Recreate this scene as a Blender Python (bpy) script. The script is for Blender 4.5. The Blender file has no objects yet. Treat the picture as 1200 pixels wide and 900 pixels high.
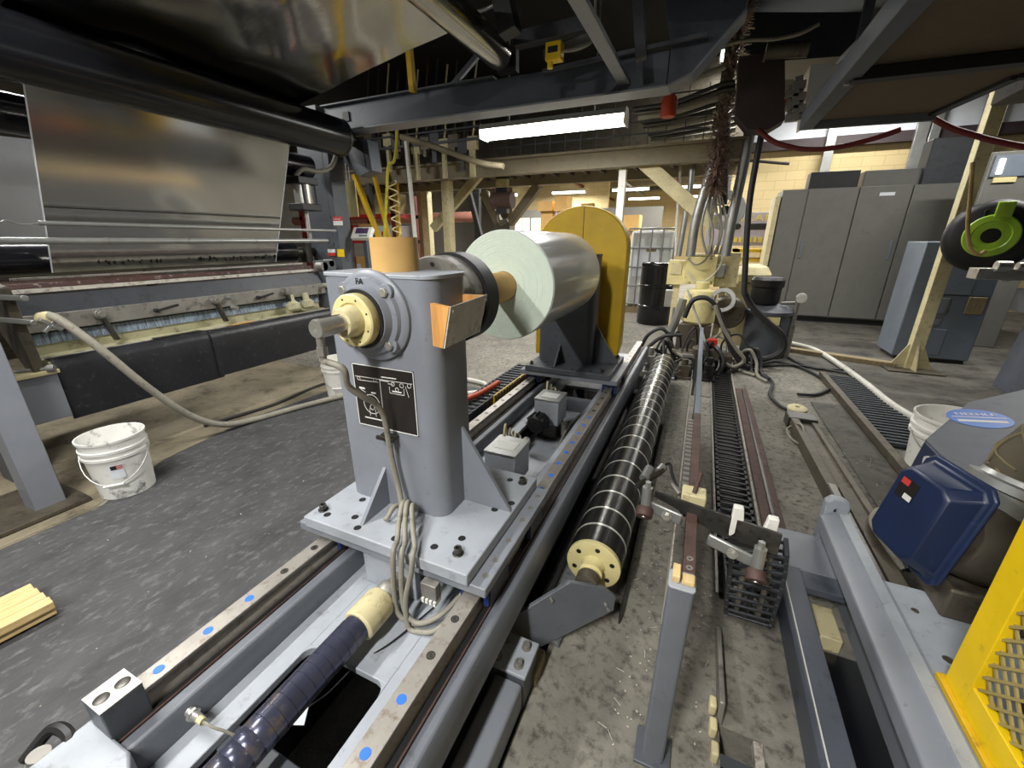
import bpy, bmesh, math, random
from mathutils import Vector, Matrix

# ---------------------------------------------------------------- camera, world, exposure
SC = bpy.context.scene
COL = SC.collection
IMG_W, IMG_H, FPX = 1200.0, 900.0, 480.0
PITCH, YAW, EYE = math.radians(19.3), math.radians(24.2), 1.45
CAM_F = Vector((-math.sin(YAW)*math.cos(PITCH), math.cos(YAW)*math.cos(PITCH), -math.sin(PITCH)))
CAM_R = Vector((math.cos(YAW), math.sin(YAW), 0))
CAM_U = CAM_R.cross(CAM_F)
CAM_C = Vector((0, 0, EYE))
cam = bpy.data.cameras.new('camera')
cam.sensor_fit = 'HORIZONTAL'; cam.sensor_width = 36.0; cam.lens = FPX/IMG_W*36.0
cam.clip_start = 0.02; cam.clip_end = 200
camo = bpy.data.objects.new('camera', cam); COL.objects.link(camo)
mw = Matrix.Identity(4)
for i in range(3):
    mw[i][0], mw[i][1], mw[i][2], mw[i][3] = CAM_R[i], CAM_U[i], -CAM_F[i], CAM_C[i]
camo.matrix_world = mw
SC.camera = camo
SC.view_settings.view_transform = 'Standard'
SC.view_settings.look = 'None'
SC.view_settings.gamma = 1.0
SC.view_settings.use_curve_mapping = False
SC.view_settings.exposure = 0.5
world = bpy.data.worlds.new('world'); SC.world = world
world.use_nodes = True
world.node_tree.nodes['Background'].inputs[0].default_value = (0.8, 0.85, 0.9, 1)
world.node_tree.nodes['Background'].inputs[1].default_value = 0.05

# fluorescent strip lamps, those of the hall and added ones: (x, y, z, length, along, watts)
LAMPS = {
    'web':    (-1.55, 4.35, 2.50, 1.45, 'x', 60),
    'aisle':  (-2.55, 0.10, 3.15, 1.50, 'y', 75),
    'back':   (-0.62, -1.45, 3.05, 1.50, 'y', 120),
    'boxes_fill':    (0.60, 6.60, 3.60, 1.50, 'x', 60),
    'cabinet':(3.60, 6.60, 3.90, 1.50, 'x', 70),
    'press':  (-5.20, 2.20, 3.30, 1.50, 'y', 60),
    'rear':   (-3.60, 8.40, 3.60, 1.50, 'x', 130),
    'wall_wash':   (2.50, 11.0, 4.30, 1.50, 'x', 90),
}

def at(u, v, X=None, Y=None, Z=None):
    """a sight line through the photograph met with a plane of the hall"""
    d = CAM_F + CAM_R*((u-600)/FPX) - CAM_U*((v-450)/FPX)
    if X is not None: t = (X-CAM_C.x)/d.x
    elif Y is not None: t = (Y-CAM_C.y)/d.y
    else: t = (Z-CAM_C.z)/d.z
    return CAM_C + d*t

# ---------------------------------------------------------------- materials
def lin(h):
    h = h.lstrip('#'); o = []
    for i in (0, 2, 4):
        c = int(h[i:i+2], 16)/255
        o.append(c/12.92 if c <= 0.04045 else ((c+0.055)/1.055)**2.4)
    return (o[0], o[1], o[2], 1.0)

MATS = {}
def mat(name, col, rough=0.5, metal=0.0, var=0.18, scale=6.0, dirt=None, amt=0.35, dscale=14.0,
        bump=0.0, bscale=80.0, spec=0.5, stretch=None, alpha=1.0, trans=0.0, coat=0.0):
    m = bpy.data.materials.new(name); m.use_nodes = True
    nt = m.node_tree; N = nt.nodes; L = nt.links
    b = N['Principled BSDF']
    c = lin(col)
    tc = N.new('ShaderNodeTexCoord'); mp = N.new('ShaderNodeMapping')
    L.new(tc.outputs['Object'], mp.inputs['Vector'])
    if stretch: mp.inputs['Scale'].default_value = stretch
    n1 = N.new('ShaderNodeTexNoise'); n1.inputs['Scale'].default_value = scale
    n1.inputs['Detail'].default_value = 7; n1.inputs['Roughness'].default_value = 0.62
    L.new(mp.outputs[0], n1.inputs['Vector'])
    r1 = N.new('ShaderNodeValToRGB')
    r1.color_ramp.elements[0].position = 0.3; r1.color_ramp.elements[1].position = 0.72
    r1.color_ramp.elements[0].color = tuple(max(0, x*(1-var)) for x in c[:3]) + (1,)
    r1.color_ramp.elements[1].color = tuple(min(1, x*(1+var)) for x in c[:3]) + (1,)
    L.new(n1.outputs['Fac'], r1.inputs['Fac'])
    out = r1.outputs['Color']
    if dirt:
        n2 = N.new('ShaderNodeTexNoise'); n2.inputs['Scale'].default_value = dscale
        n2.inputs['Detail'].default_value = 9; n2.inputs['Roughness'].default_value = 0.72
        L.new(mp.outputs[0], n2.inputs['Vector'])
        r2 = N.new('ShaderNodeValToRGB')
        th = 0.68 - amt*0.42
        r2.color_ramp.elements[0].position = th; r2.color_ramp.elements[1].position = min(1, th+0.16)
        r2.color_ramp.elements[0].color = (0, 0, 0, 1); r2.color_ramp.elements[1].color = (1, 1, 1, 1)
        L.new(n2.outputs['Fac'], r2.inputs['Fac'])
        mx = N.new('ShaderNodeMix'); mx.data_type = 'RGBA'
        L.new(r2.outputs['Color'], mx.inputs['Factor'])
        L.new(out, mx.inputs['A']); mx.inputs['B'].default_value = lin(dirt)
        out = mx.outputs['Result']
    L.new(out, b.inputs['Base Color'])
    b.inputs['Roughness'].default_value = rough; b.inputs['Metallic'].default_value = metal
    b.inputs['Specular IOR Level'].default_value = spec
    if coat: b.inputs['Coat Weight'].default_value = coat
    if trans: b.inputs['Transmission Weight'].default_value = trans
    if alpha < 1: b.inputs['Alpha'].default_value = alpha
    if bump:
        n3 = N.new('ShaderNodeTexNoise'); n3.inputs['Scale'].default_value = bscale
        n3.inputs['Detail'].default_value = 5
        L.new(mp.outputs[0], n3.inputs['Vector'])
        bp = N.new('ShaderNodeBump'); bp.inputs['Strength'].default_value = bump
        bp.inputs['Distance'].default_value = 0.01
        L.new(n3.outputs['Fac'], bp.inputs['Height']); L.new(bp.outputs[0], b.inputs['Normal'])
    MATS[name] = m
    return m

def glow(name, col, strength):
    m = bpy.data.materials.new(name); m.use_nodes = True
    b = m.node_tree.nodes['Principled BSDF']
    b.inputs['Base Color'].default_value = lin(col)
    b.inputs['Emission Color'].default_value = lin(col)
    b.inputs['Emission Strength'].default_value = strength
    MATS[name] = m
    return m

mat('concrete', '#807c72', 0.85, dirt='#4d4a43', amt=0.46, dscale=24, var=0.32, scale=4, bump=0.35, bscale=45)
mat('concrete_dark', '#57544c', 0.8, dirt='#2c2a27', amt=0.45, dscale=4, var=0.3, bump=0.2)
mat('concrete_warm', '#857c67', 0.8, dirt='#4d4637', amt=0.5, dscale=3, var=0.3, bump=0.3, bscale=30)
mat('rubber_walk', '#464647', 0.75, dirt='#6c6b6a', amt=0.36, dscale=26, var=0.35, scale=5, bump=0.7, bscale=60, stretch=(1, 0.55, 1))
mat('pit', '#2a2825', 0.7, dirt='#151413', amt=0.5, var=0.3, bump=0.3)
mat('paint', '#80848c', 0.42, dirt='#5d6064', amt=0.18, dscale=22, var=0.10, scale=3)
mat('paint_mid', '#666a71', 0.42, dirt='#4d4f53', amt=0.22, dscale=18, var=0.12)
mat('paint_light', '#9ea3aa', 0.42, dirt='#74767a', amt=0.26, dscale=17, var=0.14)
mat('paint_dark', '#50545a', 0.45, dirt='#3a3b3d', amt=0.3, dscale=12, var=0.14)
mat('paint_blue', '#525761', 0.45, dirt='#3d4048', amt=0.3, dscale=12, var=0.12)
mat('frame_dark', '#34373d', 0.5, dirt='#232427', amt=0.35, var=0.2)
mat('black', '#1b1b1c', 0.5, var=0.3, dirt='#303030', amt=0.25)
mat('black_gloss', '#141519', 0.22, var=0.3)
mat('rubber', '#202125', 0.42, var=0.25, dirt='#4c4c4a', amt=0.25, dscale=25, bump=0.2, bscale=20)
mat('steel', '#c4c2bb', 0.32, metal=0.75, var=0.15, dirt='#6d675c', amt=0.2)
mat('steel_dull', '#908d86', 0.45, metal=0.5, var=0.22, dirt='#4b463d', amt=0.35)
mat('steel_dark', '#55534f', 0.4, metal=0.8, var=0.25, dirt='#2a2825', amt=0.35)
mat('rail_steel', '#aaa59d', 0.42, metal=0.55, var=0.2, dirt='#857564', amt=0.36, dscale=34)
mat('rust', '#5b4640', 0.65, metal=0.3, var=0.3, dirt='#3b2c28', amt=0.4, dscale=20)
mat('cream', '#d9cd94', 0.5, var=0.12, dirt='#a2905a', amt=0.25, dscale=18)
mat('cream_worn', '#cbc096', 0.55, var=0.15, dirt='#9a8c62', amt=0.34, dscale=22)
mat('yellow', '#d8b021', 0.42, var=0.12, dirt='#8c7218', amt=0.18)
mat('yellow_bright', '#efc90f', 0.45, var=0.1, dirt='#a58a1a', amt=0.2, stretch=(4, 1, 1))
mat('cardboard', '#c79f5f', 0.7, var=0.1)
mat('wood', '#c8904e', 0.6, var=0.3, scale=5, stretch=(6, 6, 0.8))
mat('pine', '#d5b982', 0.7, var=0.25, scale=6, stretch=(9, 1, 9), dirt='#8f7342', amt=0.25)
mat('old_wood', '#8a7b5c', 0.75, var=0.25, dirt='#5c4f3a', amt=0.35, stretch=(5, 5, 1))
mat('blue_cap', '#2f6fe0', 0.45, var=0.1)
mat('hose', '#8d897c', 0.6, var=0.2, dirt='#5c584d', amt=0.3, dscale=30)
mat('hose_dark', '#2a2a2b', 0.5, var=0.2, dirt='#555046', amt=0.2)
mat('hose_white', '#c9c7bd', 0.5, var=0.1, dirt='#8a867a', amt=0.3)
mat('film_side', '#d6dad6', 0.2, var=0.06, scale=3, spec=0.6, coat=0.4, bump=0.12, bscale=9, stretch=(1, 0.3, 1))
mat('film_face', '#cfdccd', 0.5, var=0.05, scale=40)
mat('web_metal', '#b4b2ae', 0.13, metal=0.85, var=0.10, scale=2, bump=0.03, bscale=3, stretch=(1, 0.3, 1))
mat('foil', '#a8a69e', 0.13, metal=1.0, var=0.1, scale=2, bump=0.22, bscale=3.2, stretch=(0.7, 1.5, 1))
mat('paper_white', '#dfe3ea', 0.5, var=0.03)
mat('white_plastic', '#e4e2da', 0.4, var=0.06, dirt='#8c897f', amt=0.25, dscale=16)
mat('white_dirty', '#e4e3de', 0.45, var=0.08, dirt='#3a3a3a', amt=0.33, dscale=13)
mat('navy', '#1d2a48', 0.38, var=0.15, dirt='#39435c', amt=0.18, dscale=24)
mat('navy_top', '#4c5059', 0.5, var=0.12, dirt='#363a44', amt=0.3)
mat('casting', '#5f584c', 0.5, metal=0.4, var=0.25, dirt='#3c3630', amt=0.35, bump=0.15)
mat('print_white', '#d8d8d2', 0.5, var=0.02)
mat('print_blue', '#2f6cc4', 0.4, var=0.05)
mat('print_red', '#c23a35', 0.5, var=0.05)
mat('plate_black', '#25211f', 0.35, var=0.12)
mat('cabinet_grey', '#6c6b65', 0.5, var=0.1, dirt='#5c5a53', amt=0.25, dscale=6)
mat('cabinet_blue', '#6f7884', 0.45, var=0.08, dirt='#575d65', amt=0.22)
mat('block_wall', '#cdb98a', 0.8, var=0.08, scale=3)
mat('wall_grey', '#5f5d58', 0.8, var=0.1)
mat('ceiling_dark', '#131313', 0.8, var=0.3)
mat('ceiling_far', '#6f675a', 0.8, var=0.3)
mat('mezz', '#8a8069', 0.6, var=0.12, dirt='#655c4a', amt=0.3)
mat('panel_brown', '#6e5f49', 0.75, var=0.08, scale=20)
mat('panel_plum', '#3a2f31', 0.6, var=0.12)
mat('red_pipe', '#6e2220', 0.55, var=0.2)
mat('red', '#b02a22', 0.45, var=0.1)
mat('orange', '#b8482a', 0.5, var=0.1)
mat('green_reel', '#a4cf3e', 0.4, var=0.05)
mat('yellow_hose', '#d3c92a', 0.45, var=0.08)
mat('paint_smear', '#9fb4c6', 0.5, var=0.25, scale=25, dirt='#4b3f58', amt=0.5, dscale=20, stretch=(1, 5, 0.6))
mat('pan_cream', '#b9b594', 0.5, var=0.15, dirt='#6f6a52', amt=0.35)
mat('maroon_lip', '#452c29', 0.5, var=0.3, dirt='#a8a296', amt=0.3, dscale=30)
mat('lip_white', '#a8a49a', 0.5, var=0.15, dirt='#5b3a33', amt=0.4, dscale=25)
mat('tinsel', '#8d6f62', 0.4, metal=0.3, var=0.5, scale=50, dirt='#d8cfc4', amt=0.45, dscale=40)
mat('banner_grey', '#a8a2a8', 0.6, var=0.05)
mat('banner_gold', '#d8c04a', 0.6, var=0.05)
mat('straw', '#b39a68', 0.7, var=0.3)
mat('tote', '#c7c9c6', 0.5, var=0.08)
mat('net_hose', '#4d4636', 0.75, var=0.25)
mat('rope', '#6d6449', 0.8, var=0.2)
mat('galv', '#9a9b98', 0.4, metal=0.6, var=0.15)
mat('chrome_roll', '#a8a69c', 0.16, metal=1.0, var=0.08)
mat('screen', '#4b3a5c', 0.3, var=0.05)
mat('pouch', '#c6c4bd', 0.12, var=0.25, scale=9, spec=0.6, dirt='#6d665a', amt=0.3)
glow('tube_glow', '#f6f8f2', 7.0)
glow('tube_far', '#fff4dc', 3.0)

def roller_stripes():
    m = mat('roller_bands', '#474644', 0.27, metal=0.85, var=0.1, stretch=(1, 30, 1))
    return m
roller_stripes()

def block_mat():
    """painted concrete block: courses far too fine to pick apart at this distance"""
    m = MATS['block_wall']; nt = m.node_tree; N = nt.nodes; L = nt.links
    br = N.new('ShaderNodeTexBrick'); br.inputs['Scale'].default_value = 1.0
    br.inputs['Brick Width'].default_value = 0.4; br.inputs['Row Height'].default_value = 0.2
    br.inputs['Mortar Size'].default_value = 0.006
    br.inputs['Color1'].default_value = lin('#cdb98a'); br.inputs['Color2'].default_value = lin('#c8b484')
    br.inputs['Mortar'].default_value = lin('#b3a073')
    tc = N.new('ShaderNodeTexCoord'); mp = N.new('ShaderNodeMapping')
    mp.inputs['Rotation'].default_value = (math.radians(90), 0, 0)
    L.new(tc.outputs['Object'], mp.inputs['Vector']); L.new(mp.outputs[0], br.inputs['Vector'])
    L.new(br.outputs['Color'], N['Principled BSDF'].inputs['Base Color'])
block_mat()

# ---------------------------------------------------------------- mesh helpers
def frame_of(d):
    d = Vector(d).normalized()
    a = Vector((0, 0, 1)) if abs(d.z) < 0.95 else Vector((1, 0, 0))
    s = d.cross(a).normalized(); t = s.cross(d).normalized()
    return s, t

def smooth_path(pts, n=8):
    pts = [Vector(p) for p in pts]
    if len(pts) < 3: return pts
    P = [pts[0]*2-pts[1]] + pts + [pts[-1]*2-pts[-2]]
    out = []
    for i in range(1, len(P)-2):
        p0, p1, p2, p3 = P[i-1], P[i], P[i+1], P[i+2]
        for k in range(n):
            t = k/n
            out.append(0.5*((2*p1)+(p2-p0)*t+(2*p0-5*p1+4*p2-p3)*t*t+(3*p1-p0-3*p2+p3)*t**3))
    out.append(pts[-1])
    return out

class MB:
    """collects shapes in hall coordinates"""
    def __init__(self): self.v = []; self.f = []
    def add(self, vs, fs):
        o = len(self.v); self.v += [Vector(p) for p in vs]
        self.f += [tuple(i+o for i in f) for f in fs]; return self
    def box(self, a, b):
        x0, y0, z0 = (min(a[i], b[i]) for i in range(3)); x1, y1, z1 = (max(a[i], b[i]) for i in range(3))
        return self.add([(x0,y0,z0),(x1,y0,z0),(x1,y1,z0),(x0,y1,z0),(x0,y0,z1),(x1,y0,z1),(x1,y1,z1),(x0,y1,z1)],
                        [(3,2,1,0),(4,5,6,7),(0,1,5,4),(1,2,6,5),(2,3,7,6),(3,0,4,7)])
    def obox(self, c, size, M):
        hx, hy, hz = size[0]/2, size[1]/2, size[2]/2; c = Vector(c)
        vs = [c + M @ Vector(p) for p in [(-hx,-hy,-hz),(hx,-hy,-hz),(hx,hy,-hz),(-hx,hy,-hz),(-hx,-hy,hz),(hx,-hy,hz),(hx,hy,hz),(-hx,hy,hz)]]
        return self.add(vs, [(3,2,1,0),(4,5,6,7),(0,1,5,4),(1,2,6,5),(2,3,7,6),(3,0,4,7)])
    def bar(self, p0, p1, w, h, up=(0,0,1)):
        p0, p1 = Vector(p0), Vector(p1); d = (p1-p0); n = d.length; d = d.normalized()
        u = Vector(up); s = d.cross(u)
        if s.length < 1e-4: s = d.cross(Vector((0,1,0)))
        s = s.normalized(); t = s.cross(d).normalized()
        M = Matrix((( s.x, d.x, t.x), (s.y, d.y, t.y), (s.z, d.z, t.z)))
        return self.obox((p0+p1)/2, (w, n, h), M)
    def cyl(self, p0, p1, r, n=20, r2=None, caps=True):
        p0, p1 = Vector(p0), Vector(p1); s, t = frame_of(p1-p0); r2 = r if r2 is None else r2
        vs = []
        for p, q in ((p0, r), (p1, r2)):
            for k in range(n):
                a = 2*math.pi*k/n; vs.append(p + s*(q*math.cos(a)) + t*(q*math.sin(a)))
        fs = [(k, n+k, n+(k+1) % n, (k+1) % n) for k in range(n)]
        if caps: fs += [tuple(range(n)), tuple(range(2*n-1, n-1, -1))]
        return self.add(vs, fs)
    def tube(self, pts, r, n=8, sm=6, caps=True):
        P = smooth_path(pts, sm) if sm else [Vector(p) for p in pts]
        vs = []; d0 = (P[1]-P[0]).normalized(); s, t = frame_of(d0)
        for i, p in enumerate(P):
            d = (P[min(i+1, len(P)-1)] - P[max(i-1, 0)]).normalized()
            s = (s - d*s.dot(d)).normalized(); t = s.cross(d).normalized()
            rr = r(i/(len(P)-1)) if callable(r) else r
            for k in range(n):
                a = 2*math.pi*k/n; vs.append(p + s*(rr*math.cos(a)) + t*(rr*math.sin(a)))
        fs = []
        for i in range(len(P)-1):
            for k in range(n):
                fs.append((i*n+k, i*n+(k+1) % n, (i+1)*n+(k+1) % n, (i+1)*n+k))
        if caps: fs += [tuple(range(n-1, -1, -1)), tuple(range((len(P)-1)*n, len(P)*n))]
        return self.add(vs, fs)
    def lathe(self, prof, o, d, n=32):
        """prof: (radius, distance along d)"""
        o = Vector(o); d = Vector(d).normalized(); s, t = frame_of(d); vs = []; fs = []
        for r, h in prof:
            for k in range(n):
                a = 2*math.pi*k/n; vs.append(o + d*h + s*(r*math.cos(a)) + t*(r*math.sin(a)))
        m = len(prof)
        for i in range(m-1):
            for k in range(n):
                fs.append((i*n+k, (i+1)*n+k, (i+1)*n+(k+1) % n, i*n+(k+1) % n))
        closed = abs(prof[0][0]-prof[-1][0]) < 1e-7 and abs(prof[0][1]-prof[-1][1]) < 1e-7
        if prof[0][0] > 1e-5 and not closed: fs.append(tuple(range(n)))
        if prof[-1][0] > 1e-5 and not closed: fs.append(tuple(range(m*n-1, (m-1)*n-1, -1)))
        return self.add(vs, fs)
    def prism(self, poly, ext):
        """poly: 3-D points of a flat outline, ext: extrusion vector"""
        n = len(poly); e = Vector(ext); vs = [Vector(p) for p in poly] + [Vector(p)+e for p in poly]
        fs = [tuple(range(n-1, -1, -1)), tuple(range(n, 2*n))]
        fs += [(k, (k+1) % n, n+(k+1) % n, n+k) for k in range(n)]
        return self.add(vs, fs)
    def ring(self, c, d, r0, r1, th, n=28):
        return self.lathe([(r0, 0), (r1, 0), (r1, th), (r0, th), (r0, 0)], c, d, n)

def rrect(x0, x1, y0, y1, r, n=5):
    out = []
    for cx, cy, a0 in ((x1-r, y1-r, 0), (x0+r, y1-r, 90), (x0+r, y0+r, 180), (x1-r, y0+r, 270)):
        for k in range(n+1):
            a = math.radians(a0+90*k/n); out.append((cx+r*math.cos(a), cy+r*math.sin(a)))
    return out

def wpos(o):
    p = Vector((0, 0, 0))
    while o is not None: p += o.location; o = o.parent
    return p

def build(name, mb, m, parent=None, bevel=0.0, sharp=38, label=None, origin=None, seg=2, kind=None):
    me = bpy.data.meshes.new(name)
    base = wpos(parent) if parent else Vector((0, 0, 0))
    if origin is None:
        if parent: org = base
        else:
            n = len(mb.v); lo = [min(p[i] for p in mb.v) for i in range(3)]; hi = [max(p[i] for p in mb.v) for i in range(3)]
            org = Vector(((lo[0]+hi[0])/2, (lo[1]+hi[1])/2, lo[2]))
    else: org = Vector(origin)
    me.from_pydata([tuple(p-org) for p in mb.v], [], mb.f)
    me.materials.append(MATS[m] if isinstance(m, str) else m)
    bm = bmesh.new(); bm.from_mesh(me); bmesh.ops.recalc_face_normals(bm, faces=bm.faces); bm.to_mesh(me); bm.free()
    me.shade_smooth(); me.set_sharp_from_angle(angle=math.radians(sharp))
    o = bpy.data.objects.new(name, me); COL.objects.link(o)
    o.location = org - base
    if parent: o.parent = parent
    if bevel:
        b = o.modifiers.new('bevel', 'BEVEL'); b.width = bevel; b.segments = seg; b.limit_method = 'ANGLE'
        b.angle_limit = math.radians(40); b.harden_normals = False
    if label: o['label'] = label
    if kind: o['kind'] = kind
    return o

def thing(name, label, cat, loc, group=None):
    o = bpy.data.objects.new(name, None); COL.objects.link(o)
    o.empty_display_size = 0.05; o.location = Vector(loc)
    o['label'] = label; o['category'] = cat
    if group: o['group'] = group
    return o

def solo(name, mb, m, label, cat, group=None, kind=None, **k):
    o = build(name, mb, m, None, **k); o['label'] = label; o['category'] = cat
    if group: o['group'] = group
    if kind: o['kind'] = kind
    return o

def struct(name, mb, m, label=None, parent=None, **k):
    o = build(name, mb, m, parent, **k)
    if parent is None:
        o['kind'] = 'structure'
        if label: o['label'] = label; o['category'] = name.split('_')[0]
    return o

def share(o, parent, offset, name=None):
    """another copy of a part, sharing its mesh"""
    c = o.copy(); COL.objects.link(c); c.parent = parent
    c.location = o.location + Vector(offset)
    return c

def copy_tree(o, parent=None):
    c = o.copy(); COL.objects.link(c); c.parent = parent
    for ch in list(o.children): copy_tree(ch, c)
    return c

def lettering(txt, size, M, m, parent, name='lettering', th=0.0006, font_sx=1.0):
    """M: 4x4, text lies in its local xy plane centred on the origin"""
    cu = bpy.data.curves.new(name, 'FONT'); cu.body = txt; cu.size = size; cu.extrude = th
    cu.align_x = 'CENTER'; cu.align_y = 'CENTER'; cu.resolution_u = 2
    tmp = bpy.data.objects.new('tmp', cu); COL.objects.link(tmp)
    bpy.context.view_layer.update()
    me = bpy.data.meshes.new_from_object(tmp.evaluated_get(bpy.context.evaluated_depsgraph_get()))
    bpy.data.objects.remove(tmp); bpy.data.curves.remove(cu)
    base = wpos(parent)
    S = Matrix.Diagonal((font_sx, 1, 1, 1))
    me.transform(Matrix.Translation(-base) @ M @ S)
    me.materials.clear(); me.materials.append(MATS[m])
    o = bpy.data.objects.new(name, me); COL.objects.link(o); o.parent = parent
    return o

def basis(o, xa, ya):
    xa = Vector(xa).normalized(); ya = Vector(ya).normalized(); za = xa.cross(ya).normalized()
    M = Matrix.Identity(4)
    for i in range(3): M[i][0], M[i][1], M[i][2], M[i][3] = xa[i], ya[i], za[i], Vector(o)[i]
    return M

def hexbolt(mb, p, d, r=0.009, h=0.007):
    d = Vector(d).normalized(); mb.cyl(p, Vector(p)+d*h, r, 6); return mb

rnd = random.Random(7)

# ---------------------------------------------------------------- lamps
def strip_lamp(key, label, light=True):
    x, y, z, ln, ax, w = LAMPS[key]
    t = thing('fluorescent_lamp', label, 'lamp', (x, y, z), 'fluorescent strip lamps of the hall')
    dx, dy = (ln/2, 0.0) if ax == 'x' else (0.0, ln/2)
    ex, ey = (0.0, 0.09) if ax == 'x' else (0.09, 0.0)
    mb = MB()
    a = Vector((x, y, z))
    c = [(-ey-ex, 0), (0, 0)]
    side = Vector((0, 1, 0)) if ax == 'x' else Vector((1, 0, 0)); al = Vector((1, 0, 0)) if ax == 'x' else Vector((0, 1, 0))
    prof = [(-0.10, 0.02), (-0.055, 0.075), (0.055, 0.075), (0.10, 0.02), (0.09, 0.02), (0.05, 0.06), (-0.05, 0.06), (-0.09, 0.02)]
    mb.prism([a - al*(ln/2) + side*p + Vector((0, 0, q)) for p, q in prof], al*ln)
    build('reflector', mb, 'white_plastic', t)
    ln_ = [a - al*(ln/2-0.01) + side*p + Vector((0, 0, q)) for p, q in ((-0.095, 0.015), (-0.085, -0.035), (-0.05, -0.055), (0.05, -0.055), (0.085, -0.035), (0.095, 0.015))]
    b = MB(); b.prism(ln_, al*(ln-0.02)); build('lens', b, 'tube_glow', t)
    for s in (-1, 1):
        b = MB(); b.prism([a + al*(s*ln/2) + side*p + Vector((0, 0, q)) for p, q in ((-0.10, -0.06), (-0.10, 0.03), (-0.055, 0.08), (0.055, 0.08), (0.10, 0.03), (0.10, -0.06))], al*(0.012*s))
        build('end_cap', b, 'white_plastic', t)
    for s in (-0.3, 0.3):
        q = a + al*(s*ln); top = 3.749 if (-7.0 < q.x < 2.2 and 0.2 < q.y < 9.0) else 5.199
        b = MB(); b.cyl(q+Vector((0, 0, 0.07)), (q.x, q.y, top), 0.008, 6); build('hanger', b, 'galv', t)
    if light:
        la = bpy.data.lights.new('tube_light', 'AREA'); la.shape = 'RECTANGLE'; la.size = ln; la.size_y = 0.14
        la.energy = w; la.color = (1.0, 0.985, 0.95)
        lo = bpy.data.objects.new('tube_light', la); COL.objects.link(lo); lo.parent = t
        lo.location = (0, 0, -0.058)
        if ax == 'y': lo.rotation_euler = (0, 0, math.radians(90))
    return t
strip_lamp('web', 'glowing white fluorescent strip lamp hung under the mezzanine above the film roll')
strip_lamp('aisle', 'fluorescent strip lamp over the dark walkway')
strip_lamp('back', 'fluorescent strip lamp behind the camera')
strip_lamp('boxes_fill', 'added fluorescent strip lamp over the cream junction boxes')  # added light for the boxes, kept out of view by a dark box
strip_lamp('cabinet', 'fluorescent strip lamp in front of the tall grey cabinets')
strip_lamp('press', 'fluorescent strip lamp behind the coating station')
strip_lamp('wall_wash', 'added fluorescent strip lamp brightening the cream block wall')  # lamp put in to brighten the block wall
strip_lamp('rear', 'fluorescent strip lamp over the timber frames')

# ---------------------------------------------------------------- the hall
PX0, PX1, PY0, PY1 = -1.30, -0.34, -1.6, 5.0      # pit under the machine bed
mb = MB()
FX0, FX1, FY0, FY1 = -12.0, 9.0, -4.0, 27.0
TX0, TX1, TY0, TY1 = 0.255, 0.455, 1.60, 5.50     # sunken cable-chain trench
def floor_cells(xs, ys, holes, z=0.0, d=0.12):
    m = MB()
    for i in range(len(xs)-1):
        for j in range(len(ys)-1):
            cx, cy = (xs[i]+xs[i+1])/2, (ys[j]+ys[j+1])/2
            if any(h[0] < cx < h[1] and h[2] < cy < h[3] for h in holes): continue
            m.box((xs[i], ys[j], z-d), (xs[i+1], ys[j+1], z))
    return m
SLOT = (0.245, 0.36, 0.86, 1.06)
fl = floor_cells([FX0, PX0, PX1, TX0-0.012, SLOT[0], TX0, SLOT[1], TX1, FX1], [FY0, PY0, SLOT[2], SLOT[3], TY0, PY1, TY1, FY1],
                 [(PX0, PX1, PY0, PY1), (TX0, TX1, TY0, TY1), (TX0-0.012, SLOT[1], SLOT[2], SLOT[3])])
floor = struct('floor', fl, 'concrete', 'worn grey concrete shop floor')
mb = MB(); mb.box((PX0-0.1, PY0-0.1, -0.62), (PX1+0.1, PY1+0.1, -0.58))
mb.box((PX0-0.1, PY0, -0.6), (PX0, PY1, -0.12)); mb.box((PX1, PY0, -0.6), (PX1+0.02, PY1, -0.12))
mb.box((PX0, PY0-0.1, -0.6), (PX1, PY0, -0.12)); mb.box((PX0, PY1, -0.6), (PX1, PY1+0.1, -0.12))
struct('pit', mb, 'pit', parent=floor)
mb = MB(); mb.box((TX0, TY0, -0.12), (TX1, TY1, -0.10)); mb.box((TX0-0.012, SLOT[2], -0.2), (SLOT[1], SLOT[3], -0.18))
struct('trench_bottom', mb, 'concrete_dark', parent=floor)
# walkway and floor stains
mb = MB(); mb.prism([(-1.30,-4,0), (-1.30,3.55,0), (-2.2,3.5,0), (-3.05,3.3,0), (-3.30,2.9,0), (-3.38,2.0,0), (-3.25,1.30,0), (-2.98,0.85,0), (-3.0,-4,0)], (0, 0, 0.006))
struct('floor_walkway', mb, 'rubber_walk', 'dark textured rubber walkway beside the machine bed', bevel=0.002)
mb = MB(); mb.box((-3.0, -4, 0.0), (-2.99, 0.85, 0.004)); mb.prism([(-12,-4,0), (-3.01,-4,0), (-3.01,0.84,0), (-3.26,1.30,0), (-3.40,2.0,0), (-3.32,2.9,0), (-3.06,3.32,0), (-12,3.6,0)], (0, 0, 0.003))
struct('floor_apron', mb, 'concrete_warm', 'stained tan concrete under the coating station')
mb = MB(); mb.prism([(0.95,5.9,0), (1.55,5.55,0), (1.62,4.3,0), (2.6,2.5,0), (9,2.5,0), (9,12.4,0), (0.95,12.4,0)], (0, 0, 0.003))
struct('floor_aisle', mb, 'concrete_dark', 'dark greasy floor in front of the tall cabinets')
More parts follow.
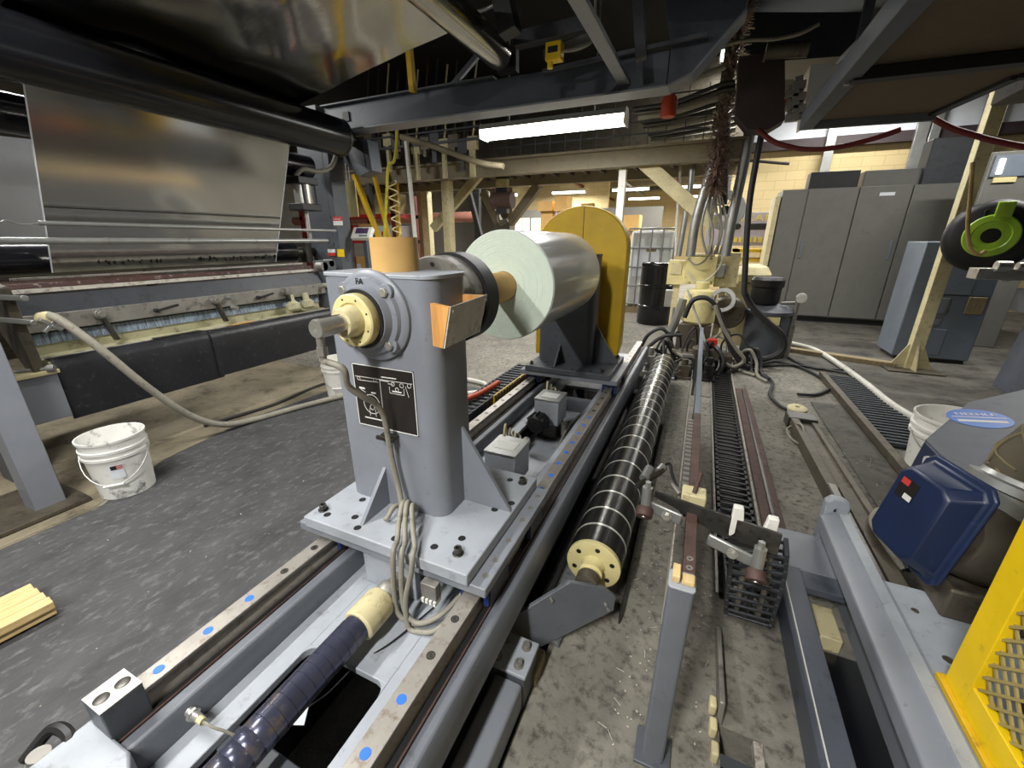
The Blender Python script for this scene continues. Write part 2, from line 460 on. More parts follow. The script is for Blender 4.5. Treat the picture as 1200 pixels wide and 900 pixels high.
# walls and ceiling
mb = MB(); mb.box((0.2, 12.5, 0), (9.2, 12.7, 5.2)); struct('wall_back', mb, 'block_wall', 'cream painted block wall behind the tall cabinets')
mb = MB(); mb.box((0.2, 12.7, 0), (0.4, 27, 5.2)); struct('wall_inner', mb, 'block_wall', 'return of the cream block wall')
mb = MB(); mb.box((-12.2, 26, 0), (0.4, 26.2, 5.2)); struct('wall_far', mb, 'block_wall', 'distant cream end wall of the hall')
mb = MB(); mb.box((-12.2, -4.2, 0), (-12, 26, 5.2)); struct('wall_left', mb, 'wall_grey', 'grey side wall beyond the coating station')
mb = MB(); mb.box((9, -4.2, 0), (9.2, 12.7, 5.2)); struct('wall_right', mb, 'wall_grey', 'grey side wall of the hall')
mb = MB(); mb.box((-12.2, -4.2, 0), (9.2, -4, 5.2)); struct('wall_front', mb, 'wall_grey', 'wall behind the camera')
mb = MB(); mb.box((-12.2, -4.2, 5.2), (9.2, 27, 5.3)); struct('ceiling', mb, 'ceiling_far', 'dim roof of the hall')
# band of white trim and a red sprinkler main high on the back wall
mb = MB(); mb.box((0.2, 12.36, 3.62), (9, 12.5, 4.2)); struct('trim_1', mb, 'paper_white', 'white band high on the block wall', bevel=0.01)
mb = MB(); mb.box((0.2, 12.30, 3.42), (9, 12.5, 3.62)); struct('trim_2', mb, 'panel_plum', 'dark beam under the white band')

# ---------------------------------------------------------------- machine bed with its two linear rails
BX = (-1.125, -0.515)                 # rail centre lines
RT = 0.42                             # rail top
bed = thing('machine_bed', 'long grey steel machine bed with two linear rails running under the roll stands', 'machine bed', (-0.82, 2.3, -0.58))
Y0, Y1 = 0.13, 4.55
for k, x in enumerate(BX):
    x0, x1 = x-0.045, x+0.10
    b = MB(); b.prism([(x0, Y0, -0.10), (x1-0.085, Y0, -0.10), (x1-0.085, Y0, 0.225), (x1, Y0, 0.235), (x1, Y0, 0.345), (x1-0.012, Y0, 0.365), (x1-0.045, Y0, 0.365), (x1-0.045, Y0, 0.352), (x0, Y0, 0.352)], (0, Y1-Y0, 0))
    build('side_beam', b, 'paint_mid', bed, bevel=0.006)
    b = MB(); b.box((x0+0.01, Y0+0.1, -0.58), (x1-0.01, Y0+0.25, -0.10)); build('leg', b, 'paint_dark', bed)
    b = MB(); b.box((x0+0.01, 2.3, -0.58), (x1-0.01, 2.45, -0.10)); build('leg', b, 'paint_dark', bed)
    b = MB(); b.box((x0+0.01, Y1-0.25, -0.58), (x1-0.01, Y1-0.1, -0.10)); build('leg', b, 'paint_dark', bed)
    # the rail: waisted profile
    r = 0.0275
    b = MB(); b.prism([(x-r, Y0+0.09, 0.352), (x+r, Y0+0.09, 0.352), (x+r, Y0+0.09, 0.372), (x+r*0.72, Y0+0.09, 0.385), (x+r*0.72, Y0+0.09, 0.398), (x+r, Y0+0.09, 0.408), (x+r, Y0+0.09, RT), (x-r, Y0+0.09, RT), (x-r, Y0+0.09, 0.408), (x-r*0.72, Y0+0.09, 0.398), (x-r*0.72, Y0+0.09, 0.385), (x-r, Y0+0.09, 0.372)], (0, Y1-Y0-0.12, 0))
    rail = build('linear_rail', b, 'rail_steel', bed, bevel=0.0015)
    # dark guide strips between rail and beam lip
    b = MB(); b.box((x+r+0.004, Y0+0.05, 0.352), (x+r+0.020, Y1, 0.362)); build('guide_strip', b, 'black', bed)
    b = MB(); b.box((x+r+0.021, Y0+0.05, 0.352), (x+r+0.026, Y1, 0.366)); build('guide_strip', b, 'rust', bed)
    b = MB(); b.box((x-0.045, Y0+0.05, 0.352), (x-r-0.002, Y1, 0.356)); build('guide_strip', b, 'paint_light' if k else 'black', bed)
    # counterbored rail bolts, some under blue caps
    n = 0; yy = Y0+0.18 if k == 0 else 0.385
    while yy < Y1-0.1:
        blue = (k == 0 and (yy < 0.66 or 1.6 < yy < 1.9)) or (k == 1 and (yy < 0.55 or 1.25 < yy < 2.4))
        b = MB()
        if blue:
            b.lathe([(0, 0.0012), (0.012, 0.0012), (0.0125, 0)], (x, yy, RT), (0, 0, 1), 14)
            build('bolt_cap', b, 'blue_cap', rail)
        else:
            b.ring((x, yy, RT-0.001), (0, 0, 1), 0.0075, 0.0125, 0.0015, 14)
            b.cyl((x, yy, RT-0.002), (x, yy, RT+0.0008), 0.0072, 6)
            build('rail_bolt', b, 'steel_dark', rail)
        yy += 0.12
# bottom plate with a long window under the screw
xa, xb = BX[0]+0.10, BX[1]-0.045
def plate_box(x0, x1, y0, y1): 
    b = MB(); b.box((x0, y0, 0.262), (x1, y1, 0.286)); return build('bottom_plate', b, 'paint_light', bed, bevel=0.003)
WX0, WX1, WY1 = -0.937, -0.645, 0.585
plate_box(xa, WX0, Y0, Y1-0.1); plate_box(WX1, xb, Y0, Y1-0.1); plate_box(WX0, WX1, WY1, 1.42); plate_box(WX0, WX1, 3.2, Y1-0.1); b = MB(); b.box((WX0, 1.421, 0.137), (WX1, 3.199, 0.16)); build('tray_plate', b, 'paint_light', bed)
b = MB()
for cx, cy, sx in ((WX0, WY1, 1), (WX1, WY1, -1)):
    rr = 0.035
    arc = [(cx+sx*(rr-rr*math.sin(a)), cy-(rr-rr*math.cos(a)), 0.2625) for a in [math.radians(15*i) for i in range(7)]]
    b.prism([(cx, cy, 0.2625)] + arc, (0, 0, 0.0235))
    build('corner_fillet', b, 'paint_light', bed)
    b = MB()
for yy in (0.30, 1.62, 2.95, 4.2):
    b = MB(); b.box((xa, yy, -0.10), (xb, yy+0.06, 0.2615)); build('cross_tie', b, 'paint_dark', bed, bevel=0.004)
# near end: white end block, stop block with two counterbores, proximity switch
b = MB(); b.prism([(-1.185, 0.02, 0.30), (-0.93, 0.02, 0.30), (-0.93, 0.15, 0.30), (-1.02, 0.19, 0.30), (-1.185, 0.19, 0.30)], (0, 0, 0.075))
build('end_block', b, 'paint_light', bed, bevel=0.006)
b = MB(); b.box((-1.165, 0.185, 0.352), (-1.085, 0.265, 0.455)); stop = build('stop_block', b, 'paint_dark', bed, bevel=0.003)
b = MB(); b.box((-1.165, 0.185, 0.4555), (-1.085, 0.265, 0.458)); build('stop_face', b, 'steel', stop)
for yy in (0.205, 0.245):
    b = MB(); b.lathe([(0.0155, 0.0015), (0.013, 0.003), (0.0, 0.0025)], (-1.125, yy, 0.4565), (0, 0, 1), 16); build('counterbore', b, 'steel_dark', stop)
b = MB(); b.lathe([(0, 0), (0.032, 0), (0.034, 0.008), (0.034, 0.05), (0.026, 0.056), (0.026, 0.075), (0.02, 0.08), (0.02, 0.10)], (-1.215, 0.09, 0.27), (0.1, 0.15, 1), 20)
build('rubber_buffer', b, 'steel_dull', bed)
b = MB(); b.tube([(-1.26, 0.09, 0.33), (-1.245, 0.14, 0.37), (-1.19, 0.15, 0.37), (-1.165, 0.13, 0.35)], 0.013, 8); build('buffer_strap', b, 'black', bed)
sw = MB(); sw.cyl((-1.035, 0.305, 0.335), (-0.985, 0.305, 0.335), 0.011, 12); sw.cyl((-1.012, 0.305, 0.335), (-1.004, 0.305, 0.335), 0.016, 6)
swo = build('proximity_switch', sw, 'steel', bed)
b = MB(); b.cyl((-0.985, 0.305, 0.335), (-0.968, 0.305, 0.335), 0.009, 10); build('brass_tip', b, 'cream_worn', swo)
b = MB(); b.tube([(-0.97, 0.305, 0.335), (-0.94, 0.31, 0.325), (-0.905, 0.33, 0.29), (-0.87, 0.34, 0.24)], 0.0035, 6); build('switch_lead', b, 'hose', swo)

# lead screw under its wrapped sleeve
SCX = -0.797
scr = thing('lead_screw', 'dark blue-grey lead screw in a ribbed sleeve with a worn cream collar', 'lead screw', (SCX, 0.5, 0.245))
prof = [(0.0, -0.35)]
y = -0.35
while y < 0.63:
    g_ = 0.0005 if y < 0.30 else 0.0016
    prof += [(0.0435, y), (0.0435, y+0.026), (0.0435-g_, y+0.0265), (0.0435-g_, y+0.0275)]; y += 0.028
prof += [(0.042, 0.665), (0.0, 0.665)]
b = MB(); b.lathe(prof, (SCX, 0, 0.360), (0, 1, 0), 24)
mat('wiper_blue', '#22336b', 0.5)
mat('sleeve', '#4a4c5e', 0.25, metal=0.5, var=0.3, dirt='#776b5a', amt=0.35, dscale=12)
build('sleeve', b, 'sleeve', scr, sharp=60)
b = MB(); b.lathe([(0.0, 0.645), (0.047, 0.645), (0.053, 0.651), (0.053, 0.742), (0.046, 0.755), (0.0, 0.755)], (SCX, 0, 0.360), (0, 1, 0), 24)
build('collar', b, 'cream_worn', scr)
b = MB(); b.lathe([(0.0, 0.755), (0.034, 0.755), (0.042, 0.768), (0.042, 0.795), (0.03, 0.805), (0.03, 0.845), (0.0, 0.845)], (SCX, 0, 0.360), (0, 1, 0), 24)
build('screw_nut', b, 'steel_dull', scr)
b = MB(); b.box((-0.955, 0.846, 0.292), (-0.735, 0.875, 0.4515)); build('nut_bracket', b, 'paint_light', scr, bevel=0.003)
b = MB(); b.box((SCX-0.05, -0.15, -0.58), (SCX+0.05, -0.05, 0.312)); build('screw_bearing_post', b, 'paint_dark', scr)

# ---------------------------------------------------------------- roll stands
SX0, SX1, ST = -1.135, -0.700, 1.355
AX, AZ = -0.915, 1.228               # winding axis
def roll_stand(y0, label, near=True):
    """y0: front of the carriage plate"""
    t = thing('roll_stand', label, 'roll stand', (-0.86, y0+0.28, RT), 'grey roll stands on the machine bed')
    zt = 0.53
    b = MB(); b.box((-1.215, y0, 0.452), (-0.452, y0+0.56, 0.487)); lo = build('carriage_plate', b, 'paint', t, bevel=0.004)
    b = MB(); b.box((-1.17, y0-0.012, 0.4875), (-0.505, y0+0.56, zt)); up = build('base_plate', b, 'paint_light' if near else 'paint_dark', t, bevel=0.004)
    for x in BX:
        for yy in (y0+0.05, y0+0.38):
            b = MB(); b.prism([(x-0.055, yy, 0.372), (x-0.032, yy, 0.372), (x-0.032, yy, 0.424), (x+0.032, yy, 0.424), (x+0.032, yy, 0.372), (x+0.055, yy, 0.372), (x+0.055, yy, 0.451), (x-0.055, yy, 0.451)], (0, 0.13, 0))
            bl = build('rail_block', b, 'steel_dark', t)
            b = MB(); b.prism([(x-0.050, yy-0.008, 0.375), (x-0.033, yy-0.008, 0.375), (x-0.033, yy-0.008, 0.425), (x+0.033, yy-0.008, 0.425), (x+0.033, yy-0.008, 0.375), (x+0.050, yy-0.008, 0.375), (x+0.050, yy-0.008, 0.446), (x-0.050, yy-0.008, 0.446)], (0, 0.007, 0))
            build('wiper', b, 'wiper_blue', bl)
    ty0, ty1 = y0+0.175, y0+0.40
    out = rrect(SX0, SX1, ty0, ty1, 0.055, 6)
    b = MB(); b.prism([(p, q, zt) for p, q in out], (0, 0, ST-zt-0.012))
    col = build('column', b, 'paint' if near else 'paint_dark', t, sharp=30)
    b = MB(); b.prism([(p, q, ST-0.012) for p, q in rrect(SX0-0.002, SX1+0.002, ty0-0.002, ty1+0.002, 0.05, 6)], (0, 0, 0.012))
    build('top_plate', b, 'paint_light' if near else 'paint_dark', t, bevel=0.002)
    # gussets
    g = (ty0+ty1)/2+0.02
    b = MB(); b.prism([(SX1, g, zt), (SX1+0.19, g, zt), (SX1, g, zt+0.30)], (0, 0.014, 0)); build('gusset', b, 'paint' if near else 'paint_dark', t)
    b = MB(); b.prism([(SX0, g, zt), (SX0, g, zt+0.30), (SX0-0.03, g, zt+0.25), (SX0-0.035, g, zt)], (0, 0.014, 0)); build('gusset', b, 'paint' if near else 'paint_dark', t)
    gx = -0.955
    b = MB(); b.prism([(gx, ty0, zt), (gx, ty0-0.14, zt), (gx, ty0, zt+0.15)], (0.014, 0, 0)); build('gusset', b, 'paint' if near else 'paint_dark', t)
    # bolts and tapped holes of the base plate
    holes = [(-1.10,0.03),(-1.05,0.15),(-1.0,0.06),(-0.95,0.02),(-0.80,0.03),(-0.60,0.12),(-0.66,0.05),(-0.57,0.30),(-0.63,0.42),(-0.60,0.50),(-0.53,0.36)]
    for hx, hy in holes:
        b = MB(); b.lathe([(0.013, 0), (0.012, 0.0012), (0.0, 0.0008)], (hx, y0+hy, zt), (0, 0, 1), 14); build('bolt_hole', b, 'black', up)
    for hx, hy in ((-1.135, 0.045), (-0.575, 0.055), (-0.545, 0.50)):
        b = MB(); b.cyl((hx, y0+hy, zt), (hx, y0+hy, zt+0.004), 0.018, 16); b.ring((hx, y0+hy, zt+0.004), (0, 0, 1), 0.0065, 0.0125, 0.020, 16); b.cyl((hx, y0+hy, zt+0.004), (hx, y0+hy, zt+0.014), 0.007, 6)
        build('cap_screw', b, 'steel_dark', up, bevel=0.001)
    for hy in (0.05, 0.12, 0.22, 0.34, 0.42, 0.50):
        b = MB(); b.ring((-0.478, y0+hy, 0.487), (0, 0, 1), 0.006, 0.0105, 0.001, 12); b.cyl((-0.478, y0+hy, 0.487), (-0.478, y0+hy, 0.4876), 0.006, 6); build('plug_screw', b, 'steel_dull', lo)
    return t, ty0, ty1, col

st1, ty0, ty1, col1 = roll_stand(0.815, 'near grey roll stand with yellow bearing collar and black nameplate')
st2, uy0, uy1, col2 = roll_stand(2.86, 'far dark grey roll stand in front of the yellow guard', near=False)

# flange bearing, collar and journal on the near stand
fb = MB(); fb.lathe([(0.0, 0), (0.140, 0), (0.140, 0.012), (0.132, 0.020), (0.120, 0.022), (0.115, 0.034), (0.100, 0.038), (0.092, 0.060), (0.0, 0.060)], (AX, ty0, AZ), (0, -1, 0), 48)
fl_ = build('flange_bearing', fb, 'paint', st1)
for k in range(4):
    a = math.radians(45+90*k); p = Vector((AX+0.112*math.cos(a), ty0-0.018, AZ+0.112*math.sin(a)))
    b = MB(); b.cyl(p, p+Vector((0, -0.016, 0)), 0.024, 18); build('bolt_boss', b, 'paint', fl_, bevel=0.002)
    b = MB(); b.cyl(p+Vector((0, -0.016, 0)), p+Vector((0, -0.028, 0)), 0.0135, 6); build('flange_bolt', b, 'steel', fl_, bevel=0.001)
b = MB(); b.ring((AX, ty0-0.060, AZ), (0, -1, 0), 0.07, 0.088, 0.006, 36); build('seal_ring', b, 'black', fl_)
b = MB(); b.lathe([(0.0, 0.060), (0.074, 0.060), (0.078, 0.066), (0.078, 0.094), (0.074, 0.098), (0.054, 0.098), (0.050, 0.092), (0.0, 0.092)], (AX, ty0, AZ), (0, -1, 0), 36)
ck = build('lock_collar', b, 'cream', st1)
for k in range(8):
    a = math.radians(22+45*k); b = MB(); b.cyl((AX+0.065*math.cos(a), ty0-0.0975, AZ+0.065*math.sin(a)), (AX+0.065*math.cos(a), ty0-0.0992, AZ+0.065*math.sin(a)), 0.003, 8); build('set_screw', b, 'black', ck)
b = MB(); b.lathe([(0.0, 0.092), (0.046, 0.092), (0.044, 0.128), (0.038, 0.138), (0.0, 0.138)], (AX, ty0, AZ), (0, -1, 0), 28); build('hub_cone', b, 'cream_worn', st1)
b = MB(); b.lathe([(0.0, 0.10), (0.026, 0.10), (0.026, 0.222), (0.024, 0.226), (0.006, 0.226), (0.0, 0.223)], (AX, ty0, AZ), (0, -1, 0), 28); jr = build('journal', b, 'steel', st1)
b = MB(); b.box((AX-0.003, ty0-0.21, AZ+0.0245), (AX+0.004, ty0-0.14, AZ+0.0268)); build('keyway', b, 'steel_dark', jr)
lettering('FA', 0.026, basis((AX-0.01, ty0-0.0389, AZ+0.107), (1, 0, 0), (0, 0, 1)), 'black', fl_)

# rotary union elbow and the grey air hose clipped to the column
b = MB(); b.cyl((AX, ty0-0.215, AZ-0.02), (AX, ty0-0.215, AZ-0.05), 0.011, 10); b.cyl((AX, ty0-0.215, AZ-0.05), (AX, ty0-0.215, AZ-0.075), 0.014, 6); b.cyl((AX, ty0-0.215, AZ-0.075), (AX, ty0-0.215, AZ-0.095), 0.0095, 10)
build('hose_fitting', b, 'steel_dull', st1)
ho = MB()
hp = [(AX, ty0-0.215, AZ-0.09)] + [at(u, v, Y=yy) for u, v, yy in ((402, 432, 0.785), (408, 452, 0.81), (424, 464, 0.85), (440, 473, 0.90), (449, 486, 0.93), (453, 502, 0.945), (455, 514, 0.95), (461, 545, 0.955), (468, 575, 0.95), (470, 600, 0.93), (461, 632, 0.90))]
ho.tube(hp, 0.0095, 10)
solo('air_hose', ho, 'hose', 'thin grey air hose dropping from the shaft end down the front of the near stand', 'hose')
cl = MB(); c0 = at(455, 512, Y=ty0-0.02)
cl.bar(c0+Vector((-0.035, -0.016, 0)), c0+Vector((0.035, -0.016, 0)), 0.010, 0.012); cl.bar(c0+Vector((-0.03, 0.008, 0)), c0+Vector((0.03, 0.008, 0)), 0.022, 0.012)
build('hose_clamp', cl, 'steel_dark', st1)

# nameplate with an engraved threading diagram
def face(u, v): return at(u, v, Y=ty0)
nx0, nx1, nz0, nz1 = -1.035, -0.782, 0.838, 1.062
b = MB(); b.box((nx0, ty0-0.003, nz0), (nx1, ty0, nz1)); npl = build('nameplate', b, 'plate_black', st1)
b = MB()
for a, c in (((nx0, nz0), (nx1, nz0+0.003)), ((nx0, nz1-0.003), (nx1, nz1)), ((nx0, nz0), (nx0+0.003, nz1)), ((nx1-0.003, nz0), (nx1, nz1))):
    b.box((a[0], ty0-0.0042, a[1]), (c[0], ty0-0.003, c[1]))
build('plate_rim', b, 'print_white', npl)
b = MB(); W = nx1-nx0; Hh = nz1-nz0
def nl(x0, z0, x1, z1, w=0.0016):
    p, q = Vector((nx0+x0*W, ty0-0.0036, nz0+z0*Hh)), Vector((nx0+x1*W, ty0-0.0036, nz0+z1*Hh)); b.bar(p, q, 0.0008, w, up=(0, 0, 1)) if abs(x1-x0) > 1e-6 else b.box((p.x-w/2, p.y-0.0004, p.z), (p.x+w/2, p.y+0.0004, q.z))
def nr(x, z, r, w=0.0016): b.ring((nx0+x*W, ty0-0.0032, nz0+z*Hh), (0, -1, 0), r-w, r, 0.0008, 18)
nl(0.03, 0.80, 0.97, 0.815); nl(0.08, 0.745, 0.42, 0.755); nl(0.45, 0.80, 0.45, 0.10)
for x_, z_, r_ in ((0.09, 0.77, 0.007), (0.37, 0.785, 0.007), (0.66, 0.765, 0.007), (0.72, 0.69, 0.007), (0.80, 0.765, 0.008), (0.92, 0.78, 0.008)): nr(x_, z_, r_)
nl(0.45, 0.795, 0.60, 0.79); nl(0.58, 0.76, 0.66, 0.76); nl(0.86, 0.76, 0.90, 0.60)
nl(0.60, 0.62, 0.83, 0.62); nl(0.60, 0.62, 0.60, 0.72); nl(0.83, 0.62, 0.83, 0.72)
nr(0.27, 0.38, 0.036, 0.002); nr(0.27, 0.33, 0.010); nl(0.22, 0.30, 0.22, 0.18); nl(0.32, 0.30, 0.32, 0.18); nl(0.18, 0.56, 0.10, 0.60); nl(0.12, 0.14, 0.42, 0.14, 0.004); nl(0.08, 0.62, 0.18, 0.62, 0.006)
nl(0.64, 0.655, 0.79, 0.655, 0.004); nl(0.48, 0.85, 0.72, 0.855, 0.003); nl(0.28, 0.57, 0.36, 0.57, 0.004)
build('engraved_diagram', b, 'print_white', npl)

# chuck between near stand and roll
b = MB(); b.lathe([(0.0, 0), (0.05, 0), (0.05, 0.10), (0.165, 0.10), (0.170, 0.105), (0.170, 0.190), (0.160, 0.195), (0.160, 0.200), (0.0, 0.200)], (AX, ty1, AZ), (0, 1, 0), 44)
chk = build('chuck_drum', b, 'steel_dull', st1)
b = MB(); b.lathe([(0.0, 0.201), (0.176, 0.201), (0.180, 0.206), (0.180, 0.295), (0.172, 0.302), (0.085, 0.302), (0.082, 0.31), (0.0, 0.31)], (AX, ty1, AZ), (0, 1, 0), 44)
build('chuck_ring', b, 'black', st1)
for k in range(6):
    a = math.radians(30+60*k); p = Vector((AX+0.14*math.cos(a), ty1+0.10, AZ+0.14*math.sin(a)))
    b = MB(); b.cyl(p, p+Vector((0, -0.002, 0)), 0.008, 12); build('chuck_screw', b, 'steel_dark', chk)
# far chuck inside the roll end
b = MB(); b.lathe([(0.0, 0), (0.06, 0), (0.06, 0.02), (0.12, 0.03), (0.12, 0.05), (0.0, 0.05)], (AX, uy0-0.06, AZ), (0, -1, 0), 36); b.cyl((AX, uy0-0.06, AZ), (AX, uy0, AZ), 0.05, 24); build('chuck_drum', b, 'steel_dull', st2)

# film roll with its cardboard core
RY0, RY1, RR = 1.93, 2.90, 0.274
rl = thing('film_roll', 'thick roll of pale green-white plastic film on a cardboard core between the stands', 'film roll', (AX, (RY0+RY1)/2, AZ-RR))
b = MB(); b.lathe([(0.075, RY0), (RR-0.004, RY0), (RR, RY0+0.004), (RR, RY1-0.004), (RR-0.004, RY1), (0.075, RY1), (0.075, RY0)], (AX, 0, AZ), (0, 1, 0), 72)
wf = build('wound_film', b, 'film_side', rl)
b = MB()
for k in range(14):
    r0 = 0.0765 + k*0.0138; b.ring((AX, RY0-0.0045-0.0015*rnd.random(), AZ), (0, 1, 0), r0, r0+0.0135, 0.004, 72)
build('film_face', b, 'film_face', rl)
b = MB(); b.lathe([(0.060, ty1+0.311), (0.0745, ty1+0.311), (0.0745, RY1+0.02), (0.060, RY1+0.02), (0.060, ty1+0.311)], (AX, 0, AZ), (0, 1, 0), 40)
build('core', b, 'cardboard', rl)

# cardboard core standing on the near column
cx, cy = at(469, 290, Y=1.17).x, 1.16
b = MB(); b.lathe([(0.066, 0), (0.077, 0), (0.077, 0.105), (0.066, 0.105), (0.066, 0.0)], (cx, cy-0.02, ST), (0, 0, 1), 40)
solo('cardboard_tube', b, 'cardboard', 'short tan cardboard tube standing upright on top of the near stand', 'tube')
# wooden document box with clear front, fixed to the column's side
wb = thing('document_holder', 'wooden wedge holder with clear plastic pocket on the right side of the near stand', 'holder', (-0.66, 1.06, 1.14))
b = MB(); b.prism([(SX1, 0.985, 1.155), (SX1+0.045, 0.970, 1.155), (SX1+0.075, 0.965, 1.275), (SX1, 0.985, 1.28)], (0, 0.018, 0)); build('end_board', b, 'wood', wb)
b = MB(); b.prism([(SX1, 1.165, 1.165), (SX1+0.045, 1.165, 1.165), (SX1+0.075, 1.165, 1.285), (SX1, 1.165, 1.285)], (0, 0.018, 0)); build('end_board', b, 'wood', wb)
b = MB(); b.prism([(SX1+0.047, 0.970, 1.155), (SX1+0.077, 0.966, 1.277), (SX1+0.077, 1.183, 1.287), (SX1+0.047, 1.183, 1.163)], (0.004, 0, 0)); fp = build('clear_front', b, 'pouch', wb)
b = MB(); b.prism([(SX1+0.003, 0.99, 1.157), (SX1+0.045, 0.985, 1.157), (SX1+0.045, 1.165, 1.163), (SX1+0.003, 1.165, 1.163)], (0, 0, 0.010)); build('bottom_board', b, 'wood', wb)
for p in ((0.053, 0.985, 1.170), (0.079, 0.98, 1.262), (0.053, 1.172, 1.175), (0.079, 1.172, 1.272)):
    b = MB(); b.cyl((SX1+p[0], p[1], p[2]), (SX1+p[0]+0.004, p[1], p[2]), 0.005, 10); build('screw', b, 'steel', fp)

# yellow belt guard behind the far stand
gy0, gy1 = 3.43, 3.60
gx0, gx1, gt = -1.305, -0.555, 1.71
pts = [(gx0, gy0, 0.47), (gx1-0.03, gy0, 0.47), (gx1, gy0, 0.60)]
R_ = (gx1-gx0)/2
for k in range(0, 19):
    a = math.pi*k/18; pts.append(((gx0+gx1)/2+R_*math.cos(a), gy0, gt-R_*0.86+R_*0.86*math.sin(a)))
gd = thing('belt_guard', 'tall round-topped yellow sheet metal guard behind the far stand', 'guard', (-0.9, 3.45, RT))
b = MB(); b.prism(pts, (0, gy1-gy0, 0)); build('guard_shell', b, 'yellow', gd, bevel=0.012, seg=3)
b = MB(); b.box((-0.918, gy0-0.002, 1.40), (-0.913, gy0, gt-0.01)); build('panel_seam', b, 'rust', gd)
b = MB(); b.box((-0.96, gy0+0.05, gt-0.01), (-0.86, gy1-0.05, gt+0.02)); build('top_lug', b, 'yellow', gd, bevel=0.003)
b = MB(); b.box((-1.20, gy0+0.02, RT+0.001), (-0.60, gy1-0.02, 0.469)); build('guard_foot', b, 'paint_dark', gd)

# cables looping from the near stand down into the bed
loops = [
    ([(-0.845, 0.982, 0.552), (-0.832, 0.94, 0.60), (-0.805, 0.88, 0.578), (-0.768, 0.82, 0.553), (-0.754, 0.786, 0.551), (-0.748, 0.768, 0.50), (-0.750, 0.763, 0.41), (-0.743, 0.760, 0.325), (-0.700, 0.763, 0.298), (-0.645, 0.775, 0.312), (-0.605, 0.80, 0.335), (-0.575, 0.87, 0.36)], 'outermost grey cable looping over the front edge of the near stand plate'),
    ([(-0.828, 0.982, 0.552), (-0.812, 0.935, 0.606), (-0.778, 0.875, 0.580), (-0.738, 0.82, 0.553), (-0.722, 0.786, 0.551), (-0.716, 0.768, 0.50), (-0.718, 0.762, 0.42), (-0.708, 0.757, 0.345), (-0.670, 0.758, 0.318), (-0.628, 0.77, 0.332), (-0.592, 0.80, 0.355), (-0.565, 0.87, 0.375)], 'middle grey cable looping over the front edge of the near stand plate'),
    ([(-0.812, 0.982, 0.552), (-0.792, 0.935, 0.600), (-0.748, 0.875, 0.578), (-0.700, 0.82, 0.553), (-0.682, 0.786, 0.551), (-0.680, 0.768, 0.50), (-0.700, 0.755, 0.40), (-0.695, 0.748, 0.30), (-0.655, 0.750, 0.296), (-0.610, 0.765, 0.305), (-0.58, 0.80, 0.33), (-0.55, 0.87, 0.35)], 'innermost grey cable looping over the front edge of the near stand plate'),
    ([(-0.862, 0.982, 0.552), (-0.868, 0.93, 0.575), (-0.872, 0.90, 0.553), (-0.885, 0.90, 0.5405)], 'short grey cable tucked behind the front gusset of the near stand')]
for pl, lb in loops:
    b = MB(); b.tube(pl, 0.0085, 10); solo('power_cable', b, 'hose', lb, 'cable', 'grey cables of the near stand')
b = MB(); b.box((-0.655, 0.775, 0.415), (-0.60, 0.803, 0.470)); ccon = thing('cable_clamp', 'small metal cable clamp under the edge of the near stand plate', 'clamp', (-0.63, 0.78, 0.40))
build('clamp_body', b, 'steel_dull', ccon, bevel=0.002)
for k in range(4):
    b = MB(); b.box((-0.652+k*0.014, 0.770, 0.400), (-0.643+k*0.014, 0.803, 0.4145)); build('clamp_finger', b, 'white_plastic', ccon)

# gearmotors between the rails
def gearmotor(x, y, label, tilt):
    t = thing('gearmotor', label, 'gearmotor', (x, y, 0.16), 'small gearmotors between the rails')
    b = MB(); b.box((x-0.085, y-0.075, 0.27), (x+0.085, y+0.115, 0.44)); bx = build('gear_housing', b, 'paint_light', t, bevel=0.004)
    b = MB(); b.box((x-0.088, y-0.079, 0.4405), (x+0.088, y+0.118, 0.452)); build('housing_lid', b, 'galv', t, bevel=0.002)
    b = MB(); b.box((x-0.055, y-0.03, 0.4525), (x+0.055, y+0.06, 0.4535)); build('data_label', b, 'print_white', bx)
    b = MB(); b.lathe([(0, 0), (0.058, 0), (0.062, 0.01), (0.062, 0.09), (0.05, 0.105), (0, 0.105)], (x-0.03, y-0.076, 0.30), (-0.15, -1, 0), 20); mo = build('motor_body', b, 'black', t)
    for k in range(12):
        a = math.radians(30*k); c = Vector((x-0.03-0.008, y-0.13, 0.30)); d = Vector((math.cos(a), 0, math.sin(a)))
        b = MB(); b.obox(c+d*0.066, (0.004, 0.08, 0.014), Matrix.Rotation(math.radians(90)-a, 3, 'Y')); build('cooling_fin', b, 'black', mo)
    b = MB(); b.box((x-0.07, y-0.06, 0.161), (x+0.07, y+0.10, 0.269)); build('mounting_foot', b, 'steel_dark', t, bevel=0.003)
    b = MB(); b.cyl((x+0.11, y-0.02, 0.165), (x+0.11, y-0.02, 0.28), 0.022, 14); build('solenoid', b, 'steel_dull', t)
    b = MB(); b.cyl((x, y+0.115, 0.35), (x, y+0.20, 0.35), 0.035, 16); b.cyl((x, y+0.20, 0.35), (x, y+0.29, 0.35), 0.025, 14); build('output_shaft', b, 'steel_dull', t)
    for k in range(4):
        b = MB(); b.tube([(x-0.06+0.03*k, y+0.10, 0.43), (x-0.08+0.03*k, y+0.17, 0.49-0.02*k), (x-0.11+0.02*k, y+0.25, 0.40), (x-0.10, y+0.36+0.02*k, 0.24)], 0.006, 7); build('lead', b, 'hose' if k % 2 else 'cream_worn', t)
    return t
gearmotor(-0.80, 1.70, 'nearer grey gearmotor lying between the rails behind the near stand', 0)
gearmotor(-0.83, 2.48, 'farther grey gearmotor lying between the rails under the film roll', 0)
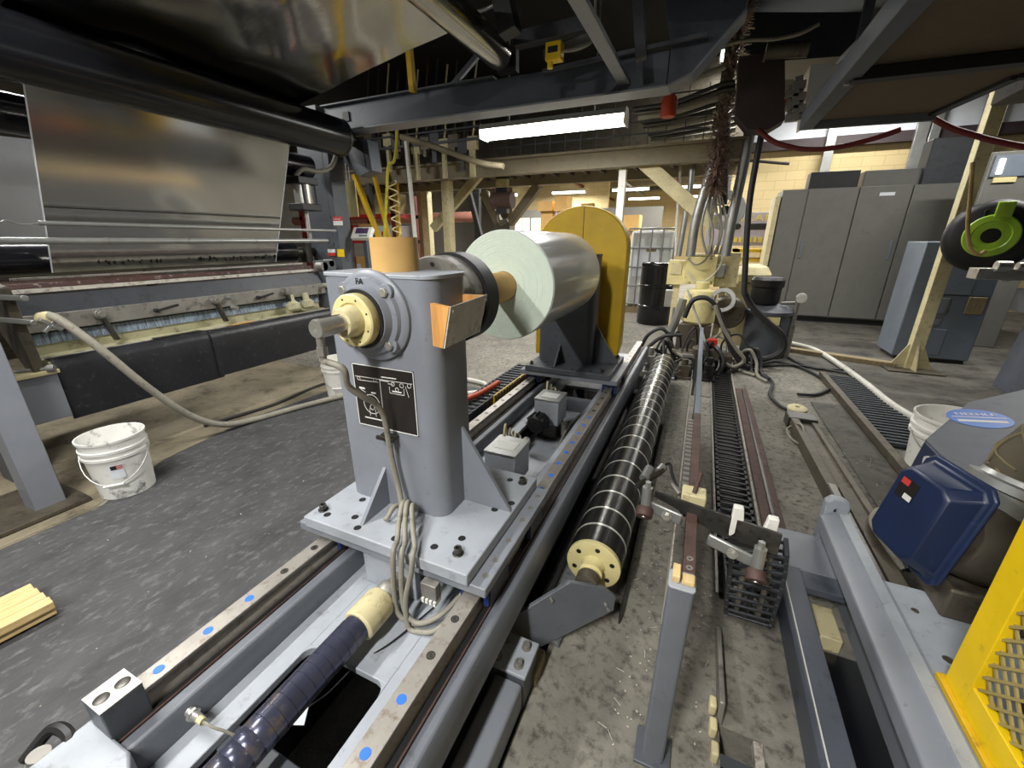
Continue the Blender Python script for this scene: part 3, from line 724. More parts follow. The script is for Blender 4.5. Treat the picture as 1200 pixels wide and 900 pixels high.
for k in range(4):
    xo = -0.70+0.022*k
    b = MB(); b.tube([(xo-0.02, 1.46, 0.20), (xo+0.02, 1.75, 0.20+0.012*(k % 2)), (xo+0.035, 2.1, 0.22), (xo+0.0, 2.5, 0.23), (xo+0.03, 3.0, 0.21)], 0.0085, 8)
    solo('bed_cable', b, 'hose_dark' if k % 2 else 'hose', ['leftmost', 'second', 'third', 'rightmost'][k]+' of four cables laid along the right rail inside the bed', 'cable', 'cables inside the bed')
b = MB(); b.tube([at(430, 770, Z=0.20), at(470, 745, Z=0.19), at(500, 722, Z=0.19), at(400, 795, Z=0.18), at(360, 830, Z=0.12)][0:3] + [], 0.004, 6)
b = MB(); b.tube([at(508, 712, Z=0.292), at(460, 752, Z=0.292), at(420, 778, Z=0.27), at(385, 812, Z=0.22), at(362, 828, Z=0.18)], 0.003, 6); solo('tag_wire', b, 'black', 'thin dark wire running beside the lead screw to a paper tag', 'wire')
tc0 = at(353, 838, Z=0.155)
b = MB(); b.obox(tc0, (0.035, 0.045, 0.002), Matrix.Rotation(math.radians(35), 3, 'X') @ Matrix.Rotation(math.radians(20), 3, 'Z')); solo('paper_tag', b, 'paper_white', 'small white paper tag hanging beside the lead screw', 'tag')
# rubbish down in the pit
for k, (x, y, z, l, w, a, m) in enumerate(((-0.72, 0.30, -0.10, 0.42, 0.16, 8, 'paint_dark'), (-0.66, 0.48, -0.16, 0.30, 0.12, -20, 'old_wood'), (-0.78, 0.12, -0.16, 0.30, 0.14, 35, 'rust'))):
    b = MB(); b.obox((x, y, z), (w, l, 0.03), Matrix.Rotation(math.radians(a), 3, 'Z') @ Matrix.Rotation(math.radians(6), 3, 'Y'))
    b.obox((x, y, z-0.24), (w*0.5, l*0.5, 0.449), Matrix.Identity(3))
    solo('scrap_board', b, m, ['grey scrap plate', 'brown scrap board', 'rusty scrap plate'][k]+' lying in the pit below the lead screw', 'board', 'scrap in the pit', bevel=0.003)
b = MB()
for k in range(160):
    x, y = -0.70+0.05*rnd.gauss(0, 1), 0.30+0.06*rnd.gauss(0, 1); a = rnd.random()*6.28; l = 0.02+0.05*rnd.random(); z = -0.08+0.02*rnd.random()
    b.tube([(x, y, z), (x+l*math.cos(a), y+l*math.sin(a), z+0.02*rnd.random())], 0.0012, 4, 0)
solo('straw_waste', b, 'straw', 'tangle of pale string and straw waste in the pit', 'waste', kind='stuff')

# timber packers and the grey channel that carries the striped roller
for k, yy in enumerate((0.93, 1.62, 2.35, 3.1)):
    b = MB(); b.box((-0.418, yy, -0.06), (-0.33, yy+0.10, 0.06)); b.box((-0.41, yy+0.01, -0.58), (-0.345, yy+0.09, -0.0605))
    solo('timber_packer', b, 'old_wood', 'timber packer between bed and roller channel, ' + ['nearest', 'second', 'third', 'farthest'][k] + ' from the camera', 'timber', 'timber packers beside the bed', bevel=0.004)

# cable carrier with a yellow comb guard on the walkway side of the bed
cv = thing('cable_carrier', 'cable carrier with a yellow comb guard beside the left rail behind the near stand', 'cable carrier', (-1.42, 2.4, 0.006))
b = MB(); b.box((-1.50, 1.75, 0.007), (-1.28, 3.6, 0.05)); build('carrier_tray', b, 'steel_dull', cv)
b = MB(); b.box((-1.285, 2.52, 0.052), (-1.275, 3.5, 0.37)); build('comb_guard', b, 'yellow', cv)
b = MB(); b.box((-1.2745, 2.54, 0.10), (-1.266, 2.562, 0.365)); r0_ = build('comb_rib', b, 'old_wood', cv)
for k in range(1, 19): share(r0_, cv, (0, 0.05*k, 0))
b = MB(); b.box((-1.49, 1.80, 0.0505), (-1.475, 1.855, 0.34)); b.box((-1.325, 1.80, 0.0505), (-1.31, 1.855, 0.34)); b.box((-1.475, 1.80, 0.325), (-1.325, 1.82, 0.34)); c0_ = build('carrier_link', b, 'frame_dark', cv)
for k in range(1, 26): share(c0_, cv, (0, 0.065*k, 0))
for k in range(3):
    b = MB(); b.tube([(-1.44+0.035*k, 1.78, 0.26), (-1.44+0.035*k, 2.2, 0.27), (-1.44+0.035*k, 2.8, 0.26), (-1.44+0.035*k, 3.4, 0.26)], 0.014, 8); build('carried_cable', b, 'hose_white' if k != 1 else 'hose', cv)
b = MB(); b.tube([(-1.56, 1.95, 0.30), (-1.46, 2.25, 0.37), (-1.40, 2.5, 0.37), (-1.38, 2.8, 0.37)], 0.022, 10); solo('red_sleeve_hose', b, 'orange', 'faded red hose resting along the cable carrier', 'hose')
b = MB(); b.bar((-1.66, 2.2, 0.02), (-1.60, 3.9, 0.02), 0.14, 0.025); solo('loose_plank', b, 'pine', 'pale plank lying on the floor left of the cable carrier', 'plank', bevel=0.003)
b = MB(); b.tube([(-2.3, 3.3, 0.03), (-2.0, 3.25, 0.03), (-1.85, 3.4, 0.03), (-1.95, 3.6, 0.03), (-2.4, 3.65, 0.03)], 0.022, 10); solo('grey_hose_loop', b, 'hose_white', 'pale hose bent in a loop on the floor below the film roll', 'hose')

# ---------------------------------------------------------------- striped spreader roller on its brackets
RX, RZ, RRr = -0.238, 0.235, 0.108
r0, r1 = 1.33, 4.40
sr = thing('spreader_roller', 'long dark steel roller banded with thin bright rings and a cream end flange', 'roller', (RX, 2.8, 0.0))
b = MB(); b.lathe([(0.0, r0), (RRr, r0), (RRr, r1), (0.0, r1)], (RX, 0, RZ), (0, 1, 0), 56); drum = build('drum', b, 'roller_bands', sr)
mat('bright_ring', '#e4e2da', 0.3, metal=0.5, var=0.05)
n = 24
b = MB(); b.ring((RX, r0+0.10, RZ), (0, 1, 0), RRr-0.001, RRr+0.0012, 0.010, 56); rg0 = build('bright_band', b, 'bright_ring', drum)
yy = r0+0.10+0.122; dy_ = 0.136
while yy < r1-0.05:
    share(rg0, drum, (0, yy-r0-0.10, 0)); yy += dy_; dy_ = min(0.165, dy_+0.012)
b = MB(); b.lathe([(0.0, 0.0), (RRr-0.001, 0.0), (RRr-0.001, 0.016), (RRr-0.008, 0.020), (0.048, 0.020), (0.044, 0.028), (0.040, 0.05), (0.046, 0.053), (0.046, 0.066), (0.038, 0.069), (0.038, 0.08), (0.0, 0.08)], (RX, r0, RZ), (0, -1, 0), 44); ef = build('end_flange', b, 'cream', sr)
for k in range(6):
    a = math.radians(20+60*k); b = MB(); b.lathe([(0.0105, 0), (0.0095, 0.0015), (0.0, 0.001)], (RX+0.078*math.cos(a), r0-0.0195, RZ+0.078*math.sin(a)), (0, -1, 0), 14); build('flange_hole', b, 'black', ef)
b = MB(); b.lathe([(0, 0.079), (0.03, 0.079), (0.044, 0.085), (0.044, 0.125), (0.03, 0.13), (0, 0.13)], (RX, r0, RZ), (0, -1, 0), 24); build('bearing_block', b, 'casting', sr)
# near bracket: upright cranked plate standing on a bolted foot
br = thing('roller_bracket', 'grey cranked plate bracket bolted to a tube at the near end of the striped roller', 'bracket', (-0.35, 1.05, 0.0))
q = [Vector((-0.490, 0.980, 0.150)), Vector((-0.282, 1.135, 0.292)), Vector((-0.173, 1.216, 0.238)), Vector((-0.132, 1.246, 0.185)), Vector((-0.134, 1.245, 0.115)), Vector((-0.362, 1.075, 0.004)), Vector((-0.440, 1.017, 0.004)), Vector((-0.490, 0.980, 0.05))]
b = MB(); b.prism(q, (-0.0095, 0.0128, 0)); bp_ = build('bracket_plate', b, 'paint_mid', br, bevel=0.002)
for p in (Vector((-0.337, 1.094, 0.232)), Vector((-0.155, 1.229, 0.134)), Vector((-0.165, 1.222, 0.160))):
    b = MB(); b.cyl(p+Vector((0.006, -0.008, 0)), p+Vector((-0.002, 0.003, 0)), 0.006, 10); build('bracket_screw', b, 'steel', bp_)
b = MB(); b.box((-0.480, 0.845, 0.138), (-0.335, 0.975, 0.152)); ft = build('foot_plate', b, 'paint_light', br, bevel=0.003)
for fx in (-0.445, -0.370):
    for fy in (0.875, 0.942):
        b = MB(); b.cyl((fx, fy, 0.1515), (fx, fy, 0.156), 0.016, 16); b.ring((fx, fy, 0.1555), (0, 0, 1), 0.006, 0.0125, 0.016, 14); b.cyl((fx, fy, 0.156), (fx, fy, 0.165), 0.007, 6); build('cap_screw', b, 'steel_dull', ft)
b = MB(); b.box((-0.472, 0.85, 0.0), (-0.342, 0.97, 0.1375)); build('foot_block', b, 'paint_dark', br, bevel=0.004)
tb = MB(); tb.prism([(p, 0.842, z_) for p, z_ in rrect(-0.440, -0.345, 0.003, 0.118, 0.012, 3)], (0, -1.3, 0)); solo('support_tube', tb, 'paint', 'grey square steel tube running from the roller bracket foot toward the camera', 'tube')
b = MB(); b.bar((RX, r1+0.03, 0.0), (RX, r1+0.03, 0.30), 0.16, 0.03, up=(0, 1, 0)); fbk = build('far_bracket', b, 'paint', sr)
b = MB(); b.cyl((RX, r1, RZ), (RX, r1+0.13, RZ), 0.035, 18); build('far_journal', b, 'steel_dull', sr)
# channel on the left of the roller, thin strip on its right
b = MB(); b.prism([(-0.438, 1.10, 0.0), (-0.335, 1.10, 0.0), (-0.335, 1.10, 0.012), (-0.424, 1.10, 0.014), (-0.424, 1.10, 0.12), (-0.438, 1.10, 0.12)], (0, 3.35, 0))
mat('speckled', '#6d6f70', 0.5, var=0.2, dirt='#47484a', amt=0.45, dscale=45)
ch = MB(); ch.prism([(-0.415, 1.10, 0.002), (-0.300, 1.10, 0.002), (-0.300, 1.10, 0.020), (-0.400, 1.10, 0.022), (-0.400, 1.10, 0.10), (-0.415, 1.10, 0.10)], (0, 3.30, 0)); solo('side_channel', ch, 'speckled', 'speckled grey steel angle running along the left of the striped roller', 'channel', bevel=0.002)
for k, yy in enumerate((1.75, 2.55)):
    b = MB(); b.box((-0.36, yy, 0.0225), (-0.27, yy+0.09, 0.035)); b.box((-0.395, yy, 0.0), (-0.30, yy+0.09, 0.0015)); solo('packing_shim', b, 'steel_dull', ['nearer', 'farther'][k]+' flat steel shim under the striped roller', 'shim', 'shims under the roller')
b = MB(); b.box((-0.118, 1.30, 0.0), (-0.110, 3.4, 0.055)); solo('edge_strip', b, 'steel_dark', 'thin upright steel strip along the right of the striped roller', 'strip')

# ---------------------------------------------------------------- grey post carrying the toothed rack
bm_ = thing('rack_post', 'grey square steel post standing on the concrete under the near end of the rusty rack', 'post', (0.06, 0.90, 0.0))
b = MB(); b.prism([(p, q_, 0.012) for p, q_ in rrect(0.028, 0.089, 0.870, 0.932, 0.010, 4)], (0, 0, 0.636)); build('tube', b, 'paint_mid', bm_, sharp=30)
b = MB(); b.prism([(p, q_, 0.6485) for p, q_ in rrect(0.027, 0.090, 0.869, 0.933, 0.010, 4)], (0, 0, 0.007)); build('end_cap', b, 'paint_light', bm_, bevel=0.002)
b = MB(); b.box((0.008, 0.85, 0.0), (0.109, 0.952, 0.0115)); build('foot_plate', b, 'paint_dark', bm_, bevel=0.003)
b = MB(); b.box((0.034, 0.885, 0.656), (0.052, 0.932, 0.676)); build('wood_block', b, 'pine', bm_, bevel=0.002)
b = MB(); b.box((0.057, 0.885, 0.656), (0.086, 0.915, 0.668)); build('wood_block', b, 'pine', bm_, bevel=0.002)
rk = thing('rack_rail', 'rusty brown rack bar with square teeth running back from the grey post', 'rack', (0.07, 2.6, 0.0))
b = MB(); b.box((0.058, 0.934, 0.619), (0.088, 2.06, 0.652)); bar_ = build('rack_bar', b, 'rust', rk, bevel=0.002)
b = MB(); b.box((0.058, 2.065, 0.575), (0.086, 4.40, 0.645)); build('rail_continuation', b, 'cabinet_blue', rk, bevel=0.003)
b = MB(); b.box((0.060, 1.0, 0.575), (0.086, 2.06, 0.6185)); build('bar_web', b, 'steel_dark', rk)
for yy in (0.955, 0.99):
    b = MB(); b.ring((0.073, yy, 0.652), (0, 0, 1), 0.0045, 0.0085, 0.002, 14); build('rack_bolt', b, 'steel', bar_)
b = MB(); b.box((0.040, 1.26, 0.592), (0.0575, 2.05, 0.618)); tk = build('tooth_strip', b, 'black', rk)
b = MB(); b.box((0.036, 1.28, 0.594), (0.0575, 1.299, 0.634)); th0 = build('rack_tooth', b, 'steel_dull', rk)
k = 1
while 1.28+0.0375*k < 2.03: share(th0, rk, (0, 0.0375*k, 0)); k += 1
b = MB(); b.box((0.028, 0.99, 0.40), (0.0315, 2.95, 0.615)); build('thin_side_plate', b, 'lip_white', rk)
for yy in (2.4, 4.2):
    b = MB(); b.box((0.060, yy, 0.0), (0.085, yy+0.04, 0.5745)); build('rack_support', b, 'paint_dark', rk)

# ---------------------------------------------------------------- web guide carriage sitting across the rack
wg = thing('guide_carriage', 'small carriage of steel arms and rubber wheels clamped across the rack bar', 'carriage', (0.09, 1.25, 0.62))
b = MB(); b.prism([(-0.043, 1.224, 0.665), (-0.043, 1.224, 0.683), (0.30, 1.152, 0.683), (0.30, 1.152, 0.615), (0.144, 1.18, 0.615), (0.014, 1.21, 0.653)], (0, 0.009, 0)); build('cross_plate', b, 'steel_dark', wg)
b = MB(); b.box((0.036, 1.235, 0.653), (0.108, 1.296, 0.694)); build('saddle_block', b, 'cream_worn', wg, bevel=0.005)
b = MB(); b.cyl((0.072, 1.253, 0.694), (0.083, 1.274, 0.759), 0.0075, 10); build('clamp_lever', b, 'rust', wg)
def arm(p0, p1, wp, nm):
    b = MB(); b.bar(p0, p1, 0.013, 0.040); a_ = build(nm, b, 'galv', wg, bevel=0.006)
    m_ = (Vector(p0)*0.45+Vector(p1)*0.55); w0 = Vector(wp)
    b = MB(); b.cyl(m_+Vector((0, -0.016, 0)), m_+Vector((0, -0.0066, 0)), 0.015, 18); b.cyl(m_+Vector((0, -0.024, 0)), m_+Vector((0, -0.016, 0)), 0.010, 6); build('arm_bolt', b, 'steel', a_)
    b = MB(); b.cyl(w0+Vector((0, 0, -0.007)), w0+Vector((0, 0.007, 0.068)), 0.016, 16); b.cyl(w0+Vector((0, 0.007, 0.068)), w0+Vector((0, 0.009, 0.086)), 0.0095, 6); build('spindle', b, 'galv', a_)
    b = MB(); b.lathe([(0.007, -0.016), (0.0245, -0.016), (0.026, -0.013), (0.026, 0.012), (0.0245, 0.0145), (0.007, 0.0145), (0.007, -0.016)], w0+Vector((0, -0.009, -0.016)), (0, -0.8, -0.6), 20); w_ = build('wheel', b, 'rust', wg)
    b = MB(); b.cyl(w0+Vector((0, -0.022, -0.026)), w0+Vector((0, -0.019, -0.023)), 0.007, 10); build('wheel_hub', b, 'steel', w_)
arm((-0.054, 1.195, 0.647), (0.047, 1.170, 0.640), (-0.065, 1.184, 0.647), 'arm')
arm((0.119, 1.138, 0.622), (0.241, 1.116, 0.600), (0.248, 1.100, 0.590), 'arm')
b = MB(); b.prism([(-0.112, 1.224, 0.683), (-0.040, 1.296, 0.716), (-0.032, 1.296, 0.708), (-0.104, 1.224, 0.674)], (0.009, -0.004, 0.022)); build('blade_plate', b, 'steel_dark', wg)
b = MB(); b.cyl((-0.083, 1.246, 0.708), (-0.072, 1.296, 0.723), 0.016, 14); build('guide_wheel', b, 'galv', wg)
b = MB(); b.cyl((-0.043, 1.296, 0.716), (-0.032, 1.325, 0.723), 0.0145, 14); build('guide_wheel', b, 'galv', wg)
b = MB(); b.tube([(-0.036, 1.325, 0.723), (-0.014, 1.346, 0.730), (0.0, 1.325, 0.701), (0.022, 1.296, 0.672)], 0.005, 8); build('thin_rod', b, 'black', wg)
b = MB(); b.cyl((0.004, 1.310, 0.676), (0.032, 1.278, 0.662), 0.0095, 12); build('threaded_end', b, 'steel_dull', wg)
# white edge sensor fork
es = thing('edge_sensor', 'white and black fork-shaped edge sensor behind the rubber wheel', 'sensor', (0.235, 1.17, 0.61))
b = MB(); b.prism([(0.176, 1.175, 0.622), (0.292, 1.175, 0.622), (0.292, 1.175, 0.712), (0.266, 1.175, 0.712), (0.259, 1.175, 0.664), (0.209, 1.175, 0.671), (0.202, 1.175, 0.723), (0.176, 1.175, 0.723)], (0, 0.022, 0.0)); build('fork_body', b, 'white_plastic', es, bevel=0.003)
b = MB(); b.box((0.180, 1.170, 0.600), (0.290, 1.200, 0.6215)); build('sensor_base', b, 'black', es)
b = MB(); b.tube([(0.177, 1.19, 0.665), (0.158, 1.19, 0.665), (0.137, 1.195, 0.644), (0.133, 1.20, 0.616)], 0.0045, 8); build('sensor_lead', b, 'hose_white', es)

# ---------------------------------------------------------------- cable chain: along its trench, then up to the carriage
cc = thing('cable_chain', 'black plastic cable chain lying in the floor trench and climbing to the carriage', 'cable chain', (0.355, 3.5, -0.10))
b = MB(); b.box((0.262, 2.10, -0.06), (0.278, 2.158, 0.0)); b.box((0.432, 2.10, -0.06), (0.448, 2.158, 0.0)); b.box((0.262, 2.10, -0.008), (0.448, 2.118, 0.0)); b.box((0.262, 2.10, -0.060), (0.448, 2.118, -0.052)); l0 = build('chain_link', b, 'black', cc)
k = 1
while 2.10+0.066*k < 5.40: share(l0, cc, (0, 0.066*k, 0)); k += 1
cpath = smooth_path([(0.262, 1.215, 0.585), (0.285, 1.27, 0.47), (0.305, 1.34, 0.30), (0.325, 1.42, 0.14), (0.345, 1.54, 0.055), (0.353, 1.70, 0.015), (0.355, 1.90, -0.02), (0.355, 2.08, -0.03)], 30)
acc = 0; last = None
for i in range(len(cpath)-1):
    acc += (cpath[i+1]-cpath[i]).length
    if last is None or acc > 0.052:
        acc = 0; last = i
        d = (cpath[i+1]-cpath[i]).normalized(); sd_ = Vector((1, 0, 0)); nn = sd_.cross(d).normalized(); sd_ = d.cross(nn).normalized()
        Mx = Matrix(((sd_.x, d.x, nn.x), (sd_.y, d.y, nn.y), (sd_.z, d.z, nn.z)))
        c_ = cpath[i]; hw = 0.072
        b = MB()
        for s_ in (-1, 1): b.obox(c_+sd_*(s_*hw), (0.012, 0.050, 0.055), Mx)
        b.obox(c_+nn*0.024, (2*hw, 0.014, 0.007), Mx); b.obox(c_-nn*0.024, (2*hw, 0.014, 0.007), Mx)
        build('raised_link', b, 'frame_dark', cc, bevel=0.002)
for k in range(3):
    b = MB(); b.tube([p+Vector((-0.035+0.035*k, 0, 0)) for p in cpath[::15]], 0.009, 8, 4); build('inner_cable', b, ('hose', 'hose_dark', 'hose')[k], cc)
for xx, nm in ((0.240, 'left'), (0.456, 'right')):
    b = MB(); b.box((xx, 1.62, 0.0), (xx+0.012, 5.45, 0.012)); solo('trench_edging', b, 'steel_dull' if nm == 'left' else 'lip_white', nm+' steel edging strip of the cable chain trench', 'edging')
# flat rusty floor strip right of the trench
b = MB(); b.prism([(0.478, 1.98, 0.0), (0.590, 1.98, 0.0), (0.578, 4.62, 0.0), (0.474, 4.58, 0.0)], (0, 0, 0.012)); fs = solo('floor_strip', b, 'rust', 'flat rusty steel strip set in the floor beside the cable chain', 'strip', bevel=0.003)
b = MB(); b.box((0.53, 2.05, 0.0125), (0.545, 4.55, 0.020)); st_ = build('strip_rib', b, 'steel_dark', fs)

# slotted floor opening with its lever near the camera
lv = thing('floor_lever', 'flat steel lever sticking up from a small hatch in the concrete', 'lever', (0.25, 1.1, 0.0))
b = MB(); b.prism([(0.235, 1.42, 0.004), (0.235, 1.40, 0.05), (0.235, 1.08, 0.075), (0.235, 1.06, 0.004)], (0.016, 0, 0)); build('lever_blade', b, 'steel_dull', lv, bevel=0.003)
for yy, xx in ((1.10, 0.222), (1.03, 0.222), (0.96, 0.225)):
    b = MB(); b.box((xx-0.012, yy-0.02, 0.0), (xx+0.010, yy+0.02, 0.045)); build('lever_lug', b, 'cream_worn', lv, bevel=0.006)
b = MB(); b.box((0.335, 0.87, -0.02), (0.36, 1.05, 0.010)); b.cyl((0.325, 0.90, 0.0), (0.325, 0.90, 0.04), 0.014, 8); build('hatch_frame', b, 'lip_white', lv)
b = MB(); b.prism([(0.28, 0.74, 0.0), (0.28, 0.80, 0.13), (0.40, 0.74, 0.13), (0.42, 0.66, 0.10), (0.28, 0.66, 0.0)], (0, 0, 0.012)); 
lp = MB(); lp.prism([(0.29, 0.62, 0.0), (0.29, 0.62, 0.12), (0.41, 0.60, 0.13), (0.44, 0.60, 0.10), (0.44, 0.60, 0.0)], (0.0, 0.19, 0.02)); solo('sheet_bracket', lp, 'paint_light', 'folded pale sheet metal bracket at the bottom edge of the frame', 'bracket', bevel=0.003)
lp = MB(); lp.box((0.24, 0.62, 0.0), (0.27, 0.80, 0.06)); lp.box((0.225, 0.60, 0.0), (0.2395, 0.76, 0.08)); solo('steel_block', lp, 'steel_dark', 'small dark steel block in front of the floor hatch', 'block', bevel=0.003)

# ---------------------------------------------------------------- grey channel beams on the right
ub = thing('channel_frame', 'blue-grey channel frame with an end plate standing right of the cable chain', 'frame', (0.55, 1.0, 0.0))
b = MB(); b.prism([(0.470, -0.5, 0.0), (0.555, -0.5, 0.0), (0.555, -0.5, 0.125), (0.482, -0.5, 0.125), (0.470, -0.5, 0.113)], (0, 2.28, 0)); build('channel', b, 'paint_blue', ub, bevel=0.003)
b = MB(); b.box((0.4795, 1.781, 0.0), (0.72, 2.06, 0.118)); build('end_plate', b, 'paint', ub, bevel=0.003)
b = MB(); b.box((0.5555, 1.68, 0.085), (0.70, 1.78, 0.117)); build('tie_bar', b, 'paint_blue', ub, bevel=0.003)
b = MB(); b.box((0.484, -0.5, 0.1255), (0.488, 1.78, 0.129)); build('weld_line', b, 'print_white', ub)
b = MB(); b.box((0.585, 1.50, 0.0), (0.655, 1.66, 0.065)); solo('foam_packer', b, 'cream_worn', 'yellowed foam packer wedged between the two grey channels', 'packer', bevel=0.006)

b = MB(); b.box((0.558, -0.5, 0.0), (0.703, 1.49, 0.006)); solo('gap_shade_sheet', b, 'black_gloss', 'black sheet laid as shade on the floor between the two grey channels', 'tray')  # black sheet stands in for the deep shade of the gap
rf = thing('slide_base', 'long light grey slide base with a flat top plate at the right', 'slide base', (0.85, 1.2, 0.0))
b = MB(); b.prism([(0.705, -0.3, 0.0), (0.735, -0.3, 0.0), (0.735, -0.3, 0.275), (0.720, -0.3, 0.290), (0.700, -0.3, 0.290), (0.645, -0.3, 0.255), (0.645, -0.3, 0.195), (0.705, -0.3, 0.185)], (0, 2.33, 0)); build('side_rail', b, 'paint', rf, bevel=0.005)
b = MB(); b.prism([(0.700, -0.3, 0.2905), (0.737, -0.3, 0.2905), (0.737, -0.3, 0.303), (0.700, -0.3, 0.303)], (0, 2.33, 0)); build('guide_top', b, 'paint_light', rf)
b = MB(); b.box((0.7375, -0.3, 0.0), (1.75, 1.62, 0.285)); tp = build('top_plate', b, 'paint_light', rf, bevel=0.004)
for hx, hy, rr in ((0.80, 1.50, 0.011), (0.815, 1.32, 0.014), (0.83, 1.12, 0.011), (0.93, 1.40, 0.02), (0.94, 1.22, 0.024)):
    b = MB(); b.lathe([(rr, 0), (rr*0.9, 0.0015), (0, 0.001)], (hx, hy, 0.285), (0, 0, 1), 16); build('plate_hole', b, 'casting', tp)
b = MB(); b.prism([(0.66, 2.031, 0.22), (0.75, 2.031, 0.22), (0.75, 2.031, 0.33), (0.72, 2.031, 0.345), (0.68, 2.031, 0.345), (0.66, 2.031, 0.32)], (0, 0.05, 0)); ey = build('end_lug', b, 'paint_light', rf, bevel=0.005)
b = MB(); b.cyl((0.705, 2.030, 0.29), (0.705, 2.029, 0.29), 0.014, 16); build('lug_hole', b, 'black', ey)
b = MB(); b.box((0.66, 2.0305, 0.0), (0.75, 2.08, 0.2195)); build('lug_foot', b, 'paint', rf)
b = MB(); b.box((0.745, 1.63, 0.245), (0.775, 2.35, 0.262)); build('guide_rod', b, 'steel_dull', rf)
b = MB(); b.box((0.79, 1.63, 0.20), (0.845, 2.35, 0.255)); build('guide_bar', b, 'casting', rf)
for k in range(3):
    b = MB(); b.tube([at(u_, v_, Z=z_) for u_, v_, z_ in ((1060+6*k, 668, 0.25+0.01*k), (1040+8*k, 640, 0.28), (1022+8*k, 612, 0.27), (1030+7*k, 598, 0.25), (1045+7*k, 600-4*k, 0.22))], 0.014, 10)
    solo('blower_cable', b, 'hose_dark' if k == 1 else 'hose', ['left', 'middle', 'right'][k]+' thick cable bent beside the navy blower housing', 'cable', 'thick cables beside the blower')

# slide rail with a coupling further back
sl = thing('floor_slide', 'long brown-grey slide rail on the floor with a cable coupling at its far end', 'slide rail', (0.93, 3.0, 0.0))
b = MB(); b.prism([(0.845, 2.36, 0.0), (1.02, 2.36, 0.0), (1.02, 2.36, 0.085), (0.985, 2.36, 0.085), (0.985, 2.36, 0.065), (0.90, 2.36, 0.065), (0.90, 2.36, 0.095), (0.845, 2.36, 0.095)], (-0.03, 1.36, 0)); build('rail_body', b, 'casting', sl, bevel=0.003)
b = MB(); b.box((0.80, 3.70, 0.0), (1.00, 3.86, 0.10)); build('coupling_block', b, 'steel_dark', sl, bevel=0.006)
b = MB(); b.lathe([(0.02, 0), (0.07, 0), (0.075, 0.01), (0.075, 0.03), (0.06, 0.04), (0.02, 0.04), (0.02, 0)], (0.90, 3.96, 0.07), (0, -0.1, 1), 20); build('brass_bearing', b, 'cream_worn', sl)
b = MB(); b.box((0.86, 3.86, 0.0), (0.95, 3.99, 0.069)); build('coupling_yoke', b, 'steel_dull', sl, bevel=0.004)
b = MB(); b.tube([(0.84, 3.66, 0.05), (0.78, 3.58, 0.04), (0.79, 3.42, 0.03), (0.85, 3.36, 0.03), (0.86, 3.50, 0.11), (0.83, 3.64, 0.08)], 0.008, 8); build('cable_loop', b, 'hose', sl)
# flat cover plates right of the slide
for k, (x0, x1, y0, y1) in enumerate(((1.10, 1.34, 2.35, 4.45), (1.345, 1.40, 2.35, 5.40))):
    b = MB(); b.box((x0, y0, 0.0035), (x1, y1, 0.014 if k == 0 else 0.07)); solo('floor_cover', b, 'concrete_dark' if k == 0 else 'casting', ['flat dark cover plate beside the floor slide', 'raised kerb bar left of the drain grating'][k], 'cover', bevel=0.003)
# drain grating
gr = thing('floor_grating', 'black slotted drain grating in the floor behind the navy blower', 'grating', (1.58, 4.5, 0.0))
b = MB(); b.box((1.40+0.002, 3.62, 0.0035), (1.76, 5.45, 0.008)); build('grating_bed', b, 'black', gr)
b = MB(); b.box((1.405, 3.64, 0.0085), (1.755, 3.665, 0.035)); s0 = build('slat', b, 'frame_dark', gr)
k = 1
while 3.64+0.065*k < 5.42: share(s0, gr, (0, 0.065*k, 0)); k += 1
# white hose lying behind it
b = MB(); b.tube([at(u, v, Z=z_) for u, v, z_ in ((905, 398, 0.05), (930, 403, 0.035), (955, 410, 0.035), (985, 428, 0.035), (1015, 450, 0.035), (1045, 474, 0.035), (1075, 492, 0.035), (1110, 508, 0.035))], 0.031, 12); solo('white_hose', b, 'hose_white', 'thick white hose lying along the floor past the drain grating', 'hose')

# ---------------------------------------------------------------- navy blower
bl = thing('blower', 'navy blue and brown blower with a square flange, netted hose and round blue emblem', 'blower', (1.15, 1.75, 0.285))
ax_ = Vector((-0.95, -0.25, 0.18)).normalized(); sd = Vector((0.25, -0.95, 0)).normalized(); upv = sd.cross(ax_).normalized()
if upv.z < 0: upv = -upv
c = Vector((0.785, 1.60, 0.585))
def sq(cn, hw, hh, ch):
    hw, hh, ch = hw*0.62, hh*0.84, ch*0.75
    return [cn + sd*p + upv*q_ for p, q_ in ((-hw+ch, -hh), (hw-ch, -hh), (hw, -hh+ch), (hw, hh-ch), (hw-ch, hh), (-hw+ch, hh), (-hw, hh-ch), (-hw, -hh+ch))]
def loft(rings):
    m = MB(); n_ = len(rings[0]); vs = [p for r in rings for p in r]; fs = []
    for i in range(len(rings)-1):
        for k in range(n_): fs.append((i*n_+k, i*n_+(k+1) % n_, (i+1)*n_+(k+1) % n_, (i+1)*n_+k))
    fs.append(tuple(range(n_-1, -1, -1))); fs.append(tuple(range((len(rings)-1)*n_, len(rings)*n_))); m.add(vs, fs); return m
m_ = loft([sq(c-ax_*0.030, 0.215, 0.225, 0.04), sq(c-ax_*0.018, 0.215, 0.225, 0.04), sq(c-ax_*0.015, 0.185, 0.195, 0.03), sq(c+ax_*0.055, 0.160, 0.170, 0.04), sq(c+ax_*0.065, 0.150, 0.160, 0.04)])
pan = build('square_housing', m_, 'navy', bl, bevel=0.006)
m4 = basis(c+ax_*0.0655+sd*(-0.035)+upv*0.065, sd, upv)
dec = MB()
for q_ in [0]:
    pts4 = [m4 @ Vector(p) for p in ((-0.035, -0.035, 0), (0.035, -0.035, 0), (0.035, 0.035, 0), (-0.035, 0.035, 0))]
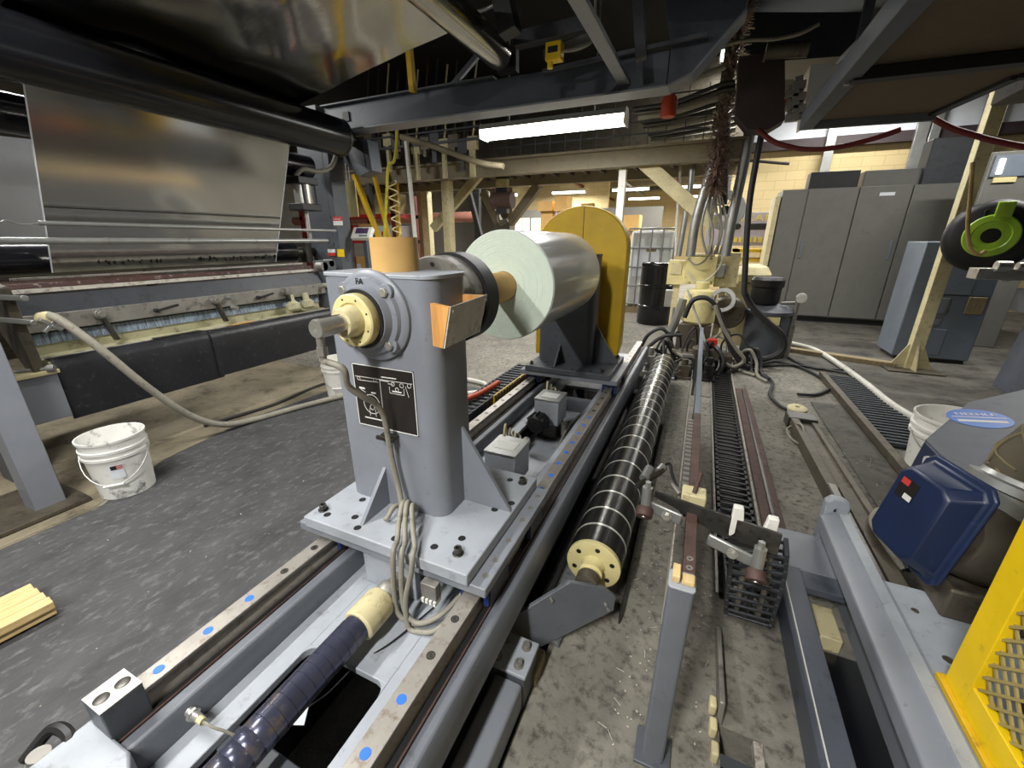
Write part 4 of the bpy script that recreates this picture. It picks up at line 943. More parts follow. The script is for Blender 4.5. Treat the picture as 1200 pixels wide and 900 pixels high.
dec.prism(pts4, ax_*0.001); dk = build('warning_sticker', dec, 'plate_black', pan)
dec = MB(); dec.prism([m4 @ Vector(p) for p in ((-0.033, 0.012, 0.001), (0.0, 0.012, 0.001), (0.0, 0.033, 0.001), (-0.033, 0.033, 0.001))], ax_*0.0006); build('sticker_red', dec, 'print_red', dk) if False else build('sticker_red', dec, 'print_red', pan)
dec = MB(); dec.prism([m4 @ Vector(p) for p in ((0.0, -0.031, 0.001), (0.032, -0.031, 0.001), (0.032, -0.012, 0.001), (0.0, -0.012, 0.001))], ax_*0.0006); build('sticker_white', dec, 'print_white', pan)
# brown casing behind
cc2 = c - ax_*0.17 + Vector((0.02, 0, -0.02))
m_ = loft([[cc2 + ax_*0.138 + (sd*math.cos(a)+upv*math.sin(a))*0.135 for a in [math.radians(20*i) for i in range(18)]],
           [cc2 + ax_*0.02 + (sd*math.cos(a)+upv*math.sin(a))*0.160 for a in [math.radians(20*i) for i in range(18)]],
           [cc2 - ax_*0.12 + (sd*math.cos(a)+upv*math.sin(a))*0.15 for a in [math.radians(20*i) for i in range(18)]],
           [cc2 - ax_*0.15 + (sd*math.cos(a)+upv*math.sin(a))*0.10 for a in [math.radians(20*i) for i in range(18)]]])
build('scroll_casing', m_, 'casting', bl, sharp=50)
b = MB(); b.box((0.86, 1.50, 0.286), (1.12, 1.85, 0.40)); build('casing_foot', b, 'casting', bl, bevel=0.01)
oc = cc2 + upv*0.165
b = MB(); b.lathe([(0.10, -0.06), (0.105, 0.0), (0.125, 0.005), (0.125, 0.03), (0.105, 0.035), (0.10, 0.05), (0.0, 0.05)], oc, upv+Vector((0.1, 0.1, 0)), 28); build('outlet_collar', b, 'galv', bl)
h0 = oc+upv*0.03
hpth = [h0, h0+Vector((0.02, 0.03, 0.09)), h0+Vector((0.12, 0.07, 0.165)), h0+Vector((0.30, 0.10, 0.20)), h0+Vector((0.60, 0.12, 0.21))]
b = MB(); b.tube(hpth, 0.088, 18, 8); nh = build('netted_hose', b, 'net_hose', bl)
sp = smooth_path(hpth, 10)
for sgn in (-1, 1):
    for ph in range(5):
        pts5 = []
        for i, p in enumerate(sp):
            d = (sp[min(i+1, len(sp)-1)]-sp[max(i-1, 0)]).normalized(); s_, t__ = frame_of(d)
            a = sgn*i*0.16 + ph*2*math.pi/5; pts5.append(p + (s_*math.cos(a)+t__*math.sin(a))*0.090)
        b = MB(); b.tube(pts5, 0.004, 5, 0); build('net_cord', b, 'rope', nh)
# black ribbed duct in front
dp = [Vector((1.02, 1.40, 0.66)), Vector((1.10, 1.44, 0.70)), Vector((1.25, 1.50, 0.76)), Vector((1.5, 1.6, 0.84))]
sp = smooth_path(dp, 12); b = MB()
b.tube(sp, lambda t: 0.095+0.009*math.sin(t*len(sp)*2.1), 18, 0); solo('ribbed_duct', b, 'hose_dark', 'black ribbed duct leading off the right side beside the netted hose', 'duct')
# dark blue motor cover with round emblem
e0 = at(1185, 500, Y=2.05)
mc = thing('motor_cover', 'dark blue boxed motor cover with a round blue emblem on its grey top', 'motor cover', (1.30, 2.2, 0.0035))
zt = 0.70
top = [Vector((x, y_, zt+0.1406*(x-0.895)+0.0465*(y_-2.0))) for x, y_ in ((0.895, 2.00), (0.90, 1.77), (1.25, 1.66), (1.80, 2.10), (1.90, 2.90), (1.42, 2.57), (1.17, 2.40))]
bot = [Vector((p.x+(-0.015 if p.x < 1.0 else 0.0), p.y, 0.57)) for p in top]
m_ = loft([bot, top]); build('cover_side', m_, 'navy', mc, bevel=0.006)
m_ = loft([[p+Vector((0, 0, 0.0015)) for p in top], [p+Vector((0, 0, 0.008)) for p in top]]); mt = build('cover_top', m_, 'navy_top', mc, bevel=0.003)
b = MB(); b.box((1.25, 2.05, 0.0035), (1.75, 2.6, 0.569)); build('motor_frame', b, 'casting', mc, bevel=0.01)
tn = Vector((-0.1406, -0.0465, 1)).normalized()
ec = Vector((1.133, 2.22, zt+0.1406*(1.133-0.895)+0.0465*0.22)) + tn*0.0085
xa_ = Vector((0.97, -0.05, 0)); xa_ = (xa_ - tn*xa_.dot(tn)).normalized(); ya_ = tn.cross(xa_)
b = MB(); b.lathe([(0.095, 0), (0.095, 0.0012), (0, 0.0012)], ec, tn, 36); em = build('emblem', b, 'print_blue', mt)
MM = basis(ec+tn*0.0014, xa_, ya_)
b = MB()
for y0_, y1_, w_ in ((0.004, 0.010, 0.080), (-0.042, -0.022, 0.072)):
    b.prism([MM @ Vector(p) for p in ((-w_, y0_, 0), (w_, y0_, 0), (w_, y1_, 0), (-w_, y1_, 0))], tn*0.0008)
build('emblem_bar', b, 'print_white', mt)
lettering('NEEHLF', 0.036, basis(ec+tn*0.0020+ya_*0.036, xa_, ya_), 'print_white', mt)
ec2 = at(1088, 532, X=0.935); 
b = MB(); b.cyl((0.893, 1.90, 0.635), (0.884, 1.90, 0.633), 0.042, 28); e2 = build('side_badge', b, 'print_white', mc)
b = MB(); b.box((0.8815, 1.875, 0.632), (0.8838, 1.925, 0.643)); build('badge_print', b, 'print_blue', e2)
# white bucket behind
def bucket(pos, label, tilt=None, r=0.150, h=0.37, m='white_dirty', group='white plastic buckets', art=True, yaw=0.0, fill=True):
    p = Vector(pos); t = thing('bucket', label, 'bucket', p, group)
    prof = [(0, 0.004), (r*0.84, 0.004), (r*0.86, 0.0), (r*0.965, h*0.66), (r*0.97, h*0.68), (r*1.03, h*0.685), (r*1.035, h*0.73), (r*0.985, h*0.735), (r*0.99, h*0.79), (r*1.04, h*0.795), (r*1.045, h*0.84), (r*0.995, h*0.845), (r*1.0, h*0.955), (r*1.045, h*0.96), (r*1.05, h), (r*1.0, h), (r*0.985, h*0.96), (r*0.83, 0.012), (0, 0.012)]
    b = MB(); b.lathe(prof, p, (0, 0, 1), 40); build('pail', b, m, t)
    fc = Vector((math.sin(yaw), -math.cos(yaw), 0)); sdv = Vector((math.cos(yaw), math.sin(yaw), 0))
    b = MB(); w = [p + sdv*(r*1.07*math.cos(a)) + fc*(r*1.12*math.sin(a)) + Vector((0, 0, h*0.76-0.17*math.sin(a))) for a in [math.pi*i/14 for i in range(15)]]
    b.tube(w, 0.003, 6, 0); hd = build('bail_handle', b, 'galv', t)
    mid = w[7]; b = MB(); b.cyl(mid-sdv*0.045, mid+sdv*0.045, 0.008, 10); build('grip', b, 'white_plastic', hd)
    return t
bucket((1.60, 3.22, 0.0035), 'wide white plastic tub standing behind the navy motor cover', r=0.235, h=0.42, m='white_plastic')

# ---------------------------------------------------------------- yellow mesh guard
yg = thing('mesh_guard', 'bright yellow framed expanded metal guard at the right edge', 'guard', (0.765, 0.7, 0.285))
X0, X1 = 0.765, 0.795
b = MB(); b.box((X0, 1.14, 0.306), (X1, 1.225, 1.35)); build('post', b, 'yellow_bright', yg, bevel=0.003)
b = MB(); b.box((X0, 0.0, 0.306), (X1, 1.1395, 0.385)); build('bottom_rail', b, 'yellow_bright', yg, bevel=0.003)
b = MB(); b.box((X0, -0.086, 0.306), (X1, -0.001, 1.35)); build('post', b, 'yellow_bright', yg, bevel=0.003)
b = MB(); b.box((X0, 0.0, 1.29), (X1, 1.1395, 1.35)); build('top_rail', b, 'yellow_bright', yg, bevel=0.003)
b = MB(); b.box((X0-0.012, 0.2, 0.2865), (X1+0.03, 1.24, 0.305)); build('foot_angle', b, 'yellow', yg, bevel=0.002)
mat('mesh_tan', '#a39258', 0.6)
ms = MB(); s = 0.042
ny, nz = int(1.17/s), int(0.904/s)
for k in range(-nz, ny+1):
    for sg in (1, -1):
        y0_ = k*s if sg > 0 else k*s + nz*s
        pa = [y0_, 0.3855]; pb = [y0_+sg*nz*s, 0.3855+nz*s]
        (ya, za), (yb, zb) = pa, pb
        if yb < ya: (ya, za), (yb, zb) = (yb, zb), (ya, za)
        lo, hi = max(ya, 0.0), min(yb, 1.1395)
        if hi-lo < 0.01: continue
        f = lambda yy: za+(zb-za)*(yy-ya)/(yb-ya)
        ms.bar((X0+0.013+0.003*sg, lo, f(lo)), (X0+0.013+0.003*sg, hi, f(hi)), 0.007, 0.005, up=(1, 0, 0))
mo = build('expanded_mesh', ms, 'mesh_tan', yg); mo['kind'] = 'stuff'

# ---------------------------------------------------------------- coating station on the left
cs = thing('coating_station', 'grey coating station with a doctor blade, dirty pan and black rubber skirt', 'coating machine', (-3.6, 2.1, 0.0))
CY0, CY1 = 1.03, 3.22
b = MB(); b.box((-3.33, 0.66, 0.0), (-3.20, 0.79, 2.95)); build('near_post', b, 'paint', cs, bevel=0.004)
b = MB(); b.box((-3.40, 0.70, 0.0), (-3.331, 0.80, 1.05)); build('near_side_plate', b, 'casting', cs, bevel=0.003)
b = MB(); b.box((-3.60, -0.3, 0.007), (-3.10, 0.86, 0.03)); build('near_foot', b, 'casting', cs, bevel=0.003)
b = MB(); b.box((-3.62, 0.82, 0.42), (-3.46, 1.02, 0.70)); build('end_box', b, 'paint', cs, bevel=0.004)
b = MB(); b.box((-3.60, 0.80, 0.7005), (-3.44, 1.03, 0.725)); build('end_box_lid', b, 'cream_worn', cs, bevel=0.004)
b = MB(); b.prism([(-3.56, 0.93, 0.726), (-3.46, 0.93, 0.726), (-3.50, 0.93, 1.20), (-3.72, 0.93, 1.24), (-3.72, 0.93, 0.95)], (0, 0.05, 0)); build('end_plate', b, 'casting', cs, bevel=0.004)
b = MB(); b.box((-3.95, 0.75, 0.0), (-3.80, 0.90, 2.95)); build('rear_post', b, 'paint_dark', cs, bevel=0.004)
b = MB(); b.box((-4.15, 3.60, 0.0), (-3.80, 3.72, 2.75)); build('far_post', b, 'paint_dark', cs, bevel=0.004)
b = MB(); b.box((-3.799, 3.60, 0.0), (-3.72, 3.80, 2.60)); build('far_post_flange', b, 'paint_dark', cs, bevel=0.004)
b = MB(); b.box((-3.78, 0.91, 0.40), (-3.68, 3.59, 0.60)); build('lower_tie', b, 'paint_dark', cs, bevel=0.004)
# rubber skirt in two overlapping sheets, draped over the pan edge
def skirt(y0, y1, dz, x):
    prof = [(-3.58, 0.762), (-3.55, 0.766), (-3.515, 0.755), (-3.50, 0.715), (-3.497, 0.58), (-3.505, 0.40+dz)]
    m = MB(); n_ = 10; vs = []; fs = []
    for i in range(n_+1):
        yy = y0+(y1-y0)*i/n_
        for s_ in (0, 0.008):
            for k, (px_, pz_) in enumerate(prof):
                w = 0.003*math.sin(i*1.9+k*0.8) if k > 2 else 0
                vs.append((px_+x+s_+w, yy, pz_+(s_ if k < 3 else 0) + 0))
    m_ = len(prof)*2; p_ = len(prof)
    for i in range(n_):
        a = i*m_; c_ = (i+1)*m_
        for k in range(p_-1):
            fs.append((a+k, a+k+1, c_+k+1, c_+k)); fs.append((a+p_+k, c_+p_+k, c_+p_+k+1, a+p_+k+1))
        fs.append((a, c_, c_+p_, a+p_)); fs.append((a+p_-1, a+2*p_-1, c_+2*p_-1, c_+p_-1))
    for a in (0, n_*m_):
        for k in range(p_-1): fs.append((a+k, a+p_+k, a+p_+k+1, a+k+1))
    m.add(vs, fs); return m
build('rubber_skirt', skirt(CY0, 1.97, -0.015, 0.0), 'rubber', cs, sharp=60)
build('rubber_skirt', skirt(1.93, CY1, 0.0, 0.011), 'rubber', cs, sharp=60)
# pan
b = MB(); b.prism([(-3.78, CY0-0.01, 0.70), (-3.53, CY0-0.01, 0.70), (-3.53, CY0-0.01, 0.755), (-3.75, CY0-0.01, 0.765), (-3.757, CY0-0.01, 0.85), (-3.78, CY0-0.01, 0.85)], (0, CY1-CY0+0.02, 0)); build('coating_pan', b, 'pan_cream', cs)
b = MB(); b.box((-3.60, CY0, 0.758), (-3.585, CY1, 0.772)); build('pan_lip', b, 'lip_white', cs)
b = MB(); b.prism([(-3.745, CY0, 0.828), (-3.735, CY0, 0.828), (-3.745, CY0, 0.895), (-3.755, CY0, 0.895)], (0, CY1-CY0, 0)); build('stained_apron', b, 'paint_smear', cs)
for k, (yy, l) in enumerate(((1.75, 0.32), (2.25, 0.20), (2.55, 0.28))):
    b = MB(); b.obox((-3.565, yy, 0.778), (0.05, l, 0.004), Matrix.Rotation(0.05*k, 3, 'Z')); build('paint_scrap', b, ['plate_black', 'cardboard', 'pan_cream'][k], cs)
# doctor blade and clamp bar
b = MB(); b.prism([(-3.70, CY0-0.04, 1.015), (-3.69, CY0-0.04, 1.015), (-3.74, CY0-0.04, 1.13), (-3.75, CY0-0.04, 1.13)], (0, CY1-CY0+0.10, 0)); build('doctor_blade', b, 'frame_dark', cs)
b = MB(); b.prism([(-3.71, CY0-0.04, 0.915), (-3.67, CY0-0.04, 0.915), (-3.675, CY0-0.04, 1.02), (-3.71, CY0-0.04, 1.02)], (0, CY1-CY0+0.10, 0)); cb = build('clamp_bar', b, 'steel_dull', cs, bevel=0.004)
b = MB(); b.box((-3.78, CY0, 0.896), (-3.74, CY1, 0.914)); build('shadow_gap_bar', b, 'black', cs)
for yy in (1.37, 2.12, 2.78):
    b = MB(); b.cyl((-3.672, yy, 0.985), (-3.625, yy, 0.985), 0.032, 18); b.cyl((-3.625, yy, 0.985), (-3.61, yy, 0.985), 0.022, 18); build('clamp_knob', b, 'steel_dull', cs, bevel=0.003)
    b = MB(); b.bar((-3.66, yy+0.01, 0.975), (-3.645, yy+0.05, 0.80), 0.022, 0.05, up=(1, 0, 0)); build('clamp_strap', b, 'steel_dark', cs, bevel=0.003)
for yy in (1.70, 2.50):
    b = MB(); b.cyl((-3.67, yy, 0.96), (-3.64, yy, 0.96), 0.016, 12); b.bar((-3.64, yy, 0.96), (-3.635, yy+0.14, 0.985), 0.016, 0.02, up=(1, 0, 0)); build('lever_handle', b, 'black', cs, bevel=0.003)
for dy in (0.0, 0.09):
    b = MB(); b.cyl((-3.67, 2.24+dy*0.2, 0.995-dy), (-3.62, 2.25+dy*0.2, 0.99-dy), 0.018, 14); build('thumb_screw', b, 'galv', cs)
for k in range(2):
    b = MB(); b.lathe([(0, 0), (0.035, 0), (0.06, 0.02), (0.065, 0.07), (0.03, 0.10), (0.03, 0.16), (0, 0.16)], (-3.63, 2.83+0.17*k, 0.79), (-0.2, 0, 1), 16); build('drain_funnel', b, 'pan_cream', cs)
# lip rails above the blade
b = MB(); b.prism([(-3.76, 0.86, 1.145), (-3.735, 0.86, 1.145), (-3.745, 0.86, 1.168), (-3.77, 0.86, 1.168)], (0, 2.45, 0)); build('lip_rail', b, 'lip_white', cs)
b = MB(); b.prism([(-3.80, 0.95, 1.175), (-3.77, 0.95, 1.175), (-3.785, 0.95, 1.198), (-3.82, 0.95, 1.198)], (0, 2.30, 0)); build('wiper_strip', b, 'maroon_lip', cs)
b = MB(); b.prism([(-3.90, 1.1, 1.215), (-3.86, 1.1, 1.215), (-3.865, 1.1, 1.228), (-3.90, 1.1, 1.228)], (0, 2.1, 0)); build('wiper_strip', b, 'lip_white', cs)
# rods
b = MB(); b.cyl((-3.70, 0.50, 1.447), (-3.70, 3.42, 1.447), 0.022, 14); rd = build('guide_rod', b, 'galv', cs)
for yy in (1.55, 2.05, 2.6):
    b = MB(); b.cyl((-3.70, yy, 1.447), (-3.70, yy+0.012, 1.447), 0.025, 14); build('rod_collar', b, 'steel_dull', rd)
b = MB(); b.cyl((-3.70, 1.25, 1.55), (-3.70, 3.55, 1.55), 0.014, 12); build('guide_rod', b, 'galv', cs)
b = MB(); b.tube([(-3.70, 0.9, 1.545), (-3.70, 1.08, 1.55), (-3.70, 1.12, 1.56), (-3.70, 1.18, 1.54), (-3.70, 1.26, 1.55)], 0.004, 6); build('tie_wire', b, 'steel_dull', cs)
b = MB(); b.cyl((-4.12, 0.3, 1.33), (-4.12, 3.30, 1.33), 0.105, 32); br_ = build('backing_roller', b, 'black_gloss', cs)
b = MB(); b.cyl((-4.12, 3.30, 1.33), (-4.12, 3.58, 1.33), 0.05, 20); b.box((-4.2, 3.42, 1.22), (-4.04, 3.50, 1.44)); build('roller_journal', b, 'steel_dark', cs)
# bearing clutter at the far end of the pan
for k, (yy, z_, r_) in enumerate(((3.30, 1.19, 0.05), (3.40, 1.22, 0.04), (3.34, 1.08, 0.05))):
    b = MB(); b.cyl((-3.76, yy, z_), (-3.66, yy, z_), r_, 16); build('bearing_cap', b, 'steel_dull', cs, bevel=0.005)
b = MB(); b.box((-3.80, 3.28, 0.60), (-3.66, 3.45, 1.25)); build('far_end_plate', b, 'paint_dark', cs, bevel=0.004)
b = MB(); b.tube([(-3.70, 3.22, 0.98), (-3.60, 3.24, 1.00), (-3.52, 3.26, 0.88), (-3.50, 3.27, 0.60), (-3.50, 3.30, 0.25)], 0.022, 10); build('return_hose', b, 'hose', cs)
# tool arms at the near end
for k, (z0_, z1_) in enumerate(((1.16, 1.20), (1.02, 1.10))):
    b = MB(); b.bar((-3.47, 0.70, z1_), (-3.47, 1.02, z0_-0.02), 0.03, 0.03); b.cyl((-3.455, 1.0, z0_-0.015), (-3.44, 1.0, z0_-0.015), 0.018, 12); build('wing_arm', b, 'galv', cs, bevel=0.005)
b = MB()
for a in range(4):
    an = math.radians(45+90*a); b.bar((-3.43, 1.06, 0.985), (-3.43, 1.06+0.055*math.cos(an), 0.985+0.055*math.sin(an)), 0.02, 0.022, up=(1, 0, 0))
build('star_knob', b, 'galv', cs, bevel=0.004)
b = MB(); b.cyl((-3.56, 0.85, 0.735), (-3.44, 1.0, 0.735), 0.012, 10); b.cyl((-3.45, 0.985, 0.735), (-3.43, 1.01, 0.735), 0.022, 12); build('peg', b, 'galv', cs)
# hose from the pan to the floor
b = MB(); b.tube([(-3.50, 1.055, 1.02), (-3.45, 1.07, 1.035), (-3.39, 1.10, 1.0), (-3.33, 1.20, 0.82), (-3.30, 1.36, 0.52), (-3.30, 1.55, 0.24), (-3.29, 1.75, 0.08), (-3.26, 2.0, 0.032), (-3.15, 2.35, 0.032), (-3.0, 2.70, 0.032), (-2.75, 3.0, 0.032), (-2.3, 3.2, 0.032)], 0.024, 12, 8)
hs = solo('drain_hose', b, 'hose', 'long grey ribbed hose sagging from the coating pan to the walkway floor', 'hose')
b = MB(); b.lathe([(0, 0), (0.034, 0), (0.036, 0.05), (0.03, 0.07), (0, 0.07)], (-3.50, 1.05, 1.02), (0.9, 0.35, 0.1), 16); build('hose_cuff', b, 'cream_worn', hs)
b = MB(); b.tube([(-3.55, 1.75, 0.02), (-3.45, 2.3, 0.02), (-3.5, 2.9, 0.02), (-3.3, 3.4, 0.02)], 0.012, 8); solo('floor_cable', b, 'hose_dark', 'black cable lying on the concrete under the rubber skirt', 'cable')
bk1 = bucket((-3.06, 1.02, 0.006), 'paint-splashed white bucket with a flag sticker beside the near machine post', yaw=0.9)
bk2 = bucket((-3.12, 2.80, 0.006), 'clean white bucket with red print standing half behind the near roll stand', m='white_plastic', yaw=0.6)
def wrap(p, r, a0, a1, z0, z1, m, parent, nm):
    b = MB(); vs = []; n_ = 6; fs = []
    for i in range(n_+1):
        a = a0+(a1-a0)*i/n_
        for z_, rr in ((z0, r*(0.86+0.11*(z0/0.25))), (z1, r*(0.86+0.11*(z1/0.25)))):
            for e in (0.0015, 0.0025): vs.append((p[0]+(rr+e)*math.cos(a), p[1]+(rr+e)*math.sin(a), p[2]+z_))
    for i in range(n_):
        a, c_ = i*4, (i+1)*4
        fs += [(a+1, c_+1, c_+3, a+3), (a, a+2, c_+2, c_), (a+2, a+3, c_+3, c_+2), (a, c_, c_+1, a+1)]
    fs += [(0, 1, 3, 2), (n_*4, n_*4+2, n_*4+3, n_*4+1)]
    b.add(vs, fs); return build(nm, b, m, parent)
wrap((-3.06, 1.02, 0.006), 0.150, -0.72, -0.28, 0.135, 0.225, 'paper_white', bk1, 'sticker')
wrap((-3.06, 1.02, 0.006), 0.1515, -0.66, -0.48, 0.195, 0.22, 'plate_black', bk1, 'flag_canton')
for k in range(3): wrap((-3.06, 1.02, 0.006), 0.1515, -0.48, -0.30, 0.196+0.009*k, 0.201+0.009*k, 'print_red', bk1, 'flag_stripe')
for k in range(3): wrap((-3.12, 2.80, 0.006), 0.150, -0.66, -0.36+0.05*(k % 2), 0.14+0.03*k, 0.158+0.03*k, 'print_red', bk2, 'red_print')

# ---------------------------------------------------------------- web, rollers and foil overhead
b = MB(); b.cyl((-3.45, -0.4, 2.41), (-3.45, 3.52, 2.41), 0.165, 48); tr = thing('turning_roller', 'large black turning roller over the silver web', 'roller', (-3.45, 1.6, 2.24))
build('roller_face', b, 'black_gloss', tr)
b = MB(); b.ring((-3.45, 3.50, 2.41), (0, 1, 0), 0.13, 0.169, 0.025, 40); b.cyl((-3.45, 3.52, 2.41), (-3.45, 3.90, 2.41), 0.05, 20); build('roller_end', b, 'steel_dark', tr)
b = MB(); b.cyl((-3.86, 0.2, 2.16), (-3.86, 3.45, 2.16), 0.11, 36); solo('idler_roller', b, 'black_gloss', 'smaller black idler roller tucked behind the top of the silver web', 'roller')
def sheet(rows, y0, y1, n_, th, wob=0.0, seed=1):
    m = MB(); vs = []; fs = []; rg = random.Random(seed); k = len(rows)
    ph = [rg.random()*6.28 for _ in range(8)]
    for s_ in (0, 1):
        for j in range(n_+1):
            yy = y0+(y1-y0)*j/n_
            for i, (x, z_) in enumerate(rows):
                w = wob*(math.sin(yy*4.1+x*2.3+ph[0])+0.6*math.sin(yy*9.0-x*5.0+ph[1])+0.35*math.sin(yy*15+x*11+ph[2]))
                vs.append((x, yy, z_+w-th*s_))
    o = (n_+1)*k
    for j in range(n_):
        for i in range(k-1):
            a = j*k+i; fs += [(a, a+1, a+k+1, a+k), (o+a, o+a+k, o+a+k+1, o+a+1)]
        fs += [(j*k, j*k+k, o+j*k+k, o+j*k), (j*k+k-1, o+j*k+k-1, o+j*k+2*k-1, j*k+2*k-1)]
    for i in range(k-1): fs += [(i, o+i, o+i+1, i+1), (n_*k+i, n_*k+i+1, o+n_*k+i+1, o+n_*k+i)]
    m.add(vs, fs); return m
b = MB()
x0_, z0_, x1_, z1_ = -3.545, 2.262, -4.00, 1.245
b.prism([(x0_, 1.33, z0_), (x0_, 3.0, z0_), (x1_, 3.0, z1_), (x1_, 1.33, z1_)], (0.003, 0, 0.001)); wb_ = solo('silver_web', b, 'web_metal', 'broad silver metallised web stretched from the black roller down into the pan', 'web')
for yy in (1.33, 2.992):
    b = MB(); b.prism([(x0_+0.0032, yy, z0_), (x0_+0.0032, yy+0.008, z0_), (x1_+0.0032, yy+0.008, z1_), (x1_+0.0032, yy, z1_)], (0.001, 0, 0.0004)); build('white_edge', b, 'paper_white', wb_)
def onweb(yy, t): return Vector((x0_+(x1_-x0_)*t+0.0036, yy, z0_+(z1_-z0_)*t+0.001))
b = MB()
rg = random.Random(5)
for c_ in (1.62, 1.74, 1.85, 1.98, 2.22, 2.30, 2.38, 2.52, 2.62, 2.78, 2.86, 2.93):
    for k in range(5):
        yy = c_+rg.uniform(-0.05, 0.05); t0 = 0.945+rg.uniform(-0.012, 0.01); b.prism([onweb(yy, t0), onweb(yy+0.012, t0-0.018*rg.random()), onweb(yy+0.016, t0+0.018)], (0.0006, 0, 0))
build('ink_marks', b, 'black', wb_)
b = MB(); b.prism([onweb(1.34, 0.60), onweb(2.99, 0.595), onweb(2.99, 0.60), onweb(1.34, 0.606)], (0.0005, 0, 0)); build('web_crease', b, 'steel_dark', wb_)
b = MB(); b.prism([(-4.55, -0.2, 2.05), (-4.55, 1.9, 2.15), (-4.75, 1.9, 1.30), (-4.75, 1.16, 1.24)], (0.003, 0, 0.001)); solo('white_web', b, 'paper_white', 'white paper web running behind the silver web at the left edge', 'web')
rows = [(-3.44+1.78*i/40, 2.577+0.30*i/40+0.0*math.sin(i)) for i in range(41)]
b = sheet(rows, 1.30, 3.06, 40, 0.002, 0.0045); fo = solo('foil_web', b, 'foil', 'crinkled mirror-like foil web slanting up overhead from the black roller', 'web', sharp=80)
b = MB(); b.cyl((-1.62, -0.3, 2.775), (-1.62, 3.36, 2.775), 0.102, 40); cr = thing('steel_idler', 'polished steel idler roller overhead at the edge of the foil web', 'roller', (-1.62, 1.5, 2.67))
build('idler_face', b, 'chrome_roll', cr); b = MB(); b.cyl((-1.62, 3.36, 2.775), (-1.62, 3.64, 2.775), 0.04, 16); b.box((-1.70, 3.50, 2.70), (-1.54, 3.56, 2.86)); build('idler_journal', b, 'black', cr)
# second dark idlers higher up
for k, (x, z_, r_, ye, lb) in enumerate(((-1.15, 3.02, 0.07, 2.9, 'thin dark idler roller overhead right of the polished idler'), (-0.55, 3.35, 0.16, 3.4, 'wide metal idler roller high at the top edge above the tie bar'))):
    b = MB(); b.cyl((x, 0.4, z_), (x, ye, z_), r_, 32); solo('overhead_idler', b, 'steel_dark', lb, 'roller')
# pneumatic cylinder, hoses, bracket and signs on the far post
pc = thing('air_cylinder', 'steel air cylinder with black end caps beside the far machine post', 'cylinder', (-3.72, 3.25, 1.60))
c0, c1 = at(353, 212, X=-3.75), at(361, 243, X=-3.75)
c0 = Vector((-3.75, c0.y, c0.z)); c1 = Vector((-3.75, c0.y, c1.z))
b = MB(); b.cyl(c1, c0, 0.085, 24); build('barrel', b, 'steel', pc)
for c_ in (c0, c1):
    b = MB(); b.box(c_-Vector((0.10, 0.115, 0.035)), c_+Vector((0.10, 0.115, 0.03))); build('end_cap', b, 'black', pc, bevel=0.006)
for sx in (-0.07, 0.07):
    b = MB(); b.cyl(c1+Vector((0.09, sx, 0)), c0+Vector((0.09, sx, 0)), 0.010, 10); build('tie_rod', b, 'black', pc)
b = MB(); b.cyl(c1-Vector((0, 0, 0.33)), c1-Vector((0, 0, 0.035)), 0.022, 12); build('piston_rod', b, 'steel', pc)
b = MB(); b.tube([c0+Vector((0.02, -0.08, 0.03)), c0+Vector((0.05, 0.0, 0.10)), c0+Vector((0.08, 0.16, 0.10)), c0+Vector((0.10, 0.32, 0.17)), c0+Vector((0.12, 0.42, 0.35))], 0.022, 10); solo('cylinder_hose', b, 'hose', 'grey hose curving over the air cylinder to the roller end', 'hose')
bb = thing('roller_bearing_arm', 'dark grey faceted bearing arm at the far end of the black roller', 'bearing arm', (-3.45, 3.75, 2.1))
fa = [at(u, v, Y=3.72) for u, v in ((404, 160), (430, 163), (436, 200), (421, 207), (408, 195), (398, 185))]
b = MB(); b.prism(fa, (0, 0.16, 0)); build('arm_body', b, 'paint_blue', bb, bevel=0.004)
b = MB(); b.prism([at(u, v, Y=3.715) for u, v in ((407, 167), (424, 166), (429, 196), (412, 189))], (0, 0.004, 0)); build('arm_cover', b, 'frame_dark', bb, bevel=0.002)
def sign(u0, v0, u1, v1, Y, mats, label, txt=None, tm='print_white'):
    a, c_ = at(u0, v0, Y=Y), at(u1, v1, Y=Y); t = thing('warning_sign', label, 'sign', ((a.x+c_.x)/2, Y, min(a.z, c_.z)), 'warning stickers on the coating station')
    z0, z1 = min(a.z, c_.z), max(a.z, c_.z); n_ = len(mats)
    for k, m in enumerate(mats):
        b = MB(); b.box((a.x, Y-0.004-0.001*k, z1-(z1-z0)*(k+1)/n_), (c_.x, Y, z1-(z1-z0)*k/n_)); build('band', b, m, t)
    if txt: lettering(txt, (z1-z0)*0.26, basis(((a.x+c_.x)/2, Y-0.008, z1-(z1-z0)*0.3), (1, 0, 0), (0, 0, 1)), tm, t)
    return t
FP = 3.598
sign(390, 254, 402, 264, FP, ['print_red', 'print_white'], 'red and white danger sticker on the far machine post', 'DANGER')
sign(384, 292, 394, 300, FP, ['paper_white', 'print_red'], 'white and red sticker low on the far machine post')
sign(395, 292, 404, 301, FP, ['yellow_bright'], 'yellow caution sticker low on the far machine post')
